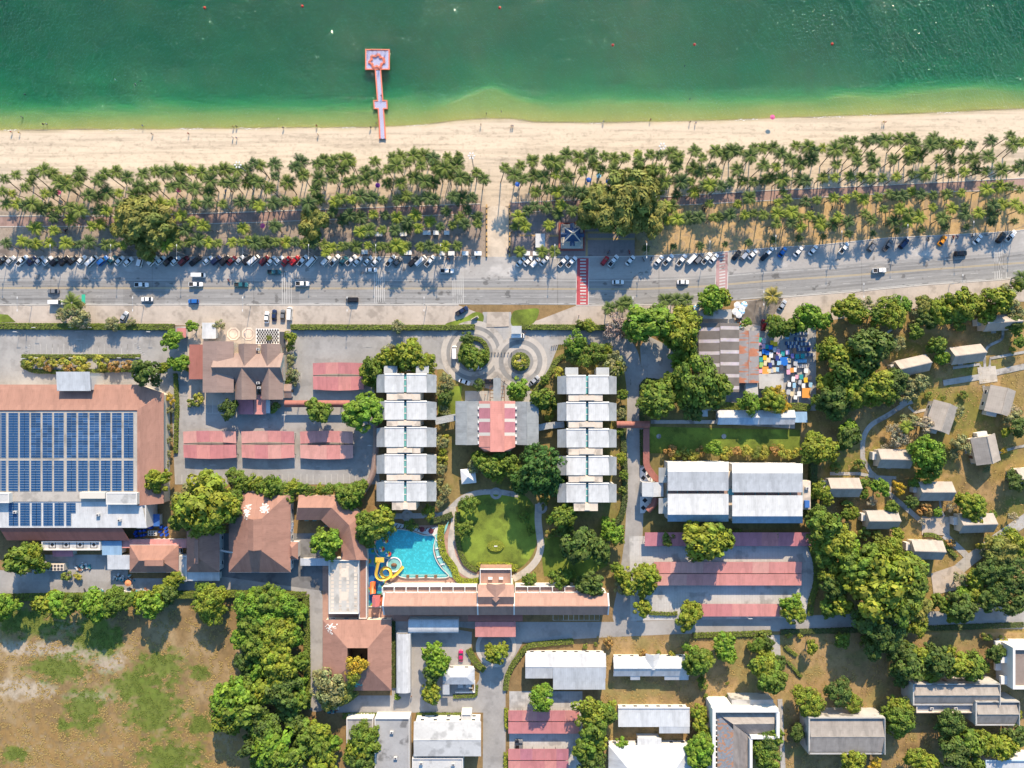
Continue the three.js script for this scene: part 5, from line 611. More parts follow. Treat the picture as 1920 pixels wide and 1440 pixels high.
const palmRows = [
  ['tall coconut palm of the seaward row', 10, 1, [...z4([30, 300, 115, 270, 250, 265, 330, 240, 395, 265, 230, 320, 500, 300, 600, 250, 740, 310, 790, 260, 870, 250, 580, 320, 960, 295, 1070, 260, 1165, 240, 1250, 255, 1345, 240, 1430, 235, 1515, 255, 1600, 235, 1690, 235, 1785, 235, 1860, 225, 1900, 185]), ...z5([30, 200, 140, 195, 285, 210, 340, 175, 460, 190, 510, 155, 580, 160, 680, 150, 720, 180, 560, 215, 650, 225, 890, 170, 1090, 130, 1025, 150, 1180, 130, 1140, 175, 1060, 205, 1240, 195, 1260, 130, 1330, 140, 1340, 200, 1435, 140, 1520, 130, 1420, 220, 1505, 195])]],
  ['coconut palm of the second row from the sand', 9.5, 0, [...z4([185, 365, 440, 320, 490, 350, 340, 415, 395, 400, 660, 425, 730, 425, 800, 405, 895, 415, 1010, 415, 1040, 350, 1100, 380, 1165, 355, 1280, 360, 1360, 330, 1455, 375, 1580, 320, 1670, 330, 1750, 325, 1850, 335, 1570, 400, 1900, 300]), ...z5([20, 330, 100, 370, 145, 280, 240, 330, 345, 270, 440, 385, 475, 300, 580, 295, 680, 330, 740, 310, 820, 310, 825, 240, 900, 265, 985, 235, 985, 330, 1090, 330, 1190, 290, 1270, 320, 1330, 330, 1380, 250, 1455, 280, 1530, 290, 1590, 310, 1650, 255, 1710, 300])]],
  ['dark coconut palm along the sand edge of the promenade', 9, 2, [...z4([20, 400, 90, 410, 50, 490, 130, 490, 190, 500, 240, 490, 310, 530, 370, 510, 440, 530, 520, 510, 600, 540, 740, 530, 800, 540, 900, 510, 940, 500, 1210, 490, 1290, 480, 1370, 480, 1470, 490, 1560, 480, 1670, 490, 1800, 470, 1900, 480]), ...z5([25, 500, 130, 480, 225, 465, 300, 470, 390, 480, 470, 450, 590, 475, 640, 450, 720, 460, 780, 430, 870, 440, 950, 455, 1060, 460, 1130, 430, 1210, 460, 1290, 440, 1340, 460, 1475, 430, 1620, 440, 1545, 450])]],
  ['yellow green palm between promenade and kerb', 7, 3, [...z4([400, 585, 530, 600, 265, 670, 405, 690, 685, 660, 755, 640, 900, 590, 1440, 620, 1520, 650, 1350, 570, 1390, 690, 1825, 670]), ...z5([140, 655, 510, 590, 575, 550, 700, 570, 655, 610, 785, 590, 875, 565, 965, 570, 1060, 590, 1140, 620, 1200, 575, 1300, 620, 1430, 545, 1525, 595, 1580, 535, 1655, 580, 780, 700, 850, 685, 945, 685, 1040, 685, 1140, 670, 1220, 670, 1380, 665, 1475, 650, 1565, 640, 1660, 640])]],
  ['bright palm of the kerbside row', 7.5, 3, [...z4([45, 785, 165, 770, 220, 785, 270, 790, 370, 780, 490, 780, 590, 790, 665, 775, 790, 795, 850, 790, 920, 800, 1240, 800, 1330, 790, 1400, 780, 1440, 770, 1490, 760, 1560, 775, 1630, 785, 1740, 775, 1800, 780, 1860, 770, 1910, 780]), ...z5([25, 780, 80, 780, 150, 775, 220, 780, 290, 770, 360, 785, 430, 790, 510, 790, 520, 850, 570, 820, 640, 810, 670, 800, 750, 810, 835, 800, 900, 820, 935, 805, 990, 815, 1050, 800, 1085, 820, 1130, 800, 1235, 810, 1295, 805, 1350, 825, 1415, 810, 1510, 805])]],
  ['tall coconut palm of the seaward row', 10, 1, [[946, 314], ...z6([70, 200, 155, 165, 265, 165, 315, 175, 360, 200, 405, 125, 505, 140, 600, 120, 620, 190, 690, 135, 765, 145, 850, 135, 945, 110, 960, 165, 1040, 120, 1105, 120, 1195, 105, 1250, 140, 1370, 90, 1430, 140, 1530, 95, 1600, 120, 1650, 90, 1700, 90, 1790, 125, 1810, 60, 1880, 65]), ...z7([35, 225, 95, 270, 205, 210, 295, 220, 345, 250, 405, 235, 500, 235, 570, 195, 640, 170, 735, 180, 800, 160, 890, 175, 980, 160, 1070, 160, 1110, 215, 1050, 260, 1240, 160, 1215, 210, 1290, 190, 1370, 205, 1440, 195, 1520, 205, 1670, 175, 1820, 140, 1840, 200, 1900, 190])]],
  ['coconut palm of the second row from the sand', 9.5, 0, [...z6([20, 275, 90, 300, 160, 280, 240, 285, 330, 270, 420, 285, 530, 240, 675, 235, 755, 230, 1055, 230, 1120, 230, 1210, 220, 1240, 200, 1365, 220, 1420, 250, 1500, 220, 1540, 250, 1690, 230, 1890, 200]), ...z7([60, 370, 170, 310, 230, 345, 325, 315, 510, 350, 640, 270, 670, 330, 770, 290, 800, 350, 945, 310, 1060, 320, 1130, 285, 1280, 305, 1375, 310, 1470, 315, 1540, 310, 1650, 295])]],
  ['dark coconut palm along the sand edge of the promenade', 9, 2, [...z6([175, 400, 265, 375, 340, 400, 415, 390, 470, 400, 530, 400, 640, 380, 860, 250, 1150, 320, 1260, 320, 1340, 320, 1440, 350, 1490, 350, 1570, 350, 1640, 330, 1730, 320, 1810, 320, 1900, 310]), ...z7([25, 450, 110, 460, 240, 460, 290, 480, 410, 450, 500, 450, 610, 440, 700, 445, 770, 450, 860, 450, 965, 440, 1080, 420, 1180, 420, 1290, 400, 1380, 420, 1470, 410, 1560, 400, 1630, 405, 1755, 390, 1860, 380, 1910, 360])]],
  ['palm along the road side of the promenade', 7.5, 3, [...z6([165, 500, 255, 515, 120, 540, 370, 500, 455, 545, 345, 560, 50, 585, 100, 655, 20, 655, 275, 650, 1240, 425, 1200, 505, 1140, 510, 1480, 485, 1690, 490, 1780, 440, 1370, 400]), ...z7([115, 565, 150, 610, 75, 640, 280, 630, 370, 620, 490, 600, 590, 605, 660, 580, 710, 610, 820, 595, 910, 570, 970, 590, 1010, 590, 1080, 560, 1150, 580, 1240, 580, 1345, 575, 1450, 565, 1640, 535, 1740, 520, 1820, 520, 1890, 540])]],
  ['palm standing in the golden sand strip', 7.5, 3, [...z6([1165, 610, 1240, 600, 1320, 600, 1400, 590, 1500, 590, 1550, 590, 1640, 570, 1750, 570, 1815, 565, 1890, 570]), ...z7([70, 720, 170, 705, 230, 750, 310, 740, 65, 800, 170, 790, 245, 820, 380, 770, 400, 800, 490, 790, 530, 745, 600, 780, 730, 720, 780, 770, 870, 690, 990, 690, 940, 780, 1060, 720, 1050, 780, 1140, 750, 1240, 670, 1310, 750, 1380, 680, 1480, 670, 1480, 730, 1580, 720, 1690, 660, 1690, 730, 1760, 650, 1850, 650, 1910, 690])]],
];
{ const all = []; palmRows.forEach(([lab, h, tint, pts], row) => pts.forEach(([px, py]) => all.push({ lab, row, tint, px: px + rr(-1, 1), py: py + rr(-1, 1), h: h * rr(0.72, 1.15), s: (row % 5 < 3 ? 0.93 : 0.84) * rr(0.68, 1.2) })));
  const order = all.map((p, i) => [p.s * (hash(i, 3) * 0.3 + 1), i]).sort((a, b) => b[0] - a[0]), keep = new Set(order.slice(0, 300).map(q => q[1])), restC = palmCrowns.map(() => []), restT = [];
  const trunks = {}; const mv = new THREE.Matrix4(), qv = new THREE.Quaternion(), ev = new THREE.Euler();
  all.forEach((p, i) => {
    const v = V3(p.px, p.py, p.h), front = p.row % 5 < 2 ? 1 : 0, lx = rr(-1, 1) * 1.1 + (p.row >= 5 ? 0.8 : -0.2), lz = front ? -rr(0.8, 3.2) : rr(-1.3, 0.6), vi = i % 5, tk = i % 12, key = `${p.row}_${tk}`;
    if (!trunks[key]) trunks[key] = [trunkGeo(p.h, lx, lz), p.h, lx, lz]; const [tg, th, tx, tz] = trunks[key], sc = p.h / th, turn = rr(0, 6.28), tint = palmMats[R() < 0.5 ? p.tint : R() < 0.75 ? Math.max(0, p.tint - 1) : (p.tint + 1) % 4];
    if (keep.has(i)) {
      const t = thing('coconut_palm', `${p.lab}, ${placeAlong(p.px)}`, 'palm tree', ['seaward palms west', 'second row palms west', 'promenade palms west', 'kerb palms west', 'kerbside palm row', 'seaward palms east', 'second row palms east', 'promenade palms east', 'roadside palms east', 'sand strip palms'][p.row], v.x - tx, 0, v.z - tz);
      const b = part('trunk', tg, barkMat, t); b.scale.set(1, sc, 1); const c = part('crown', palmCrowns[vi], tint, t); c.position.set(tx, p.h, tz); c.rotation.set(rr(-0.12, 0.12), turn, rr(-0.12, 0.12)); c.scale.setScalar(p.s); const n = part('coconuts', palmNuts, nutMat, t); n.position.set(tx, p.h, tz);
    } else { qv.setFromEuler(ev.set(rr(-0.12, 0.12), turn, rr(-0.12, 0.12))); restC[vi].push(mv.clone().compose(v, qv, new THREE.Vector3(p.s, p.s, p.s))); const g = tg.clone(); g.scale(1, sc, 1); g.translate(v.x - tx, 0, v.z - tz); restT.push(g); }
  });
  const gr = thing('palm_thicket', 'remaining smaller coconut palms filling the beach rows', 'palm trees'); gr.userData.kind = 'stuff';
  part('trunks', mergeGeometries(restT), barkMat, gr); restC.forEach((l, k) => { const m = new THREE.InstancedMesh(palmCrowns[k], palmMats[[0, 1, 3, 2, 1][k]], l.length); l.forEach((q, j) => m.setMatrixAt(j, q)); m.name = 'crowns'; m.castShadow = m.receiveShadow = true; gr.add(m); });
}
function palm(label, px, py, h, s, tint, name = 'palm', group) { const v = V3(px, py, h), lx = rr(-0.6, 0.6), lz = rr(-0.6, 0.6), t = thing(name, label, 'palm tree', group, v.x - lx, 0, v.z - lz); part('trunk', trunkGeo(h, lx, lz, 0.22, 0.15), barkMat, t); const c = part('crown', palmCrowns[Math.floor(R() * 5)], palmMats[tint], t); c.position.set(lx, h, lz); c.rotation.y = rr(0, 6); c.scale.setScalar(s); return t; }
for (const [x, y, s] of [[135, 568, 1.3], [1448, 555, 1.2]]) palm(s > 1.25 ? 'big ragged palm on the west pavement' : 'big palm on the dusty pavement by the cart yard', x, y, 6, s, s > 1.25 ? 1 : 4);
for (const [x, y] of [...z6([730, 1270, 820, 1245, 860, 1225, 1150, 1210, 1230, 1210, 1310, 1210]), [1915, 520]]) palm('palm beside the street trees on the hotel side of the road', x, y, 6, 0.95, 0, 'palm', 'hotel side palms');
for (const [x, y] of [...z6([60, 845, 225, 845, 315, 845])]) palm('low palm at the kerb before the shrine forecourt', x, y, 4.5, 0.8, 1, 'low_palm', 'forecourt palms');
for (const [x, y] of [...z6([1005, 820, 1210, 810, 1410, 805, 1600, 790, 1775, 780]), ...z7([45, 920, 235, 905, 415, 895, 605, 875, 790, 870, 970, 850, 1155, 840, 1330, 820, 1490, 820, 1680, 790, 1850, 780])]) palm('young dark palm with a round head at the east kerb', x, y, 3, rr(0.42, 0.6), 2, 'young_palm', 'young palms at the kerb');
for (const [x, y] of [[1700, 800], [370, 920], [365, 1000], [1330, 1240]]) palm('palm head rising among broadleaf trees', x, y, 7, 0.8, 3, 'garden_palm', 'garden palms');

// ---------------------------------------------------------------- broadleaf trees
// crown of unit radius: clumps over a dome, each clump many small leaf faces; o.fine = smaller feathery faces
function crownGeo(seed, o = {}) {
  const r = rng(seed * 131 + 7), P = [], N = [], C = [], nl = o.lobes || 46, lobes = [];
  for (let i = 0; i < nl; i++) { const a = r() * 6.283, u = Math.sqrt((i + 0.5) / nl), rad = 0.74 * u * (0.8 + 0.35 * r()); const y = (o.flat || 0.78) * Math.sqrt(Math.max(0, 1 - rad * rad)) * (0.75 + 0.35 * r()) - 0.12 * r(); lobes.push([rad * Math.cos(a), y, rad * Math.sin(a), (o.lr || 0.2) * (0.7 + 0.6 * r())]); }
  const q = o.n || 74, ls = o.ls || 0.058;
  for (const [lx, ly, lz, lr] of lobes) { const kt = 0.82 + 0.36 * r(), kh = r();
    for (let i = 0; i < q; i++) {
      let x = r() * 2 - 1, y = r() * 2 - 1, z = r() * 2 - 1, d = Math.hypot(x, y, z); if (d > 1 || d < 0.2) { i--; continue; } const rad = lr * (0.72 + 0.34 * r()); if (y < -0.35) continue; x /= d; y /= d; z /= d;
      const cx = lx + x * rad, cy = ly + y * rad * 0.85, cz = lz + z * rad, s = ls * (0.6 + 0.8 * r());
      const nx = x + (r() - 0.5) * 0.75, ny = y + 0.1 + (r() - 0.5) * 0.75, nz = z + (r() - 0.5) * 0.75, n = new THREE.Vector3(nx, ny, nz).normalize(), t = new THREE.Vector3(r() - 0.5, r() - 0.5, r() - 0.5).cross(n).normalize(), b = n.clone().cross(t), e = o.long || 1.25, k = kt * (0.7 + 0.6 * r()), yl = 1 + 0.35 * (kh - 0.5);
      const v = (p, w) => [cx + t.x * p * s + b.x * w * s, cy + t.y * p * s + b.y * w * s, cz + t.z * p * s + b.z * w * s];
      P.push(...v(-e, 0), ...v(0, -0.75), ...v(e, 0.1), ...v(-e, 0), ...v(e, 0.1), ...v(0.1, 0.8)); for (let j = 0; j < 6; j++) C.push(k * yl, k, k * 0.9);
    } }
  return geoOf(P, C);
}
const crownSets = {
  broad: [1, 2, 3, 4, 5, 6, 7].map(s => crownGeo(s, { ls: 0.040 + 0.006 * s, n: 118 - 10 * s, lobes: [38, 60, 46, 30, 54, 42, 34][s - 1], lr: [0.22, 0.16, 0.2, 0.25, 0.18, 0.21, 0.23][s - 1], flat: 0.6 + 0.05 * s })), dense: [11, 12, 13].map(s => crownGeo(s, { lobes: 90, lr: 0.14, n: 50, ls: 0.045, flat: 0.7 })), loose: [21, 22, 23].map(s => crownGeo(s, { lobes: 22, lr: 0.25, n: 80, ls: 0.055, flat: 0.55 })),
  sparse: [31, 32, 33].map(s => crownGeo(s, { lobes: 26, lr: 0.2, n: 34, ls: 0.05, flat: 0.5 })), feather: [41, 42].map(s => crownGeo(s, { lobes: 40, lr: 0.24, n: 130, ls: 0.05, long: 2.4, flat: 0.7 })), shrub: [51, 52, 53].map(s => crownGeo(s, { lobes: 14, lr: 0.34, n: 80, ls: 0.10, flat: 0.75 })),
};
const kinds = {                                     // [crown set, colour, height factor, words]
  g: ['broad', leafMat(0.101, 0.158, 0.012), 1.25, 'leafy green tree'], d: ['dense', leafMat(0.038, 0.101, 0.012), 1.3, 'dense dark green tree'], y: ['broad', leafMat(0.168, 0.207, 0.013), 1.2, 'yellow green tree'], o: ['feather', leafMat(0.175, 0.185, 0.035), 1.0, 'olive feathery tree'], k: ['broad', leafMat(0.063, 0.106, 0.013), 1.3, 'deep green tree'], Y: ['loose', leafMat(0.36, 0.26, 0.015), 1.2, 'golden yellow tree'], p: ['sparse', leafMat(0.34, 0.31, 0.22), 1.1, 'pale flowering tree'], b: ['sparse', leafMat(0.30, 0.24, 0.23), 1.1, 'bare grey tree'], s: ['shrub', leafMat(0.13, 0.165, 0.022), 0.7, 'round green shrub'], t: ['shrub', leafMat(0.26, 0.25, 0.03), 0.7, 'yellow green shrub'], r: ['shrub', leafMat(0.30, 0.17, 0.05), 0.7, 'orange brown shrub'], f: ['loose', leafMat(0.19, 0.205, 0.085), 1.0, 'grey green flowering tree'], v: ['broad', leafMat(0.122, 0.216, 0.013), 1.2, 'bright green tree'],
};
const trunkVar = [1, 2, 3].map(k => { const r = rng(k * 9), gs = []; const main = new THREE.CylinderGeometry(0.055, 0.085, 0.62, 7); main.translate(0, 0.31, 0); gs.push(main); for (let i = 0; i < 6; i++) { const a = i * 1.05 + r(), l = 0.55 + 0.3 * r(), g = new THREE.CylinderGeometry(0.012, 0.042, l, 5); g.translate(0, l / 2, 0); g.rotateZ(-(0.5 + 0.5 * r())); g.rotateY(a); g.translate(0, 0.48 + 0.1 * r(), 0); gs.push(g); } return mergeGeometries(gs); });
const treeName = { g: 'leafy_tree', d: 'dense_tree', y: 'yellowish_tree', o: 'feathery_tree', k: 'dark_tree', Y: 'golden_tree', p: 'pale_tree', b: 'bare_tree', f: 'flowering_tree', v: 'bright_tree', s: 'shrub', t: 'shrub', r: 'shrub' };
const grown = [];
function crownOn(t, k, r, ch, x, z) { const [set, mat] = kinds[k], c = part('crown', pick(crownSets[set]), mat, t), w = rr(0.84, 1.16); c.position.set(x, ch, z); c.rotation.y = rr(0, 6.28); c.scale.set(r * w, r * rr(0.8, 1.15), r * (2 - w)); if (r > 3.6) for (let i = 0; i < 2; i++) { const b = part('bough', pick(crownSets[set]), mat, t), a = rr(0, 6.28), q = r * rr(0.42, 0.58); b.position.set(x + Math.cos(a) * r * 0.62, ch - r * rr(0.05, 0.25), z + Math.sin(a) * r * 0.62); b.rotation.y = rr(0, 6.28); b.scale.set(q, q * 0.9, q); } }
function tree(k, px, py, rp, area, group) {
  const [set, , hf, words] = kinds[k], r = rp * S * 1.10, h = Math.max(1, r * hf), shrub = set === 'shrub', ch = shrub ? r * 0.35 : h * 0.72, v = V3(px, py, ch + r * 0.35);
  if (area.startsWith('rising')) { const t = thing(treeName[k], `${words} ${area}`, 'tree', null, v.x, 0, v.z); part('trunk', trunkVar[0], barkDark, t).scale.set(r, 10, r); crownOn(t, k, r, 9.2, 0, 0); return; }
  const big = shrub ? null : grown.find(g => g.area === area && Math.hypot(g.x - v.x, g.z - v.z) < 0.78 * g.r);   // a lower bough of a tree already standing there
  if (big) { crownOn(big.t, k, r, ch, v.x - big.x, v.z - big.z); return; }
  const t = thing(treeName[k], `${words} ${area}`, shrub ? 'shrub' : 'tree', group || `plants ${area}`, v.x, 0, v.z), q = part('trunk', trunkVar[Math.floor(R() * 3)], barkDark, t); q.scale.set(r, shrub ? r * 0.5 : ch * 1.15, r); q.rotation.y = rr(0, 6.28);
  crownOn(t, k, r, ch, 0, 0); grown.push({ t, x: v.x, z: v.z, r, area, shrub });
}
function sizeLabels() {                             // among look-alikes the largest and the smallest are told by size
  const m = {}; for (const g of grown) (m[g.t.userData.label] ||= []).push(g);
  for (const l of Object.values(m)) { if (l.length < 2) continue; l.sort((a, b) => b.r - a.r); const s = (g, w) => { g.t.userData.label = w + ' ' + g.t.userData.label; };
    if (l.length === 2) { if (l[0].r > l[1].r * 1.05) { s(l[0], 'larger'); s(l[1], 'smaller'); } } else { if (l[0].r > l[1].r * 1.05) s(l[0], 'largest'); const n = l.length; if (l[n - 1].r < l[n - 2].r * 0.95) s(l[n - 1], 'smallest'); if (n === 3 && l[0].r > l[1].r * 1.05 && l[2].r < l[1].r * 0.95) s(l[1], 'medium sized'); } }
}
const plant = (area, list, group) => { const all = list.trim().split(/\s+/).map(s => [s[0], ...s.slice(1).split(',').map(Number)]).sort((a, b) => b[3] - a[3]); for (const [k, x, y, r] of all) tree(k, x, y, r, area, group); };
plant('among the palms west of the slipway', 'o268,405,44 o240,425,30 o295,430,34 o275,460,24 o585,418,30');
plant('behind the shrine forecourt', 'o1185,368,48 o1125,390,40 o1165,405,42 o1220,405,34 o1205,345,34 o1120,375,28');
plant('on the west pavement', 'f140,590,24 f115,590,14 f209,606,15 f245,605,10 p155,600,18');
plant('by the guard hut', 'v322,640,20 v340,682,16 v325,682,14 v362,612,13 f410,610,12 s383,612,6');
plant('at the end of the planted island', 'k280,697,28 y308,690,12');
plant('on the planted island', 't60,680,10 t75,676,12 t100,682,10 t122,680,12 t150,676,14 t155,686,12 t190,677,12 t190,688,10 r90,690,9 r215,686,12 r130,690,10 s50,684,9 r240,684,10');
plant('along the lane beside the solar hall', 'Y320,748,11 f317,770,9 f315,800,8 f316,825,8 f315,850,8 f313,870,7 y297,900,24 g285,905,14 y310,892,14');
plant('in the beds round the restaurant', 'k428,767,19 y545,632,13 y545,650,10 f545,675,12 f548,700,13 s542,712,10 f552,715,9 s515,765,12 s360,755,9 t372,748,11 s352,690,8 s503,634,6');
plant('beside the car park shelters', 'g596,772,24 v680,773,38 v690,760,26');
plant('north of the west wing', 'y760,665,28 y790,680,24 y730,672,22 g700,690,22 y690,700,20 f727,658,16 y800,690,20 g705,715,16 f745,612,14 y775,655,20 g712,678,14');
plant('in the strip east of the west wing', 'f838,715,16 f828,735,14 k835,745,14 f835,770,12 f832,790,10 t830,860,11 f828,830,14 f825,880,12 f835,920,13 f826,940,12 f822,905,10 y830,845,9 t835,820,8');
plant('before the lobby', 'k898,722,13 v972,728,21 v965,745,14 g1018,745,22 g1030,755,16 g1008,752,14 t1030,780,10 g1022,712,10');
plant('inside the larger turning circle', 'g888,675,20 g880,660,16 k875,635,14 g870,670,14 g900,668,16');
plant('inside the smaller turning circle', 't974,680,12');
plant('behind the lobby roof', 'g905,865,20 g925,875,24 g945,860,22 f893,872,18 g960,878,20 y935,890,18');
plant('towering over the round lawn', 'd1015,880,44 d985,900,28 d1030,905,28 d1000,855,26');
plant('along the paths round the lawn', 'g879,945,19 g872,990,16 y804,960,15 g770,985,13 g985,970,12 g995,995,10 t1030,975,8 s1020,940,9 s1035,1000,10');
plant('between the east wing and the pool building', 'g1055,968,26 k1080,1020,34 k1110,1020,24 v1150,1000,20 v1140,985,16 y1155,1010,15 k1060,990,18 k1125,1035,22 f1060,1005,12');
plant('in front of the long hotel', 'g992,1085,15 g1050,1085,20 g1060,1078,16 k1108,1095,26 o1100,1100,20 y1165,1075,18 y1178,1095,20 f1165,1100,16 y1212,1082,26 y1208,1100,20 g1158,1065,14');
plant('along the east edge of the east wing', 'f1150,685,26 y1152,690,20 g1168,740,12 f1165,775,12 g1160,810,10 y1164,860,12 g1170,890,10 s1166,920,8 s1150,725,10');
plant('beside the eastern bend of the drive', 'v1080,642,22 g1085,655,18 k1075,668,16 g1120,662,20 g1100,675,18 y1140,655,12 t1048,700,12 b1155,605,24 b1150,625,20 y1105,610,14 s1090,605,10 b1172,628,16');
plant('crowding the street before the cart yard', 'v1215,605,42 g1200,615,30 y1275,625,34 y1285,600,30 g1285,650,28 v1280,670,24 v1337,563,26 y1350,560,20 v1320,565,16');
plant('round the yard beside the east drive', 'g1310,715,48 g1275,715,30 g1335,735,36 y1290,740,30 g1230,750,34 y1225,760,28 g1245,740,26 k1300,760,26 p1328,690,12');
plant('hedging the cart yard', 'v1405,755,22 y1450,752,24 Y1455,745,22 v1400,604,10 g1455,610,20 g1478,612,18 v1520,595,24 v1500,600,20 v1545,600,16 y1450,600,14 Y1470,765,14 g1440,735,12 g1530,750,12');
plant('between the street and the bungalow garden', 'y1592,580,26 y1605,590,20 f1620,570,20 g1640,590,18 y1665,572,22 v1690,570,20 y1680,595,24 y1650,600,16 f1730,590,18 y1760,585,24 y1800,570,30 g1790,590,24 y1830,575,22 y1870,565,26 f1890,560,26 f1905,590,20 y1850,590,20 o1735,575,18 y1905,535,14 k1740,600,18 k1900,605,16');
plant('massed on the west side of the bungalow garden', 'y1555,650,20 y1575,670,30 k1620,660,36 k1640,650,30 g1590,700,36 y1640,720,38 k1675,715,26 y1600,730,34 k1560,745,30 y1555,720,22 g1610,690,24 g1545,660,16 k1570,770,24 g1660,740,22');
plant('scattered round the upper bungalows', 'f1720,720,22 f1700,740,18 v1762,670,14 g1755,645,18 g1715,620,16 f1685,645,16 v1770,672,12 s1800,615,10 g1910,640,14 g1905,615,14 f1795,770,15 f1905,785,18 k1910,800,18 p1900,770,14 s1740,740,8 s1768,745,6 s1805,740,8 t1898,655,7');
plant('among the middle bungalows', 'v1740,852,32 g1745,865,28 v1740,890,18 p1735,795,20 p1690,820,22 p1680,810,16 f1705,790,18 k1590,820,24 v1588,805,20 y1545,845,26 y1525,840,28 f1805,835,18 f1790,850,12 p1660,840,10 y1885,810,10 Y1882,845,7 s1610,870,10 s1565,875,10 k1905,905,18 k1895,890,12 f1850,880,8');
plant('among the lower bungalows', 'v1652,915,18 Y1685,915,14 k1708,940,14 g1712,905,12 y1825,945,26 y1830,960,20 v1810,938,16 r1735,955,15 v1757,960,10 p1785,950,12 g1672,950,14 s1588,945,11 y1600,962,13 g1585,965,12 y1540,920,20 y1550,935,14 p1635,940,12 s1620,1000,12 s1648,1005,14 y1680,1000,14 g1618,905,12 g1620,925,11 p1728,978,9 p1900,970,12 g1862,965,9 t1836,1022,8 r1783,1018,8');
plant('massed south of the bungalow garden', 'g1545,985,34 y1575,1020,34 v1590,1040,30 g1620,1060,40 y1660,1070,46 g1700,1090,44 y1640,1110,48 g1690,1130,40 k1640,1170,36 y1560,1070,24 g1545,1040,26 k1560,1100,24 y1575,1130,22 g1555,1140,20 y1700,1060,30 k1720,1100,20 o1720,1140,26 y1670,1030,26 k1670,1190,34 y1610,1090,34 y1720,1170,24 g1535,1010,24');
plant('lining the broad slanted drive', 'y1900,1020,24 o1880,1030,28 f1865,1050,22 k1900,1060,28 y1885,1010,20 f1800,1085,15 y1825,1085,18 y1880,1085,18 k1905,1090,26 k1870,1110,24 y1830,1115,20 v1810,1120,18 k1800,1140,28 y1790,1150,20 k1850,1125,22 k1900,1130,24 g1765,1130,18 k1855,1070,26');
plant('over the paver car park', 'y1325,1015,40 g1345,1010,30 y1310,1030,28 y1290,1155,26 y1300,1145,18 v1485,1130,20 y1490,1150,22 y1490,1140,16 y1205,1140,18 s1250,1010,14 s1400,1005,10 s1425,1005,10 s1455,1005,10 s1380,1000,9 s1480,1005,9 k1520,975,16 y1215,1075,20');
plant('in the bamboo row behind the white hotel block', 'r1258,845,12 t1265,850,12 s1285,848,12 t1300,850,13 r1312,848,10 v1340,840,16 t1360,850,13 r1380,848,11 t1400,848,13 s1415,848,12 t1430,848,13 r1450,846,11 t1470,850,14 t1490,850,12 y1525,840,26');
plant('on the dry grass behind the back road', 'v1300,1225,20 g1310,1240,26 g1295,1250,18 v1358,1205,22 v1360,1225,20 g1420,1210,16 k1440,1205,12 y1435,1255,28 g1445,1270,30 g1425,1245,22 k1460,1245,16 y1515,1310,26 y1525,1325,24 k1575,1300,26 y1600,1320,20 g1580,1200,16 y1520,1210,14 s1405,1210,8 k1640,1215,22 r1140,1205,10 r1205,1225,8 s1236,1222,5 s1097,1212,5 t1260,1226,7 s1117,1208,4 s1363,1280,4 s1364,1305,4 s1323,1305,5 s1318,1285,9 g1315,1275,10 y1440,1215,10 s1430,1190,9 t1480,1192,6 t1500,1192,5 s1570,1190,8 s1620,1200,10');
plant('between the southern buildings', 'v1015,1310,26 y1010,1300,18 y1105,1330,30 g1130,1340,26 g1110,1360,30 y1140,1330,20 g1100,1400,30 k1110,1430,26 y1115,1385,24 y1310,1335,16 y1312,1355,17 v1315,1400,28 v1310,1415,26 g1320,1390,22 v1165,1395,14 k1440,1390,24 g1420,1400,20 g1450,1380,20 g1440,1420,26 k1495,1375,16');
plant('among the grey houses', 'y1690,1330,24 g1690,1350,28 y1680,1365,20 y1600,1425,24 Y1640,1435,14 k1785,1355,28 g1810,1390,28 y1850,1395,26 y1880,1400,24 k1790,1410,30 g1820,1430,24 y1720,1420,22 y1740,1435,22 k1905,1380,24 y1905,1340,12 k1760,1240,30 y1790,1245,28 g1820,1250,26 y1750,1260,24 k1700,1250,28 y1720,1230,26 k1690,1220,24 k1870,1225,18 g1845,1250,12 s1850,1195,9 t1880,1200,8 k1690,1270,18 y1850,1350,0.1'.replace(' y1850,1350,0.1', ''));
plant('in front of the square brown house', 'f620,1290,34 o640,1300,24 f605,1275,20 o620,1310,22');
plant('rising from the light well', 'Y672,1238,20'); plant('rising beside the golden tree of the light well', 'y671,1256,14');
plant('beside the small pump house', 'v812,1225,22 v820,1245,22 k808,1262,18 y812,1300,20 y805,1288,14 v828,1238,16 v745,1305,7');
plant('in the back turning circle', 'y930,1225,22');
plant('shading the southern edge houses', 'g680,1380,26 y675,1400,24 g690,1395,22 k680,1430,26 g665,1420,20 y600,1440,30');
plant('round the hip roofed kitchens', 'y385,945,52 y395,920,36 y350,955,30 g420,950,32 y375,975,32 f345,930,26 g335,975,20 y400,985,24 y330,1085,16 y305,1110,18 y318,1095,16 v615,1020,28 g600,1015,22 g700,985,30 y715,970,26 g690,1000,24 y725,990,20 g680,975,18 g650,930,24 g670,920,20 v660,945,16');
plant('in the row behind the car park bays', 'g440,895,18 g455,905,20 y475,905,18 g490,915,18 g510,910,20 g530,920,18 y550,915,16 g565,915,14 g580,920,14 y600,918,12 g615,918,13 g540,935,14 g505,925,16 v520,905,12 v635,915,12');
plant('by the service yard', 'g45,1050,30 y30,1055,22 y60,1040,24 g75,1060,16 s125,1080,9 t145,1082,8');
plant('along the north edge of the dry field', 'v15,1135,26 g0,1145,22 y85,1130,22 v110,1135,26 g135,1130,20 v175,1130,28 g205,1130,28 v190,1145,24 g235,1125,20 v285,1135,26 g300,1125,20 y260,1125,16 k320,1115,18 y390,1130,30 y400,1150,24 g380,1110,20 y410,1115,18');
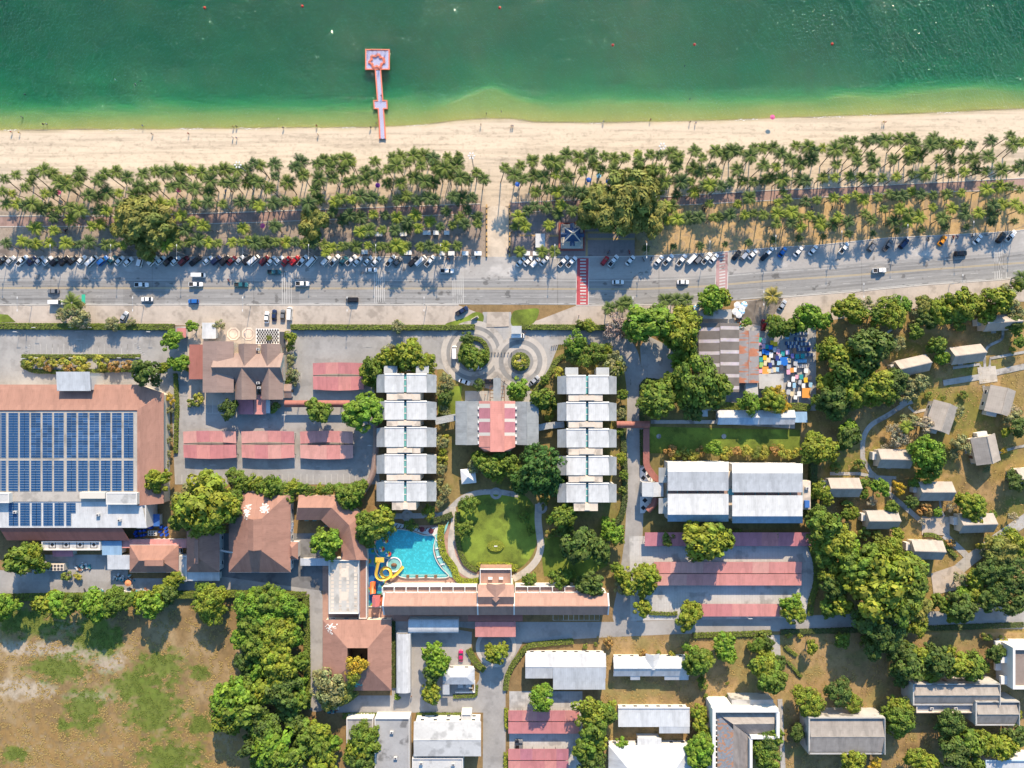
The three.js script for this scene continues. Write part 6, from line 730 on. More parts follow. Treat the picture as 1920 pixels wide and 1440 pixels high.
plant('crowded along the east edge of the dry field', 'v465,1135,30 g500,1125,28 v530,1135,28 v555,1150,20 g470,1170,28 v500,1165,30 y520,1190,34 v455,1195,24 g480,1210,28 v550,1190,22 k460,1240,22 y520,1235,34 y530,1255,30 v490,1250,24 k470,1275,20 g560,1240,18 y500,1290,30 v440,1310,36 v420,1320,28 g460,1330,34 y430,1350,30 g470,1300,26 k490,1350,30 k530,1300,30 g560,1310,22 k540,1340,24 g500,1370,34 v510,1400,38 g540,1420,34 k480,1400,28 g580,1375,26 y600,1370,24 k570,1400,26 g600,1400,26 v620,1390,20 k555,1360,22 g490,1430,26 k540,1270,26 v560,1280,16');
// hedges: clipped boxes of small leaves on a twiggy core
const hedgeMat = leafMat(0.125, 0.165, 0.02), hedgeDark = leafMat(0.065, 0.095, 0.02), hedgeBright = leafMat(0.24, 0.28, 0.02), coreMat = std(0.12, 0.10, 0.055);
function hedge(label, px, w, h, mat = hedgeMat, sm = false) {
  const c = sm ? smooth(px, false, 5) : px, n = c.length / 2, t = thing('hedge', label, 'hedge'), P = [], C = [], core = new GB();
  for (let i = 0; i < n - 1; i++) { const [x0, z0] = W(c[2 * i], c[2 * i + 1], h), [x1, z1] = W(c[2 * i + 2], c[2 * i + 3], h), l = Math.hypot(x1 - x0, z1 - z0), ux = (x1 - x0) / l, uz = (z1 - z0) / l, k = Math.ceil(l * (w + 2 * h) * 16), ww = w * 0.4; core.slab([x0 - uz * -ww, h * 0.85, z0 + ux * -ww], [x0 - uz * ww, h * 0.85, z0 + ux * ww], [x1 - uz * ww, h * 0.85, z1 + ux * ww], [x1 - uz * -ww, h * 0.85, z1 + ux * -ww], h * 0.85);
    for (let j = 0; j < k; j++) { const s = R() * l, q = R() * (w + 2 * h) - h, o = cl(q, 0, w) - w / 2, y = q < 0 ? h + q : q > w ? h - (q - w) : h, a = R() * 6.28, sz = rr(0.16, 0.34), cx = x0 + ux * s - uz * o + rr(-0.12, 0.12), cz = z0 + uz * s + ux * o + rr(-0.12, 0.12), cy = Math.max(0.05, y + rr(-0.15, 0.12)), kk = rr(0.65, 1.3), ca = Math.cos(a) * sz, sa = Math.sin(a) * sz, ti = rr(-0.5, 0.5) * sz; P.push(cx - ca, cy - ti, cz - sa, cx + sa * 0.7, cy + ti, cz - ca * 0.7, cx + ca, cy + ti, cz + sa, cx - ca, cy - ti, cz - sa, cx + ca, cy + ti, cz + sa, cx - sa * 0.7, cy - ti * 0.4, cz + ca * 0.7); for (let e = 0; e < 6; e++) C.push(kk, kk, kk * 0.9); } }
  part('twigs', core.geo(), coreMat, t); part('foliage', geoOf(P, C), mat, t); return t;
}
hedge('clipped hedge between pavement and west car park', [-20, 611, 325, 613], 2, 1.6); hedge('long clipped hedge along the hotel front west of the entrance', [545, 613, 830, 614, 890, 613], 1.7, 1.5); hedge('clipped hedge east of the hotel entrance', [975, 613, 1140, 614], 1.7, 1.5);
hedge('low hedge on the bay side of the planted island', [40, 668, 262, 668], 1.2, 0.8); hedge('low hedge on the hall side of the planted island', [40, 676, 52, 692, 90, 697, 150, 697, 205, 694, 255, 693], 1.2, 0.8, hedgeMat, true);
hedge('round hedge of the larger turning circle', ell(889, 662, 25, 28, 18).concat([914, 662]), 1.3, 1.1); hedge('round hedge of the smaller turning circle', ell(976, 678, 14, 14, 14).concat([990, 678]), 1.2, 1);
hedge('curving hedge beside the smaller turning circle', [1072, 662, 1045, 675, 1030, 700, 1015, 720, 1000, 738], 1.6, 1, hedgeMat, true); hedge('dark hedge along the east wing', [1170, 760, 1168, 800, 1170, 840, 1172, 900, 1170, 950, 1160, 975, 1145, 985], 1.8, 1.4, hedgeDark, true); hedge('dark hedge between drive and mauve walkway', [1204, 720, 1204, 790], 1.4, 1.2, hedgeDark); hedge('dark hedge along the foot of the mauve walkway', [1204, 806, 1205, 872], 1.2, 1.2, hedgeDark);
hedge('bright hedge between pool and curved path', [828, 985, 826, 1010, 832, 1040, 850, 1065, 858, 1085, 875, 1092, 897, 1090], 2.2, 1.2, hedgeBright, true); hedge('bright hedge at the foot of the round lawn', [895, 1062, 915, 1061, 945, 1061, 970, 1066], 2.4, 1.1, hedgeBright); hedge('green hedge inside the curved path', [858, 960, 857, 990, 862, 1030, 875, 1058, 895, 1070], 1.6, 1.1, hedgeMat, true); hedge('dark hedge north of the pool', [805, 980, 830, 972, 848, 965], 1.8, 1.4, hedgeDark, true);
hedge('hedge below the little lawns of the cart yard', [1340, 759, 1400, 764, 1500, 762, 1520, 765], 2.4, 1.8); hedge('dark hedge between drive and yard lawn', [1205, 720, 1212, 712, 1240, 715], 1.2, 1, hedgeDark);
hedge('long hedge round the east end of the paver car park', [1512, 1000, 1530, 1050, 1532, 1090, 1522, 1130, 1520, 1155], 1.8, 1.2, hedgeMat, true); hedge('low hedge along the back road verge', [1300, 1192, 1400, 1189, 1447, 1187], 1.6, 0.9, hedgeMat); hedge('low dark hedge further along the back road', [1464, 1186, 1600, 1182, 1760, 1178, 1920, 1172], 1.6, 0.9, hedgeDark); hedge('low hedge below the bay lines of the back road', [1218, 1150, 1260, 1152, 1270, 1150], 1, 0.8, hedgeMat);
hedge('curved hedge round the white notched roof', [1075, 1203, 1030, 1207, 990, 1213, 978, 1225, 960, 1250, 950, 1275, 948, 1295], 1.6, 1, hedgeMat, true); hedge('short hedge west of the back turning circle', [878, 1218, 890, 1240, 908, 1258], 2, 1, hedgeMat, true); hedge('hedge before the warehouse', [780, 1343, 865, 1343], 2, 0.9); hedge('hedge before the flat grey roof', [642, 1343, 765, 1343], 1.8, 0.9); hedge('bright hedge beside the pink carport', [949, 1328, 950, 1368], 1.2, 1, hedgeBright); hedge('bright hedge beside the southernmost carport', [948, 1412, 948, 1450], 1.2, 1, hedgeBright); hedge('yard hedge of the pump house', [850, 1307, 892, 1305, 893, 1285], 1, 0.8);
hedge('bright boundary hedge between field and service lane', [440, 1114, 500, 1115, 572, 1117, 574, 1200, 575, 1330], 1.8, 2, hedgeMat); hedge('hedge between field and kitchen yard', [-20, 1122, 120, 1120, 260, 1118, 360, 1116, 440, 1114], 2.2, 2, hedgeMat); hedge('slanted hedge row on the dry grass', [1472, 1212, 1480, 1220, 1495, 1230], 1, 0.8, hedgeMat); hedge('longer slanted hedge row on the dry grass', [1476, 1240, 1490, 1255, 1503, 1270], 1, 0.8, hedgeMat); hedge('curved hedge below the slab square', [1733, 1003, 1755, 1005, 1775, 1025, 1795, 1045], 1.2, 0.9, hedgeMat, true); hedge('low hedge behind the square bungalow', [1872, 738, 1900, 752], 1, 0.7, hedgeMat); hedge('dark tall hedge west of the bungalow garden', [1527, 850, 1526, 960], 2.4, 2.4, hedgeDark); hedge('hedge along the lane east of the solar hall', [328, 700, 331, 760, 328, 850], 1.2, 1, hedgeMat); hedge('hedge below the car park bays', [640, 912, 688, 912], 1.6, 1, hedgeMat); hedge('low hedge strip before the long store', [737, 1165, 738, 1290], 1.2, 0.9, hedgeDark);
{ const t = thing('flower_bed', 'oval clipped flower bed in the round lawn', 'flower bed'), P = [], C = []; const [cx, cz] = W(929.5, 1024, 0.8); for (let i = 0; i < 1800; i++) { const a = R() * 6.28, q = Math.sqrt(R()), x = cx + 3.2 * q * Math.cos(a), z = cz + 2.1 * q * Math.sin(a), y = q > 0.93 ? R() * 0.8 : 0.8 + rr(-0.06, 0.08), s = rr(0.1, 0.22), k = rr(0.7, 1.3), ca = Math.cos(i) * s, sa = Math.sin(i) * s; P.push(x - ca, y, z - sa, x + sa, y + 0.05, z - ca, x + ca, y, z + sa); for (let e = 0; e < 3; e++) C.push(k, k, k); } part('foliage', geoOf(P, C), hedgeBright, t); const e = new THREE.CylinderGeometry(1, 1, 0.75, 24); e.scale(3.05, 1, 1.95); e.translate(cx, 0.375, cz); part('core', e, coreMat, t); part('ornament', boxAt(cx - 0.6, 0.78, cz - 0.2, cx + 0.6, 1, cz + 0.2), M.white, t); }
sizeLabels();

{ // rough grass tufts on the dry field and in the gardens
  const P = [], C = []; const r = rng(4); for (let i = 0; i < 7; i++) { const a = r() * 6.28, l = 0.35 + 0.3 * r(), w = 0.09; P.push(-w * Math.sin(a), 0, w * Math.cos(a), w * Math.sin(a), 0, -w * Math.cos(a), l * Math.cos(a), 0.22 + 0.15 * r(), l * Math.sin(a)); const k = 0.7 + 0.6 * r(); for (let j = 0; j < 3; j++) C.push(k, k, k * 0.9); } const g = geoOf(P, C), spots = { green: [], dry: [] };
  const tryAt = (x0, y0, x1, y1, n) => { for (let i = 0; i < n; i++) { const px = rr(x0, x1), py = rr(y0, y1), c = groundColor(px, py), gr = c[1] > c[0] * 0.98, q = fbm(px / 9, py / 9 + 5, 3); if (q < (gr ? 0.42 : 0.52)) continue; spots[gr ? 'green' : 'dry'].push([px, py]); } };
  tryAt(0, 1140, 440, 1445, 16000); tryAt(1530, 600, 1925, 1130, 9000); tryAt(1120, 1192, 1925, 1445, 12000);
  for (const [n, m, lab] of [['green', leafMat(0.12, 0.16, 0.02), 'scattered green grass tufts on open ground'], ['dry', leafMat(0.34, 0.24, 0.09), 'scattered dry straw coloured grass tufts on open ground']]) { const l = spots[n], im = new THREE.InstancedMesh(g, m, l.length), mm = new THREE.Matrix4(), q = new THREE.Quaternion(), up1 = new THREE.Vector3(0, 1, 0); l.forEach(([x, y], i) => { const v = V3(x, y, 0), s = rr(0.5, 1.3); mm.compose(v, q.setFromAxisAngle(up1, rr(0, 6.28)), new THREE.Vector3(s, s, s)); im.setMatrixAt(i, mm); }); im.name = numbered('grass'); im.castShadow = im.receiveShadow = true; im.userData = { kind: 'stuff', label: lab }; scene.add(im); } }

// ---------------------------------------------------------------- pool
M.poolTile = new THREE.MeshStandardMaterial({ roughness: 0.5, map: (() => { const t = tex(256, 256, (x, y) => { const n = fbm(x / 16, y / 16, 3, 16), k = 0.85 + 0.3 * ss(0.45, 0.7, n), j = (x % 16 < 1 || y % 16 < 1) ? 0.85 : 1; return [0.05 * k * j, 0.50 * k * j, 0.56 * k * j]; }); t.repeat.set(1 / 8, 1 / 8); return t; })() });
M.poolShallow = PV(0.22, 0.50, 0.47, { stain: 0.1 }); M.poolWater = new THREE.MeshPhysicalMaterial({ color: 0xffffff, transmission: 1, thickness: 0, roughness: 0.05, ior: 1.33, bumpMap: gtex(256, 256, (x, y) => fbm(x / 16, y / 16, 3, 16)), bumpScale: 0.05 });
{ const t = thing('swimming_pool', 'free-form turquoise swimming pool beside the round lawn', 'pool');
  const outline = smooth([704, 1020, 712, 1003, 728, 995, 750, 992, 775, 996, 795, 1003, 816, 1005, 813, 1028, 818, 1048, 828, 1064, 842, 1080, 796, 1082, 752, 1081, 742, 1072, 742, 1060, 728, 1047, 712, 1042, 704, 1032], true, 4);
  part('floor', sheetGeo(outline, 0.20), M.poolTile, t); part('water', sheetGeo(outline, 0.62), M.poolWater, t);
  const gb = new GB(), n = outline.length / 2; for (let i = 0; i < n; i++) { const a = W(outline[2 * i], outline[2 * i + 1]), j = (i + 1) % n, b = W(outline[2 * j], outline[2 * j + 1]); gb.quad([a[0], 0.2, a[1]], [b[0], 0.2, b[1]], [b[0], 0.7, b[1]], [a[0], 0.7, a[1]]); } part('basin_wall', gb.geo(), M.poolTile, t);
  const c2 = band([...outline, outline[0], outline[1]], 1.6); part('coping', plateGeo(c2, 0.66, 0.72), M.offwhite, t);
  const arc = [816, 1003, 832, 990, 842, 976, 838, 990, 830, 1008, 827, 1030, 832, 1048, 842, 1064, 858, 1084, 844, 1081, 830, 1064, 820, 1048, 815, 1028]; part('shallow_ledge', sheetGeo(arc, 0.50), M.poolShallow, t);
  part('shallow_strip', sheetGeo([752, 1076, 838, 1076, 842, 1080.5, 752, 1081], 0.30), M.poolShallow, t);
  for (const x of [765, 782, 799, 817]) part('planter', boxAt(...W(x - 2.5, 1077.5).flatMap((v, i) => i ? [0.3, v] : [v]), ...W(x + 2.5, 1082.5).flatMap((v, i) => i ? [0.85, v] : [v])), M.wood, t); }
{ const t = struct('patterned_deck', sheetGeo(smooth([704, 1000, 722, 988, 735, 980, 760, 984, 790, 992, 815, 988, 830, 986, 818, 1003, 795, 1001, 775, 994, 750, 990, 728, 993, 712, 1001], true, 4), 0.205), M.white, 'white pool deck with black slanted bars'); for (let i = 0; i < 14; i++) { const x = 722 + i * 7, y = lerpPts([[700, 998], [735, 985], [775, 990], [830, 994]], x); part('deck_bar', sheetGeo(band([x - 2.5, y + 4, x + 2.5, y - 3], 1.6), 0.21), M.black, t); } }
{ M.splash = new THREE.MeshStandardMaterial({ roughness: 0.6, map: (() => { const t = tex(256, 256, (x, y) => { const n = fbm(x / 40, y / 40, 3), m = fbm(x / 40 + 30, y / 40 + 9, 3); return n > 0.62 ? [0.55, 0.14, 0.05] : n > 0.56 ? [0.12, 0.35, 0.05] : m > 0.55 ? [0.02, 0.12, 0.30] : m > 0.45 ? [0.03, 0.35, 0.42] : [0.08, 0.22, 0.36]; }); t.repeat.set(1 / 26, 1 / 26); return t; })() });
  struct('splash_zone', sheetGeo([690, 1020, 704, 1020, 712, 1042, 728, 1047, 742, 1060, 742, 1072, 724, 1090, 722, 1100, 716, 1135, 690, 1137], 0.215), M.splash, 'painted blue and orange floor of the children pool'); kerb([690, 1020, 689, 1080, 689, 1137, 717, 1137], 0.5, 0.5, 'pale rim of the children pool', M.offwhite);
  const slideM = std(0.72, 0.47, 0.06, { roughness: 0.35, side: THREE.DoubleSide }), orangeM = std(0.75, 0.16, 0.03, { roughness: 0.35, side: THREE.DoubleSide }), pinkM = std(0.62, 0.18, 0.17, { roughness: 0.5 });
  const trough = (pts, r) => { const c = new THREE.CatmullRomCurve3(pts.map(([x, y, h]) => V3(x, y, h))), n = 70, g = new GB(); const ring = i => { const p = c.getPointAt(i / n), d = c.getTangentAt(i / n), s = new THREE.Vector3(-d.z, 0, d.x).normalize(), o = []; for (let k = 0; k <= 6; k++) { const a = Math.PI * (k / 6); o.push([p.x + s.x * Math.cos(a) * r, p.y + r * 0.8 - Math.sin(a) * r * 0.8, p.z + s.z * Math.cos(a) * r]); } return o; }; let a = ring(0); for (let i = 1; i <= n; i++) { const b = ring(i); for (let k = 0; k < 6; k++) g.quad(a[k], b[k], b[k + 1], a[k + 1]); a = b; } return g.geo(); };
  const t = thing('water_slide', 'looping yellow water slide at the pool edge', 'slide'); part('chute', trough([[711, 1051, 6], [708, 1062, 5.6], [706, 1078, 5], [712, 1085, 4.6], [724, 1085, 4], [733, 1078, 3.4], [731, 1067, 3], [722, 1064, 2.7], [715, 1072, 2.4], [720, 1081, 2.1], [732, 1082, 1.7], [744, 1075, 1.2], [756, 1062, 0.8]], 0.58), slideM, t); for (const [x, y, h] of [[708, 1062, 5.5], [708, 1080, 4.8], [724, 1085, 3.8], [731, 1067, 2.8], [744, 1075, 1]]) { const v = V3(x, y, h), p = part('post', postGeo, M.wallBlue, t); p.position.set(v.x, 0, v.z); p.scale.set(1.6, h, 1.6); } const tw = V3(712, 1050, 6); part('platform', boxAt(tw.x - 1.6, 5.8, tw.z - 0.9, tw.x + 1.6, 6, tw.z + 0.9), slideM, t);
  const u = thing('water_slide', 'short wide orange slide by the play house', 'slide'); part('chute', trough([[700, 1090, 0.6], [700, 1100, 1.3], [700, 1113, 2.6]], 1.1), orangeM, u); const pl = V3(706, 1124, 2.7); part('platform', boxAt(pl.x - 1.4, 2.5, pl.z - 1.6, pl.x + 1.4, 2.7, pl.z + 1.6), pinkM, u); part('roof', gableRoof(pl.x - 1.4, pl.z - 1.2, pl.x + 1.4, pl.z + 2.2, 4, 5, 'z'), pinkM, u); for (const sx of [-1, 1]) for (const sz of [-1, 1]) { const p = part('post', postGeo, pinkM, u); p.position.set(pl.x + sx * 1.2, 0, pl.z + sz * 1.2); p.scale.set(1.5, 4, 1.5); }
  const rp = thing('round_pool', 'small round paddling pool with a brown ornament', 'pool'), [rx, rz] = W(739.5, 1058); const rim = new THREE.TorusGeometry(2.7, 0.28, 8, 40); rim.rotateX(Math.PI / 2); rim.translate(rx, 0.75, rz); part('rim', rim, M.white, rp); const fl = new THREE.CylinderGeometry(2.6, 2.6, 0.6, 32); fl.translate(rx, 0.42, rz); part('basin', fl, M.poolShallow, rp); const or = new THREE.IcosahedronGeometry(0.9, 1); or.scale(1.3, 0.8, 0.8); or.translate(rx, 1, rz); part('ornament', or, M.wood, rp); }
const parasolMats = {}; const cm = (r, g, b) => parasolMats[[r, g, b]] ||= std(r, g, b, { side: THREE.DoubleSide });
function parasol(label, px, py, r, h, cols, group, name = 'parasol') { const t = thing(name, label, 'parasol', group, ...(() => { const v = V3(px, py, h); return [v.x, 0, v.z]; })()); const n = 8; for (let i = 0; i < n; i++) { const a = i / n * 6.2832, b = (i + 1) / n * 6.2832, g = new GB(), e = h - r * 0.28; g.tri([0, h, 0], [r * Math.cos(b), e, r * Math.sin(b)], [r * Math.cos(a), e, r * Math.sin(a)]); part('canopy_panel', g.geo(), cols[i % cols.length], t); } const p = part('pole', postGeo, M.white, t); p.scale.set(0.4, h, 0.4); return t; }
const C1 = { red: cm(0.6, 0.03, 0.03), yel: cm(0.75, 0.5, 0.03), blu: cm(0.03, 0.12, 0.5), wht: cm(0.78, 0.78, 0.76), grn: cm(0.05, 0.4, 0.12), pnk: cm(0.7, 0.12, 0.28), lbl: cm(0.2, 0.5, 0.75), org: cm(0.7, 0.28, 0.12), pur: cm(0.2, 0.04, 0.35), mar: cm(0.13, 0.02, 0.03) };
for (const [x, y] of [[722.5, 1013.7], [716, 1030], [727.7, 1039]]) parasol('rainbow striped water mushroom standing in the pool', x, y, 1.15, 2.6, [C1.red, C1.yel, C1.wht, C1.blu, C1.wht, C1.grn, C1.yel, C1.red], 'pool mushrooms', 'water_mushroom');
for (const [x, y] of [[791, 993], [808, 996]]) parasol('maroon parasol on the patterned pool deck', x, y, 1.1, 2.4, [C1.mar], 'deck parasols');
parasol('faded orange parasol in the service yard', 239, 1094, 1.3, 2.4, [C1.org]);
[[1383, 572, 'wht'], [1392, 577, 'wht'], [1379, 584, 'wht'], [1396, 571, 'lbl'], [1391, 584, 'lbl'], [1386, 590, 'wht'], [1307, 576, 'lbl']].forEach(([x, y, c]) => parasol(c === 'wht' ? 'white market parasol at the cart yard entrance' : 'blue and white market parasol near the street trees', x, y, 1.3, 2.5, c === 'wht' ? [C1.wht] : [C1.lbl, C1.wht], 'market parasols'));
[[109, 360, 'pnk', 'pink'], [708, 347, 'pur', 'purple'], [492, 423, 'pnk', 'pale pink'], [1449, 219, 'pnk', 'pink'], [335, 356, 'pnk', 'pink'], [1104, 337, 'blu', 'dark blue'], [1123, 329, 'lbl', 'light blue'], [970, 345, 'blu', 'blue'], [1141, 340, 'blu', 'blue']].forEach(([x, y, c, w], i) => parasol(`${w} beach parasol ${['by the second palm row at the west', 'under the palms west of the slipway', 'beside the west promenade', 'open at the water edge', 'in the palm shade west', 'under the eastern palms', 'by the eastern palms', 'beside the slipway palms', 'near the casuarinas'][i]}`, x, y, 1.0, 2.3, [C1[c]]));
// ---------------------------------------------------------------- floating jetty
{ const t = thing('floating_jetty', 'floating jetty of orange rimmed plastic blocks with a square head', 'jetty'), y0 = WATER - 0.12, or = std(0.72, 0.20, 0.11, { roughness: 0.5 }), bl = std(0.24, 0.26, 0.52, { roughness: 0.5 }), wh = std(0.62, 0.62, 0.68, { roughness: 0.5 }), box = new RoundedBoxGeometry(0.49, 0.42, 0.49, 1, 0.05), sets = { o: [], b: [], w: [] };
  const put = (k, x, z, h = 0) => { const g = box.clone(); g.translate(x, y0 + 0.3 + h, z); sets[k].push(g); };
  const [hx0, hz0] = W(685, 93, -1), [hx1, hz1] = W(732, 132, -1), nx = Math.round((hx1 - hx0) / 0.5), nz = Math.round((hz1 - hz0) / 0.5);
  for (let i = 0; i < nx; i++) for (let j = 0; j < nz; j++) { const e = i < 1 || j < 1 || i >= nx - 1 || j >= nz - 1; put(e ? 'o' : (i + j) % 2 ? 'b' : 'w', hx0 + (i + 0.5) * 0.5, hz0 + (j + 0.5) * 0.5); if (e) put('o', hx0 + (i + 0.5) * 0.5, hz0 + (j + 0.5) * 0.5, 0.2); }
  const [cx, cz] = W(707, 116, -1); for (let i = 0; i < 26; i++) { const a = i / 26 * 6.2832, r = 2.3 + (i % 4 < 2 ? 0.5 : 0); put('o', cx + r * Math.cos(a) * 1.1, cz + r * Math.sin(a), 0.42); put('o', cx + (r - 0.5) * Math.cos(a) * 1.1, cz + (r - 0.5) * Math.sin(a), 0.42); }
  const [sx0, sz0] = W(709, 132, -1), [sx1, sz1] = W(718.5, 262, -1), m = Math.round((sz1 - sz0) / 0.5); for (let j = 0; j < m; j++) { const f = (j + 0.5) / m, x = mix(sx0, sx1, f), cross = f > 0.43 && f < 0.56, w = cross ? 5 : 2, lift = Math.max(0, (f - 0.78) * 3.2); for (let i = -w; i <= w; i++) { const edge = Math.abs(i) === w || (cross && (f < 0.45 || f > 0.54) && Math.abs(i) > 1); put(edge ? 'o' : (i + j) % 2 ? 'b' : 'w', x + i * 0.5, mix(sz0, sz1, f), lift); if (edge) put('o', x + i * 0.5, mix(sz0, sz1, f), lift + 0.18); } }
  for (const [k, n, mm] of [['o', 'orange_blocks', or], ['b', 'blue_blocks', bl], ['w', 'white_blocks', wh]]) { const q = part(n, mergeGeometries(sets[k]), mm, t); q.userData.kind = 'stuff'; } }
for (const [x, y] of [[384, 15], [567, 12], [937, 15], [1149, 85], [1302, 84], [1560, 83]]) { const v = V3(x, y, WATER), t = thing('buoy', 'round red marker buoy floating on the sea', 'buoy', 'swimming zone buoys', v.x, WATER + 0.15, v.z); part('float', new THREE.SphereGeometry(0.55, 16, 12), cm(0.75, 0.07, 0.04), t); const k = part('mooring_eye', new THREE.TorusGeometry(0.12, 0.04, 6, 12), M.metal, t); k.position.y = 0.6; }
// ---------------------------------------------------------------- people
function personGeo(pose) {
  const J = pose === 'walk' ? { hL: [-0.1, 0.9, 0], kL: [-0.11, 0.48, 0.12], fL: [-0.11, 0.06, 0.3], hR: [0.1, 0.9, 0], kR: [0.11, 0.48, -0.02], fR: [0.11, 0.08, -0.28] } : { hL: [-0.1, 0.9, 0], kL: [-0.12, 0.48, 0.02], fL: [-0.13, 0.06, 0], hR: [0.1, 0.9, 0], kR: [0.12, 0.48, 0.02], fR: [0.13, 0.06, 0] };
  const bones = [[[0, 0.95, 0], [0, 1.38, 0], 0.15, 0.17], [[0, 1.38, 0], [0, 1.52, 0.01], 0.07, 0.06], [[0, 1.58, 0.01], [0, 1.64, 0.01], 0.10, 0.095], [J.hL, J.kL, 0.095, 0.065], [J.kL, J.fL, 0.065, 0.045], [J.hR, J.kR, 0.095, 0.065], [J.kR, J.fR, 0.065, 0.045], [[-0.18, 1.38, 0], [-0.26, 1.1, -0.03], 0.06, 0.045], [[-0.26, 1.1, -0.03], [-0.27, 0.84, 0.08], 0.045, 0.035], [[0.18, 1.38, 0], [0.26, 1.1, 0.03], 0.06, 0.045], [[0.26, 1.1, 0.03], [0.27, 0.84, 0.12], 0.045, 0.035], [J.fL, [J.fL[0], 0.04, J.fL[2] + 0.15], 0.045, 0.035], [J.fR, [J.fR[0], 0.04, J.fR[2] + 0.15], 0.045, 0.035]];
  for (const s of [-1, 1]) for (let f = 0; f < 5; f++) bones.push([[s * 0.27, 0.82, 0.1], [s * (0.245 + 0.012 * f), f === 4 ? 0.79 : 0.72, 0.10 + (f === 4 ? 0.06 : 0.012 * f)], 0.02, 0.012]);
  const n = 48, mc = new MarchingCubes(n, new THREE.MeshBasicMaterial(), false, false, 30000), f = mc.field; mc.isolation = 0;
  for (let k = 0; k < n; k++) for (let j = 0; j < n; j++) for (let i = 0; i < n; i++) { const x = (i / n * 2 - 1) * 0.45, y = (j / n * 2 - 1) * 0.9 + 0.87, z = (k / n * 2 - 1) * 0.45; let d = 9; for (const [a, b, ra, rb] of bones) { const bx = b[0] - a[0], by = b[1] - a[1], bz = b[2] - a[2], t = cl(((x - a[0]) * bx + (y - a[1]) * by + (z - a[2]) * bz) / (bx * bx + by * by + bz * bz)), q = Math.hypot(x - a[0] - bx * t, y - a[1] - by * t, z - a[2] - bz * t) - mix(ra, rb, t), h = cl(0.5 + 0.5 * (d - q) / 0.04); d = mix(d, q, h) - 0.04 * h * (1 - h); } f[i + j * n + k * n * n] = -d; }
  mc.update(); const c = mc.count, P = [], C = []; for (let i = 0; i < c; i++) P.push(mc.positionArray[3 * i] * 0.45, mc.positionArray[3 * i + 1] * 0.9 + 0.87, mc.positionArray[3 * i + 2] * 0.45); return P;
}
{ const shapes = { stand: personGeo('stand'), walk: personGeo('walk') }, mat = new THREE.MeshStandardMaterial({ vertexColors: true, roughness: 0.85 }), cache = {};
  const get = (pose, sh, tr) => cache[[pose, sh, tr]] ||= (() => { const P = shapes[pose], C = []; for (let i = 0; i < P.length; i += 3) { const x = P[i], y = P[i + 1], z = P[i + 2], c = y > 1.6 && z < 0.06 || y > 1.68 ? [0.02, 0.015, 0.012] : y > 1.44 ? [0.42, 0.25, 0.17] : y > 0.93 && Math.abs(x) < 0.24 ? sh : y > 0.55 && Math.abs(x) < 0.24 ? tr : [0.42, 0.25, 0.17]; C.push(...c); } return geoOf(P, C); })();
  const cols = { red: [0.55, 0.03, 0.03], white: [0.75, 0.74, 0.72], black: [0.02, 0.02, 0.025], blue: [0.04, 0.12, 0.45], yellow: [0.7, 0.5, 0.05], grey: [0.25, 0.25, 0.26] }, dark = [0.03, 0.03, 0.045];
  const person = (px, py, c, where, y = 0, pose = pick(['stand', 'walk'])) => { const v = V3(px, py, 0), t = thing('person', `person in ${c} top ${where}`, 'person', `people ${where}`, v.x, y, v.z, rr(0, 6.28)); part('body', get(pose, cols[c], dark), mat, t); };
  const sandY = (px, py) => py < shoreY(px) ? WATER - bedDepth(px, py) : Math.min(-0.02, WATER + 0.055 * (py - shoreY(px)) * S * (1 + 0.3 * ss(0, 20, (py - shoreY(px)) * S)));
  const onSand = (l, k, w) => { const a = Z(l[0], 0, 3, l.slice(1)); a.forEach(([x, y], i) => { const d = sandY(x, y); person(x, y, k[i % k.length], w, d); }); };
  onSand([0, 60, 740, 105, 745, 238, 695, 258, 695, 800, 705, 853, 752, 1058, 750, 1310, 710, 1328, 708, 1308, 770, 1330, 775, 1592, 715, 1780, 705, 1787, 755], ['red', 'yellow', 'black', 'white', 'blue', 'grey'], 'on the wet sand west of the jetty'); onSand([640, 785, 700, 955, 707, 965, 707, 1475, 680, 1740, 670, 163, 715, 195, 690], ['black', 'grey', 'blue', 'white', 'red'], 'on the sand by the slipway'); onSand([1280, 43, 685, 75, 690, 1130, 685, 1140, 687], ['black', 'blue', 'yellow', 'red'], 'on the beach east of the slipway');
  for (const [x, y, c] of [[43, 175, 'black'], [213, 147, 'white'], [251, 155, 'white'], [261, 149, 'black'], [39, 218, 'grey'], [1285, 121, 'black'], [1295, 183, 'grey'], [912, 212, 'black'], [940, 208, 'grey'], [521, 222, 'white']]) person(x, y, c, 'wading chest deep in the sea', WATER - Math.min(1.15, Math.max(0.4, bedDepth(x, y))));
  for (const [x, y, c] of [[690, 96, 'white'], [698, 95, 'black'], [706, 95, 'blue'], [715, 94, 'white'], [722, 96, 'grey'], [715, 180, 'black'], [710, 130, 'red']]) person(x, y, c, 'on the floating jetty', WATER + 0.42, 'stand');
  for (const [x, y, c] of [...z4([1740, 400, 1640, 700, 1720, 690, 495, 690, 1570, 705, 630, 600, 1870, 700]), ...z5([1010, 640, 1440, 905, 1500, 905, 1540, 905, 1610, 900, 1650, 905, 865, 635, 990, 450, 1260, 525]), ...z6([40, 455, 725, 855, 880, 860, 500, 1330, 1450, 530]), ...z7([320, 690, 1190, 920, 1380, 900, 1410, 895, 1530, 890])].map(([x, y], i) => [x, y, ['black', 'white', 'grey', 'red', 'blue'][i % 5]])) person(x, y, c, 'strolling near the promenade and kerb', 0.04);
  for (const [x, y, c] of [[772, 1303, 'black'], [910, 740, 'red'], [526, 890, 'blue'], [836, 1088, 'black'], [846, 1087, 'grey'], [984, 625, 'black'], [1454, 790, 'white']]) person(x, y, c, 'walking in the hotel grounds', 0.2); }
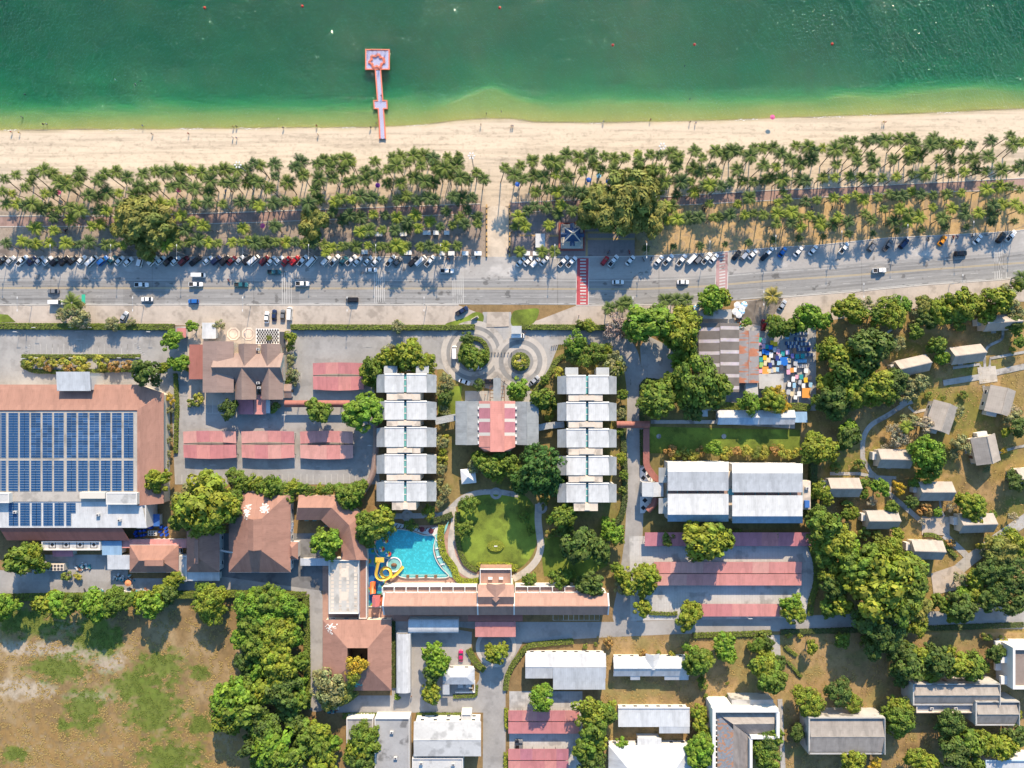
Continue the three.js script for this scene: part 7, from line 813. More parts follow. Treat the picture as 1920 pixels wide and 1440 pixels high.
// ---------------------------------------------------------------- vehicles
const paints = { white: std(0.78, 0.78, 0.77, { roughness: 0.3 }), silver: std(0.48, 0.49, 0.5, { roughness: 0.3, metalness: 0.3 }), grey: std(0.16, 0.165, 0.175, { roughness: 0.3 }), black: std(0.014, 0.014, 0.016, { roughness: 0.22 }), red: std(0.42, 0.012, 0.018, { roughness: 0.3 }), maroon: std(0.13, 0.012, 0.018, { roughness: 0.3 }), blue: std(0.015, 0.12, 0.40, { roughness: 0.3 }), teal: std(0.02, 0.12, 0.15, { roughness: 0.3 }), navy: std(0.012, 0.025, 0.08, { roughness: 0.3 }), orange: std(0.72, 0.28, 0.015, { roughness: 0.35 }), pink: std(0.5, 0.02, 0.12, { roughness: 0.3 }) };
const carGlass = std(0.012, 0.016, 0.022, { roughness: 0.06 }), tyreM = std(0.015, 0.015, 0.015), rimM = M.metal, lampM = std(0.7, 0.7, 0.68, { roughness: 0.1 }), tailM = std(0.4, 0.01, 0.01, { roughness: 0.2 }), bedM = std(0.03, 0.03, 0.032);
function hull(st) { // stations [x, half width, height]; section with rounded shoulders
  const g = new GB(), sec = ([x, w, h]) => [[x, 0.22, w * 0.93], [x, 0.42, w], [x, h * 0.78, w], [x, h * 0.97, w * 0.86], [x, h, w * 0.5], [x, h, -w * 0.5], [x, h * 0.97, -w * 0.86], [x, h * 0.78, -w], [x, 0.42, -w], [x, 0.22, -w * 0.93]]; let a = sec(st[0]); const cap = (s, f) => { for (let i = 1; i < 9; i++) f ? g.tri(s[0], s[i], s[i + 1]) : g.tri(s[0], s[i + 1], s[i]); }; cap(a, true); for (let i = 1; i < st.length; i++) { const b = sec(st[i]); for (let k = 0; k < 9; k++) g.quad(a[k], b[k], b[k + 1], a[k + 1]); g.quad(a[9], b[9], b[0], a[0]); a = b; } cap(a, false); return g.geo();
}
function carKind(name, o) {
  const { L: l, W: w, belt, roof, b0, b1, r0, r1, hood } = o, hw = w / 2, t = new THREE.Group(); t.name = name;
  const q = l / 2, smoothHull = gg => { const m = mergeVertices(gg.deleteAttribute('uv') && gg, 1e-3); return toCreasedNormals(m, 0.7); };
  part('body', smoothHull(hull([[-q, hw * 0.72, belt * 0.80], [-q + 0.12, hw * 0.90, belt * 0.93], [-q + 0.5, hw * 0.98, belt], [b0 + 0.1, hw, belt], [b1 - 0.1, hw, belt], [q - 0.55, hw * 0.97, hood], [q - 0.14, hw * 0.86, hood * 0.9], [q, hw * 0.66, hood * 0.74]])), paints.white, t);
  const bw = hw * 0.90, rw = hw * 0.76, B = [[b0, belt - 0.02, bw], [b1, belt - 0.02, bw]], T = [[r0, roof, rw], [r1, roof, rw]];
  const fq = (a, b, c, d) => { const g = new GB(); g.quad(a, b, c, d); return g.geo(); };
  part('windscreen', fq([b1, belt - 0.02, bw], [b1, belt - 0.02, -bw], [r1, roof, -rw], [r1, roof, rw]), carGlass, t); part('rear_window', fq([b0, belt - 0.02, -bw], [b0, belt - 0.02, bw], [r0, roof, rw], [r0, roof, -rw]), carGlass, t);
  part('side_window', fq([b0, belt - 0.02, bw], [b1, belt - 0.02, bw], [r1, roof, rw], [r0, roof, rw]), carGlass, t); part('side_window', fq([b1, belt - 0.02, -bw], [b0, belt - 0.02, -bw], [r0, roof, -rw], [r1, roof, -rw]), carGlass, t);
  const rg = new RoundedBoxGeometry(r1 - r0 + 0.16, 0.1, rw * 2 + 0.06, 2, 0.045); rg.translate((r0 + r1) / 2, roof, 0); part('roof', rg, paints.white, t);
  for (const s of [-1, 1]) { const pg = new GB(); for (const [xb, xr] of [[b0, r0], [b1, r1]]) pg.slab([xb - 0.05, belt, s * bw + 0.045], [xb + 0.05, belt, s * bw + 0.045], [xr + 0.05, roof + 0.02, s * rw], [xr - 0.05, roof + 0.02, s * rw], 0.06); part('pillar', pg.geo(), paints.white, t); const mr = part('mirror', new RoundedBoxGeometry(0.14, 0.12, 0.2, 1, 0.03), paints.white, t); mr.position.set(b1 - 0.45, belt + 0.06, s * (hw + 0.1)); }
  const wg = new THREE.CylinderGeometry(0.33, 0.33, 0.22, 14); wg.rotateX(Math.PI / 2); const ri = new THREE.CylinderGeometry(0.2, 0.2, 0.24, 10); ri.rotateX(Math.PI / 2); for (const sx of [-1, 1]) for (const s of [-1, 1]) { const m = part('wheel', wg, tyreM, t); m.position.set(sx * l * 0.29, 0.33, s * (hw - 0.1)); part('rim', ri, rimM, m); }
  for (const s of [-1, 1]) { const h = part('headlight', new RoundedBoxGeometry(0.14, 0.14, 0.34, 1, 0.03), lampM, t); h.position.set(q - 0.12, hood * 0.78, s * hw * 0.62); const tl = part('tail_light', new RoundedBoxGeometry(0.1, 0.16, 0.24, 1, 0.03), tailM, t); tl.position.set(-q + 0.06, belt * 0.75, s * hw * 0.66); }
  if (o.bed) { const g = new GB(), x0 = -q + 0.18, x1 = b0 - 0.16; g.quad([x0, belt + 0.012, hw * 0.78], [x1, belt + 0.012, hw * 0.78], [x1, belt + 0.012, -hw * 0.78], [x0, belt + 0.012, -hw * 0.78]); part('cargo_bed', g.geo(), o.cover || bedM, t); const e = new GB(); for (const s of [-1, 1]) e.box(x0, belt, Math.min(s * hw * 0.8, s * hw * 0.92), x1, belt + 0.2, Math.max(s * hw * 0.8, s * hw * 0.92)); e.box(x0 - 0.1, belt, -hw * 0.8, x0, belt + 0.2, hw * 0.8); part('bed_side', e.geo(), paints.white, t); }
  return t;
}
const carKinds = {
  s: ['saloon_car', 'saloon car', carKind('saloon_car', { L: 4.5, W: 1.78, belt: 0.94, roof: 1.44, b0: -1.75, b1: 1.05, r0: -1.0, r1: 0.28, hood: 0.86 })], h: ['hatchback_car', 'hatchback', carKind('hatchback_car', { L: 4.0, W: 1.72, belt: 0.95, roof: 1.5, b0: -1.9, b1: 1.0, r0: -1.6, r1: 0.3, hood: 0.88 })], u: ['suv', 'tall estate car', carKind('suv', { L: 4.75, W: 1.88, belt: 1.08, roof: 1.74, b0: -2.28, b1: 1.15, r0: -2.0, r1: 0.42, hood: 1.0 })],
  v: ['van', 'van', carKind('van', { L: 5.1, W: 1.9, belt: 1.15, roof: 2.05, b0: -2.45, b1: 2.05, r0: -2.38, r1: 1.45, hood: 1.02 })], p: ['pickup_truck', 'pickup with open bed', carKind('pickup_truck', { L: 5.3, W: 1.86, belt: 1.02, roof: 1.72, b0: -0.75, b1: 1.4, r0: -0.55, r1: 0.68, hood: 0.98, bed: 1 })],
};
function car(k, col, px, py, deg, where, group) { const [nm, words, proto] = carKinds[k], v = V3(px, py, 0.9), t = proto.clone(); t.name = numbered(nm); scene.add(t); t.position.set(v.x, 0.04, v.z); t.rotation.y = deg * Math.PI / 180; tag(t, `${col} ${words} ${where}`, k === 'p' ? 'pickup' : k === 'v' ? 'van' : 'car', group); t.traverse(m => { if (m.isMesh && m.material === paints.white) m.material = paints[col]; }); return t; }
const cols1 = { w: 'white', i: 'silver', g: 'grey', k: 'black', r: 'red', m: 'maroon', b: 'blue', t: 'teal', n: 'navy', o: 'orange', P: 'pink' };
const lot = (zf, list, deg, where, group) => { for (const s of list.trim().split(/\s+/)) { const [xy, kc, d] = s.split(':'), [x, y] = xy.split(',').map(Number), p = zf([x, y])[0]; car(kc[0], cols1[kc[1]], p[0], p[1], d ? +d : deg + rr(-4, 4), `${where}, ${placeAlong(p[0])}`, group); } };
lot(z4, '12,912:sk 75,915:si 165,915:pw 235,915:sn 295,915:si 355,915:sw 415,918:uk 480,915:uk 540,912:sk 610,910:sw 690,918:vw 770,915:ub 840,910:st 895,915:sw 960,922:sw 1050,918:uw:75 1145,915:uw 1203,912:sw 1260,918:sk 1315,916:sw 1377,915:um 1465,915:pk 1557,912:sw 1622,910:un 1685,912:uk 1738,912:sm 1797,910:si 1860,910:uk 1903,912:vw', 42, 'parked slantwise at the beach kerb', 'cars at the west beach kerb');
lot(z5, '62,912:um 115,915:sw 170,912:sw 226,918:sr 290,914:ur 350,915:pw 418,920:vw 525,915:uw 590,912:pw 655,915:st 714,912:pw 762,920:sw 840,915:sw 900,920:sw 1010,915:pw 1060,925:sg 1180,920:uk 1236,918:vw 1305,918:pw', 46, 'parked slantwise at the beach kerb', 'cars at the west beach kerb');
lot(z6, '66,922:sw 122,920:sw 173,930:uw 242,916:sw 385,920:pw 446,924:pw 697,915:hr 760,915:pw 888,912:sw 1102,912:sw 1172,908:pw 1272,910:pw 1350,900:vw 1405,900:ug 1460,898:pw 1515,898:sw 1686,872:sk 1750,868:ui 1806,866:sw 1902,878:sk', 48, 'parked slantwise at the beach kerb', 'cars at the east beach kerb');
lot(z7, '8,1008:sw 110,1010:sb 228,1005:sw 340,995:sw 570,980:pw 782,965:ug 900,960:pg 1022,945:un 1310,925:so 1575,915:sw 1750,900:uk 1822,888:pw', 50, 'parked slantwise at the beach kerb', 'cars at the east beach kerb');
const drive = (px, py, k, c, d, w) => car(k, cols1[c], px, py, d, w);
for (const [x, y, k, c, d, w] of [[265, 534, 'p', 'w', 0, 'driving past the west palms'], [367, 533, 'p', 'w', 0, 'driving below a parallel van'], [372, 516, 'v', 'w', 0, 'in the lane beside the parked row'], [452, 534, 'p', 't', 0, 'driving ahead of the white vehicles'], [275, 561, 's', 'w', 180, 'in the hotel side lane'], [99, 546, 's', 'g', 180, 'crossing the west end of the road'], [105, 567, 'v', 'w', 0, 'stopped at the west pavement'], [362, 565, 'h', 'b', 180, 'hugging the hotel side edge line'], [232, 594, 's', 'i', 60, 'with a red cover on the west pavement'], [514, 510, 'p', 't', 0, 'waiting beside the parked row'], [567, 532, 'p', 'w', 0, 'at the west rumble bars'], [696, 506, 's', 'w', 0, 'waiting near the middle rumble bars'], [660, 562, 'u', 'k', 180, 'in the hotel side lane'], [838, 508, 'p', 'w', 0, 'near the entrance rumble bars'], [866, 583, 'p', 'n', 32, 'entering the hotel drive'], [500, 595, 's', 'w', 88, 'on the parking apron'], [514, 591, 's', 'n', 88, 'on the parking apron'], [530, 591, 's', 'g', 88, 'on the parking apron'], [543, 588, 'v', 'w', 88, 'on the parking apron'], [1159, 529, 's', 'w', 0, 'driving past the red crosswalk'], [1281, 529, 's', 'w', 0, 'driving towards the faded crosswalk'], [1802, 475, 'u', 'k', 3, 'passing the last parked cars'], [1649, 507, 'p', 'w', 3, 'driving along the garden side'], [1467, 572, 's', 'i', 55, 'beside the dusty palm'], [852, 661, 'v', 'w', 90, 'circling the larger island'], [891, 689, 'v', 'w', 3, 'below the larger island'], [971, 630, 'v', 'w', 2, 'by the hotel gate hut'], [871, 716, 's', 'w', -20, 'at the lobby drop-off'], [920, 715, 'u', 'k', 0, 'under the lobby canopy'], [1002, 713, 's', 'i', 42, 'leaving the smaller circle'], [864, 1230, 's', 'P', 90, 'by the small pump house'], [970, 1398, 's', 'k', 90, 'half under the pink carport'], [976, 1398, 's', 'g', 90, 'half under the pink carport'], [1432, 609, 'u', 'm', 85, 'at the cart yard gate']]) drive(x, y, k, c, d, w);
{ // motorbikes
  const t0 = new THREE.Group(); t0.name = 'motorbike'; const wg = new THREE.TorusGeometry(0.26, 0.07, 6, 16); for (const x of [-0.6, 0.62]) { const m = part('wheel', wg, tyreM, t0); m.position.set(x, 0.3, 0); } part('seat', new RoundedBoxGeometry(0.75, 0.14, 0.28, 2, 0.06).translate(-0.28, 0.78, 0), M.black, t0); part('body', new RoundedBoxGeometry(1.0, 0.36, 0.26, 2, 0.08).translate(0.0, 0.52, 0), paints.white, t0); const hb = new THREE.CylinderGeometry(0.025, 0.025, 0.62, 6); hb.rotateX(Math.PI / 2); hb.translate(0.42, 1.02, 0); part('handlebar', hb, M.darkMetal, t0); part('front_shield', new RoundedBoxGeometry(0.14, 0.6, 0.34, 1, 0.04).rotateZ(0.35).translate(0.46, 0.7, 0), paints.white, t0);
  [...z5([1435, 890, 1450, 910, 1500, 890, 1605, 895, 1655, 885, 1890, 830, 1890, 850]).map(q => [...q, 'by the slipway mouth']), ...z6([985, 905, 1045, 900, 880, 850, 725, 850, 1430, 530, 1445, 535, 560, 310, 590, 315, 650, 275]).map(q => [...q, 'by the eastern palms and kerb']), ...z7([1205, 915, 1390, 900, 1420, 895, 1535, 885, 480, 680, 555, 670, 330, 680, 210, 670]).map(q => [...q, 'by the east promenade']), ...z4([495, 690, 1715, 1065, 1690, 395]).map(q => [...q, 'west of the slipway'])].forEach(([x, y, w], i) => { const v = V3(x, y, 0.5), t = t0.clone(), c = ['black', 'red', 'blue', 'grey'][i % 4]; t.name = numbered('motorbike'); scene.add(t); t.position.set(v.x, 0.03, v.z); t.rotation.y = rr(0.9, 2.2); tag(t, `${c} motorbike parked ${w}`, 'motorbike', `motorbikes ${w}`); t.traverse(m => { if (m.isMesh && m.material === paints.white) m.material = paints[c]; }); }); }
// ---------------------------------------------------------------- vendor carts and stored beach furniture
function cart(label, px, py, col, w = 1.5, d = 1.9, group, turn = 0) { const h = 1.9, v = V3(px, py, h), t = thing('vendor_cart', label, 'cart', group, v.x, 0, v.z, turn); const g = new GB(); g.slab([-w / 2, h, d / 2], [w / 2, h, d / 2], [w / 2, h + 0.06, -d / 2], [-w / 2, h + 0.06, -d / 2], 0.08); part('canopy', g.geo(), col, t); part('counter', new RoundedBoxGeometry(w * 0.8, 0.7, d * 0.75, 1, 0.04).translate(0, 0.75, 0), M.metal, t); for (const x of [-1, 1]) for (const z of [-1, 1]) { const p = part('post', postGeo, M.metal, t); p.position.set(x * w * 0.38, 0.4, z * d * 0.36); p.scale.set(0.4, h - 0.45, 0.4); } const wg = new THREE.TorusGeometry(0.28, 0.06, 6, 14); for (const s of [-1, 1]) { const m = part('wheel', wg, tyreM, t); m.position.set(0, 0.33, s * d * 0.42); } return t; }
{ const cc = { green: [0.05, 0.4, 0.22], grey: [0.42, 0.44, 0.46], yellow: [0.72, 0.46, 0.02], pink: [0.65, 0.35, 0.45], teal: [0.02, 0.28, 0.28], blue: [0.01, 0.14, 0.5], dark: [0.06, 0.06, 0.08], white: [0.75, 0.75, 0.73], cream: [0.66, 0.55, 0.34], lime: [0.3, 0.5, 0.14], navy: [0.02, 0.04, 0.2], lightblue: [0.28, 0.5, 0.66], lilac: [0.48, 0.4, 0.6], purple: [0.28, 0.2, 0.45], orange: [0.72, 0.3, 0.06], brown: [0.3, 0.16, 0.1] };
  const stackBlue = std(0.05, 0.10, 0.22), z8 = l => Z(1280, 540, 6, l)[0];
  for (const s of '868,585,green 915,595,grey 1005,615,yellow 1045,630,yellow 910,655,pink 948,660,teal 990,668,blue 1035,695,grey 870,670,dark 915,715,blue 955,730,blue 870,740,grey 925,785,yellow 995,755,white 882,805,teal 965,810,cream 930,845,cream 885,865,lime 985,868,navy 1085,845,lightblue 1140,825,blue,2 1195,815,cream 1125,735,teal 1180,722,lilac 1235,765,purple 1195,885,grey 930,930,orange,1.8 970,935,cream 1000,930,grey 1030,920,cream 1062,915,lightblue 1230,925,orange 1265,920,white 1190,945,pink 1390,930,white 1245,1025,white 1285,1000,pink 1335,1000,teal 1385,1035,yellow 1200,1085,white 1255,1095,lightblue 1320,1060,grey 1390,1180,orange,2.2 1310,1190,white 1175,545,lightblue 1260,705,brown 1290,770,teal 1350,765,teal 1280,460,white 1040,770,dark 1065,790,navy 1010,840,grey 1110,890,dark 1090,770,grey 1300,930,dark 1270,850,grey 1420,690,navy 1430,1010,dark 1440,1090,lightblue 875,935,pink 870,640,pink 1075,715,pink 1360,1100,white 1230,1190,cream 1190,1170,grey 1270,1230,white'.split(' ')) { const [x, y, c, k] = s.split(','), [px, py] = z8([+x, +y]), f = (+k || 1) * 0.98; cart(`${c} topped vendor cart stored in the cart yard`, px, py, cm(...cc[c]), 1.35 * f * rr(0.9, 1.15), 1.75 * f * rr(0.9, 1.15), 'carts in the yard', rr(-0.12, 0.12)); }
  for (const [x, y, c] of [[1240, 510, 0], [1355, 505, 0], [1330, 575, 0], [1225, 620, 0], [1375, 628, 0], [1350, 690, 0], [1330, 820, 1], [1335, 880, 2], [1420, 750, 0], [1250, 660, 0]]) { const [px, py] = z8([x, y]), v = V3(px, py, 1), t = thing('lounger_stack', c === 1 ? 'teal folded beach loungers stacked in the cart yard' : c === 2 ? 'pale folded beach loungers stacked in the cart yard' : 'blue and white beach loungers stacked in the cart yard', 'lounger stack', 'stacked loungers', v.x, 0, v.z); for (let i = 0; i < 6; i++) { const m = part('lounger', new RoundedBoxGeometry(0.62, 0.9 + 0.06 * i, 1.3, 1, 0.05).translate(-1.9 + i * 0.76, 0.5, 0), c === 1 ? C1.lbl : i % 2 ? M.wallG : c === 2 ? M.metal : stackBlue, t); m.rotation.y = rr(-0.05, 0.05); } }
  for (const [x, y, w] of [...z5([830, 715, 920, 715, 1105, 715, 1280, 705, 1350, 705, 1430, 705]).map(q => [...q, 'among the promenade palms']), ...z5([815, 850, 1140, 855, 1395, 860, 1465, 860, 1570, 860, 1665, 860]).map(q => [...q, 'at the beach kerb west of the slipway']), ...z6([110, 860, 180, 860]).map(q => [...q, 'before the shrine forecourt'])]) cart(`white topped food cart ${w}`, x, y, C1.wht, rr(1.8, 3), 1.6, `food carts ${w}`); }
house('kiosk_roof', 'flat pale kiosk roof west of the shrine', [1004, 438, 1022, 464], 2.8, 2.9, 's', M.whiteRoof, { open: 1, cat: 'kiosk' });
// shrine
{ const t = thing('shrine', 'small shrine with a blue cross-shaped roof, white ridges and red base', 'shrine'), [cx, cz] = W(1073, 441, 3); t.position.set(cx, 0, cz); const red = M.redBrick, blue = RF(0.03, 0.075, 0.17, {}), a = 5, b = 5.4;
  part('base', boxAt(-a, 0.02, -b, a, 0.4, b), red, t); part('plinth', boxAt(-a + 0.8, 0.4, -b + 0.8, a - 0.8, 0.9, b - 0.8), M.offwhite, t); part('wall', boxAt(-2.2, 0.9, -2.6, 2.2, 4, 2.6), M.wallW, t);
  part('roof', hipRoof(-3, -2.6, 3, 2.6, 4.1, 6.6, 2.6), blue, t); for (const [w, d, x, z, ax] of [[1.8, 2.6, 0, -3, 'z'], [1.8, 2.6, 0, 3, 'z'], [2.2, 1.8, -3, 0, 'x'], [2.2, 1.8, 3, 0, 'x']]) part('porch_roof', gableRoof(x - w / (ax === 'z' ? 2 : 1.6), z - d / 2, x + w / (ax === 'z' ? 2 : 1.6), z + d / 2, 3.7, 5, ax), blue, t);
  for (const sx of [-1, 1]) for (const sz of [-1, 1]) { const c = new THREE.TubeGeometry(new THREE.LineCurve3(new THREE.Vector3(sx * 3, 4.15, sz * 2.6), new THREE.Vector3(sx * 0.4, 6.65, sz * 0.2)), 1, 0.24, 6); part('ridge', c, M.offwhite, t); const p = part('post', postGeo, M.white, t); p.position.set(sx * 3.6, 0.9, sz * 3.9); p.scale.set(2.4, 2.6, 2.4); const lantern = part('finial', new THREE.ConeGeometry(0.3, 0.8, 8), M.offwhite, t); lantern.position.set(sx * 3.6, 3.9, sz * 3.9); } part('spire', new THREE.ConeGeometry(0.5, 1.8, 10).translate(0, 7.2, 0), M.offwhite, t); const rail = new GB(); rail.box(-a + 0.9, 0.9, -b + 0.9, a - 0.9, 1.5, -b + 1.15); for (const s of [-1, 1]) rail.box(s * (a - 1.02) - 0.12, 0.9, -b + 1.15, s * (a - 1.02) + 0.12, 1.5, b - 0.9); part('railing', rail.geo(), M.offwhite, t); }
// lamps
function mast(label, px, py, h) { const v = V3(px, py, h), t = thing('floodlight_mast', label, 'floodlight', null, v.x, 0, v.z), p = part('pole', postGeo, M.metal, t); p.scale.set(2.4, h, 2.4); for (let i = 0; i < 6; i++) { const a = i * 1.047, m = part('lamp_head', new RoundedBoxGeometry(0.7, 0.25, 0.5, 1, 0.05), M.white, t); m.position.set(1.0 * Math.cos(a), h, 1.0 * Math.sin(a)); m.rotation.y = -a; } const rg = new THREE.TorusGeometry(0.85, 0.05, 6, 20); rg.rotateX(Math.PI / 2); rg.translate(0, h - 0.1, 0); part('ring', rg, M.metal, t); }
mast('tall floodlight mast among the west seaward palms', 446, 309, 17); mast('tall floodlight mast on the sand beside the slipway', 884, 292, 17); mast('tall floodlight mast among the east seaward palms', 1242, 274, 17);
function streetLamp(label, px, py, dir, group) { const h = 8, v = V3(px, py, 0), t = thing('street_lamp', label, 'street lamp', group, v.x, 0, v.z, dir), p = part('pole', postGeo, M.metal, t); p.scale.set(1.1, h, 1.1); for (const s of [-1, 1]) { part('arm', new THREE.CylinderGeometry(0.04, 0.05, 2.2, 6).rotateZ(Math.PI / 2).translate(s * 1.1, h + 0.1, 0), M.metal, t); part('lamp_head', new RoundedBoxGeometry(0.8, 0.14, 0.3, 1, 0.05).translate(s * 2.4, h + 0.1, 0), M.white, t); } }
for (const x of [16, 120, 230, 350, 470, 590, 712, 830, 1038, 1205, 1320, 1440, 1560, 1680, 1800, 1900]) streetLamp('twin armed street lamp at the beach kerb', x, kerbN(x) - 2.5, 1.57, 'beach kerb lamps');
for (const x of [60, 270, 470, 660, 800, 1180, 1418, 1600, 1780]) streetLamp('twin armed street lamp on the hotel side of the road', x, kerbS(x) + 3.5, 1.57, 'hotel side lamps');
for (const [x, y] of [[25, 622], [60, 614], [130, 614], [165, 614], [275, 622], [40, 672], [65, 671], [130, 671], [220, 671], [255, 671], [357, 748], [530, 778], [690, 835], [1404, 1160], [1550, 1155], [1443, 1196], [880, 1290]]) { const v = V3(x, y, 3.5), t = thing('garden_lamp', 'slender white lamp post in the hotel grounds', 'lamp post', 'hotel grounds lamp posts', v.x, 0, v.z); part('pole', postGeo, M.white, t).scale.set(0.6, 3.6, 0.6); part('arm', new RoundedBoxGeometry(1.5, 0.1, 0.18, 1, 0.03).translate(0.6, 3.6, 0), M.white, t); }
// slipway barriers, bollards, tanks, tent, chiller, yard clutter
for (const [x, w] of [[912.5, 'west'], [955.5, 'east']]) for (let i = 0; i < 2; i++) { const y0 = 383 + i * 52, y1 = y0 + 46, a = V3(x, y0, 0.9), b = V3(x, y1, 0.9), t = thing('barrier', `yellow and black barrier rail on the ${w} side of the slipway, ${i ? 'road' : 'beach'} end`, 'barrier'), n = 14; for (let k = 0; k < n; k++) { const z0 = mix(a.z, b.z, k / n), z1 = mix(a.z, b.z, (k + 1) / n); part('rail_section', boxAt(a.x - 0.22, 0.1, z0 + 0.01, a.x + 0.22, 0.9, z1 - 0.01), k % 3 === 2 ? M.black : cm(0.5, 0.32, 0.12), t); } }
for (let i = 0; i < 7; i++) { const v = V3(922 + i * 6.2, 661.5, 0.8), t = thing('bollard', 'dark bollard in the row between the two turning circles', 'bollard', 'bollard row', v.x, 0, v.z); part('post', postGeo, M.darkMetal, t).scale.set(2, 0.95, 2); part('cap', new THREE.SphereGeometry(0.2, 10, 8).translate(0, 0.98, 0), M.darkMetal, t); }
for (let i = 0; i < 7; i++) { const v = V3(1035 + i * 4, 649 - i * 0.7, 0.8), t = thing('bollard', 'dark bollard in the row across the east drive', 'bollard', 'drive bollards', v.x, 0, v.z); part('post', postGeo, M.darkMetal, t).scale.set(2, 0.95, 2); part('cap', new THREE.SphereGeometry(0.2, 10, 8).translate(0, 0.98, 0), M.darkMetal, t); }
house('gate_hut', 'small grey roofed hut at the hotel gate', [959, 611, 978, 626], 3, 3.3, 's', M.greyRoof, { cat: 'hut', max: 1 }); { const v = V3(890, 597, 1), t = thing('hotel_sign', 'low dark sign block among plants at the hotel entrance', 'sign', null, v.x, 0, v.z, 0.5); part('panel', new RoundedBoxGeometry(2.6, 1.1, 0.5, 1, 0.05).translate(0, 0.7, 0), M.darkMetal, t); part('plinth', new RoundedBoxGeometry(3, 0.3, 1, 1, 0.04).translate(0, 0.15, 0), M.offwhite, t); }
{ const bg = new THREE.CylinderGeometry(0.34, 0.34, 0.95, 14); bg.translate(0, 0.48, 0); const lg = new THREE.TorusGeometry(0.3, 0.04, 6, 14); lg.rotateX(Math.PI / 2); lg.translate(0, 0.96, 0); for (const [x, y] of Z(0, 830, 4.8, [1225, 800, 1265, 795, 1300, 790, 1230, 840, 1275, 835, 1300, 830, 1215, 820, 1360, 765, 1450, 760, 1490, 770, 1440, 800, 1495, 800, 1455, 830, 1500, 830, 1340, 760])) { const v = V3(x, y, 1), t = thing('water_barrel', 'blue plastic barrel in the kitchen yard', 'barrel', 'kitchen yard barrels', v.x, 0, v.z); part('drum', bg, M.tank, t).scale.setScalar(1.5); part('lid_ring', lg, M.tank, t).scale.setScalar(1.5); } }
{ const v = V3(285, 1000, 1.5), t = thing('bottle_rack', 'white rack with round openings between the blue barrels', 'rack', null, v.x, 0, v.z); part('box', new RoundedBoxGeometry(3.4, 1.4, 1.9, 1, 0.05).translate(0, 0.7, 0), M.offwhite, t); for (let i = 0; i < 6; i++) part('opening', new THREE.CylinderGeometry(0.3, 0.3, 0.04, 12).translate(-1 + (i % 3), 1.43, i < 3 ? -0.45 : 0.45), M.black, t); }
{ const v = V3(100, 1064, 2.5), t = thing('chiller', 'large cream air conditioning chiller with rows of fans', 'chiller', null, v.x, 0, v.z); part('cabinet', new RoundedBoxGeometry(8, 2.4, 2.6, 1, 0.06).translate(0, 1.3, 0), M.cream, t); for (let i = 0; i < 6; i++) for (const s of [-1, 1]) part('fan', new THREE.CylinderGeometry(0.48, 0.48, 0.06, 14).translate(-3.2 + i * 1.28, 2.53, s * 0.62), M.darkMetal, t); }
{ const v = V3(878, 893, 3), t = thing('marquee', 'white marquee tent under the garden trees', 'tent', null, v.x, 0, v.z, 0.1); const g = new GB(); for (let i = 0; i < 4; i++) { const a = i * 1.5708 + 0.785, b = a + 1.5708, r = 4; g.tri([0, 4.4, 0], [r * Math.cos(b), 2.6, r * Math.sin(b)], [r * Math.cos(a), 2.6, r * Math.sin(a)]); const p = part('post', postGeo, M.white, t); p.position.set(r * 0.95 * Math.cos(a), 0, r * 0.95 * Math.sin(a)); p.scale.y = 2.6; } part('canopy', g.geo(), std(0.78, 0.78, 0.77, { side: THREE.DoubleSide }), t); }
{ const junk = [std(0.5, 0.5, 0.5), std(0.25, 0.12, 0.06), std(0.05, 0.25, 0.28), std(0.7, 0.68, 0.64), std(0.05, 0.05, 0.06)]; for (const [cx, cy, rx, ry, n, lab] of [[156, 1062, 16, 10, 26, 'heap of scrap timber and tables in the service yard'], [232, 1083, 22, 8, 34, 'heap of crates and bags below the kitchen roofs'], [220, 1107, 70, 4, 50, 'strewn rubbish along the field hedge'], [620, 1330, 18, 8, 24, 'heap of garden waste by the service lane'], [1385, 605, 8, 12, 22, 'piled stall goods at the cart yard entrance']]) { const gs = junk.map(() => []); for (let i = 0; i < n; i++) { const v = V3(cx + rx * (R() + R() - 1), cy + ry * (R() + R() - 1), 0), g = new THREE.BoxGeometry(rr(0.3, 1.4), rr(0.2, 0.9), rr(0.2, 0.9)); g.rotateY(R() * 3); g.translate(v.x, 0.35, v.z); gs[i % 5].push(g); } const t = thing('scrap_heap', lab, 'scrap heap'); t.userData.kind = 'stuff'; gs.forEach((l, i) => part('scrap', mergeGeometries(l), junk[i], t)); } }
// pergola and white loungers by the pool
for (let i = 0; i < 4; i++) { const v = V3([821, 820, 822, 829][i], [1013, 1028, 1044, 1058][i], 0.6), t = thing('pool_lounger', 'white lounger standing on the shallow pool ledge', 'lounger', 'pool loungers', v.x, 0.5, v.z, 0.2); part('seat', new RoundedBoxGeometry(1.3, 0.12, 0.55, 1, 0.04).translate(0, 0.3, 0), M.white, t); part('backrest', new RoundedBoxGeometry(0.7, 0.1, 0.55, 1, 0.04).rotateZ(0.6).translate(0.85, 0.5, 0), M.white, t); for (const x of [-0.5, 0.5]) part('leg', new RoundedBoxGeometry(0.08, 0.3, 0.5, 1, 0.02).translate(x, 0.13, 0), M.white, t); }

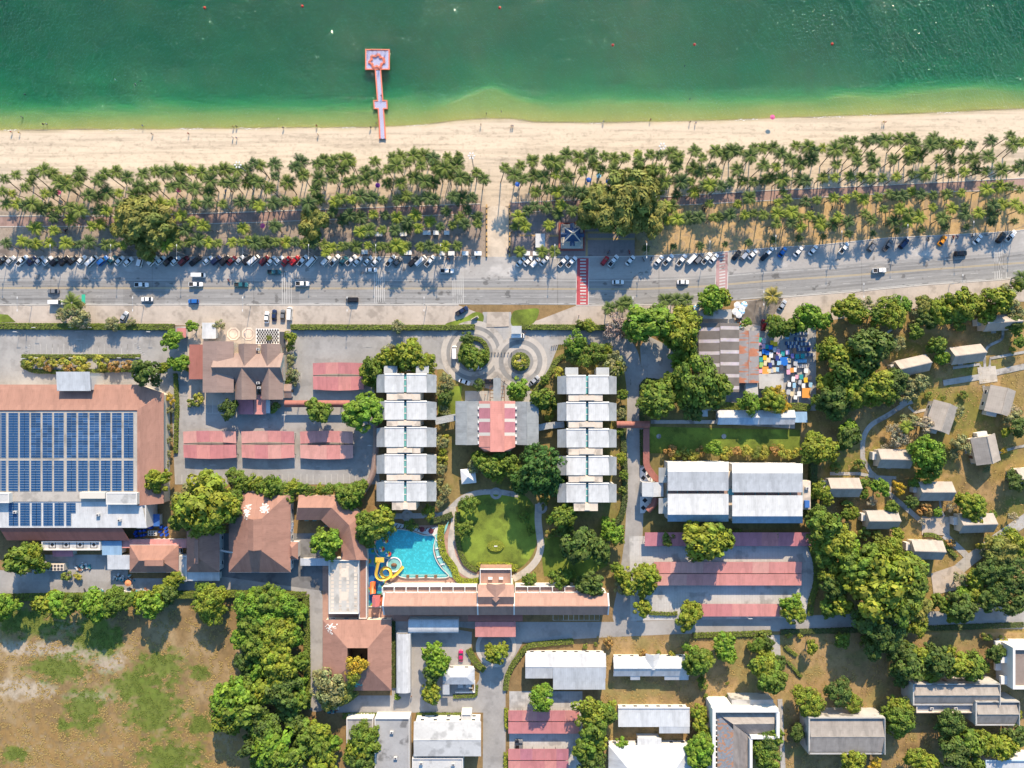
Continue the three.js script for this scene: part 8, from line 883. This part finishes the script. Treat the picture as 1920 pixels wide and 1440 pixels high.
// roof-top units and kitchen ducts
for (const [x, y, h, w] of [[485, 655, 6.3, 'in the restaurant roof valley'], [485, 718, 6.3, 'in the restaurant roof valley'], [487, 727, 6.3, 'in the restaurant roof valley'], [1250, 893, 8.6, 'by the white hotel entrance roofs'], [1250, 948, 8.6, 'by the white hotel entrance roofs'], [1512, 915, 7, 'on the white hotel stair tower'], [790, 1430, 6.4, 'on the lower white warehouse'], [850, 1432, 6.4, 'on the lower white warehouse'], [735, 1372, 5, 'on the flat grey roof'], [742, 1420, 5, 'on the flat grey roof'], [30, 960, 8.7, 'on the solar hall annex'], [185, 965, 8.7, 'on the solar hall annex'], [225, 975, 8.7, 'on the solar hall annex'], [1745, 1327, 5.6, 'on the stained balcony'], [1790, 1327, 5.6, 'on the stained balcony']]) { const v = V3(x, y, h), t = thing('air_conditioner', `grey air conditioning unit ${w}`, 'air conditioner', `units ${w}`, v.x, h, v.z, rr(-0.1, 0.1)); part('case', new RoundedBoxGeometry(1.3, 0.9, 0.9, 1, 0.05).translate(0, 0.45, 0), M.wallG, t); part('fan', new THREE.CylinderGeometry(0.32, 0.32, 0.05, 14).translate(0, 0.92, 0), M.darkMetal, t); part('pipe', new THREE.CylinderGeometry(0.05, 0.05, 1.2, 6).rotateX(Math.PI / 2).translate(0.45, 0.12, 0.9), M.metal, t); }
for (const [lab, pts] of [['bent silver kitchen duct between the brown houses', [[412, 1030, 4], [416, 1032, 5], [430, 1035, 5.6], [455, 1036, 6.4]]], ['curled silver kitchen duct east of the dining hall', [[549, 980, 5.4], [548, 990, 5.2], [545, 998, 4.6], [541, 1002, 3]]]]) { const t = thing('kitchen_duct', lab, 'duct'), c = new THREE.CatmullRomCurve3(pts.map(([x, y, h]) => V3(x, y, h))); part('pipe', new THREE.TubeGeometry(c, 24, 0.42, 10), M.metal, t); for (let i = 1; i < 6; i++) { const q = c.getPointAt(i / 6), d = c.getTangentAt(i / 6), k = part('collar', new THREE.TorusGeometry(0.44, 0.05, 6, 16), M.wallG, t); k.position.copy(q); k.lookAt(q.clone().add(d)); } }

renderer.render(scene, camera);
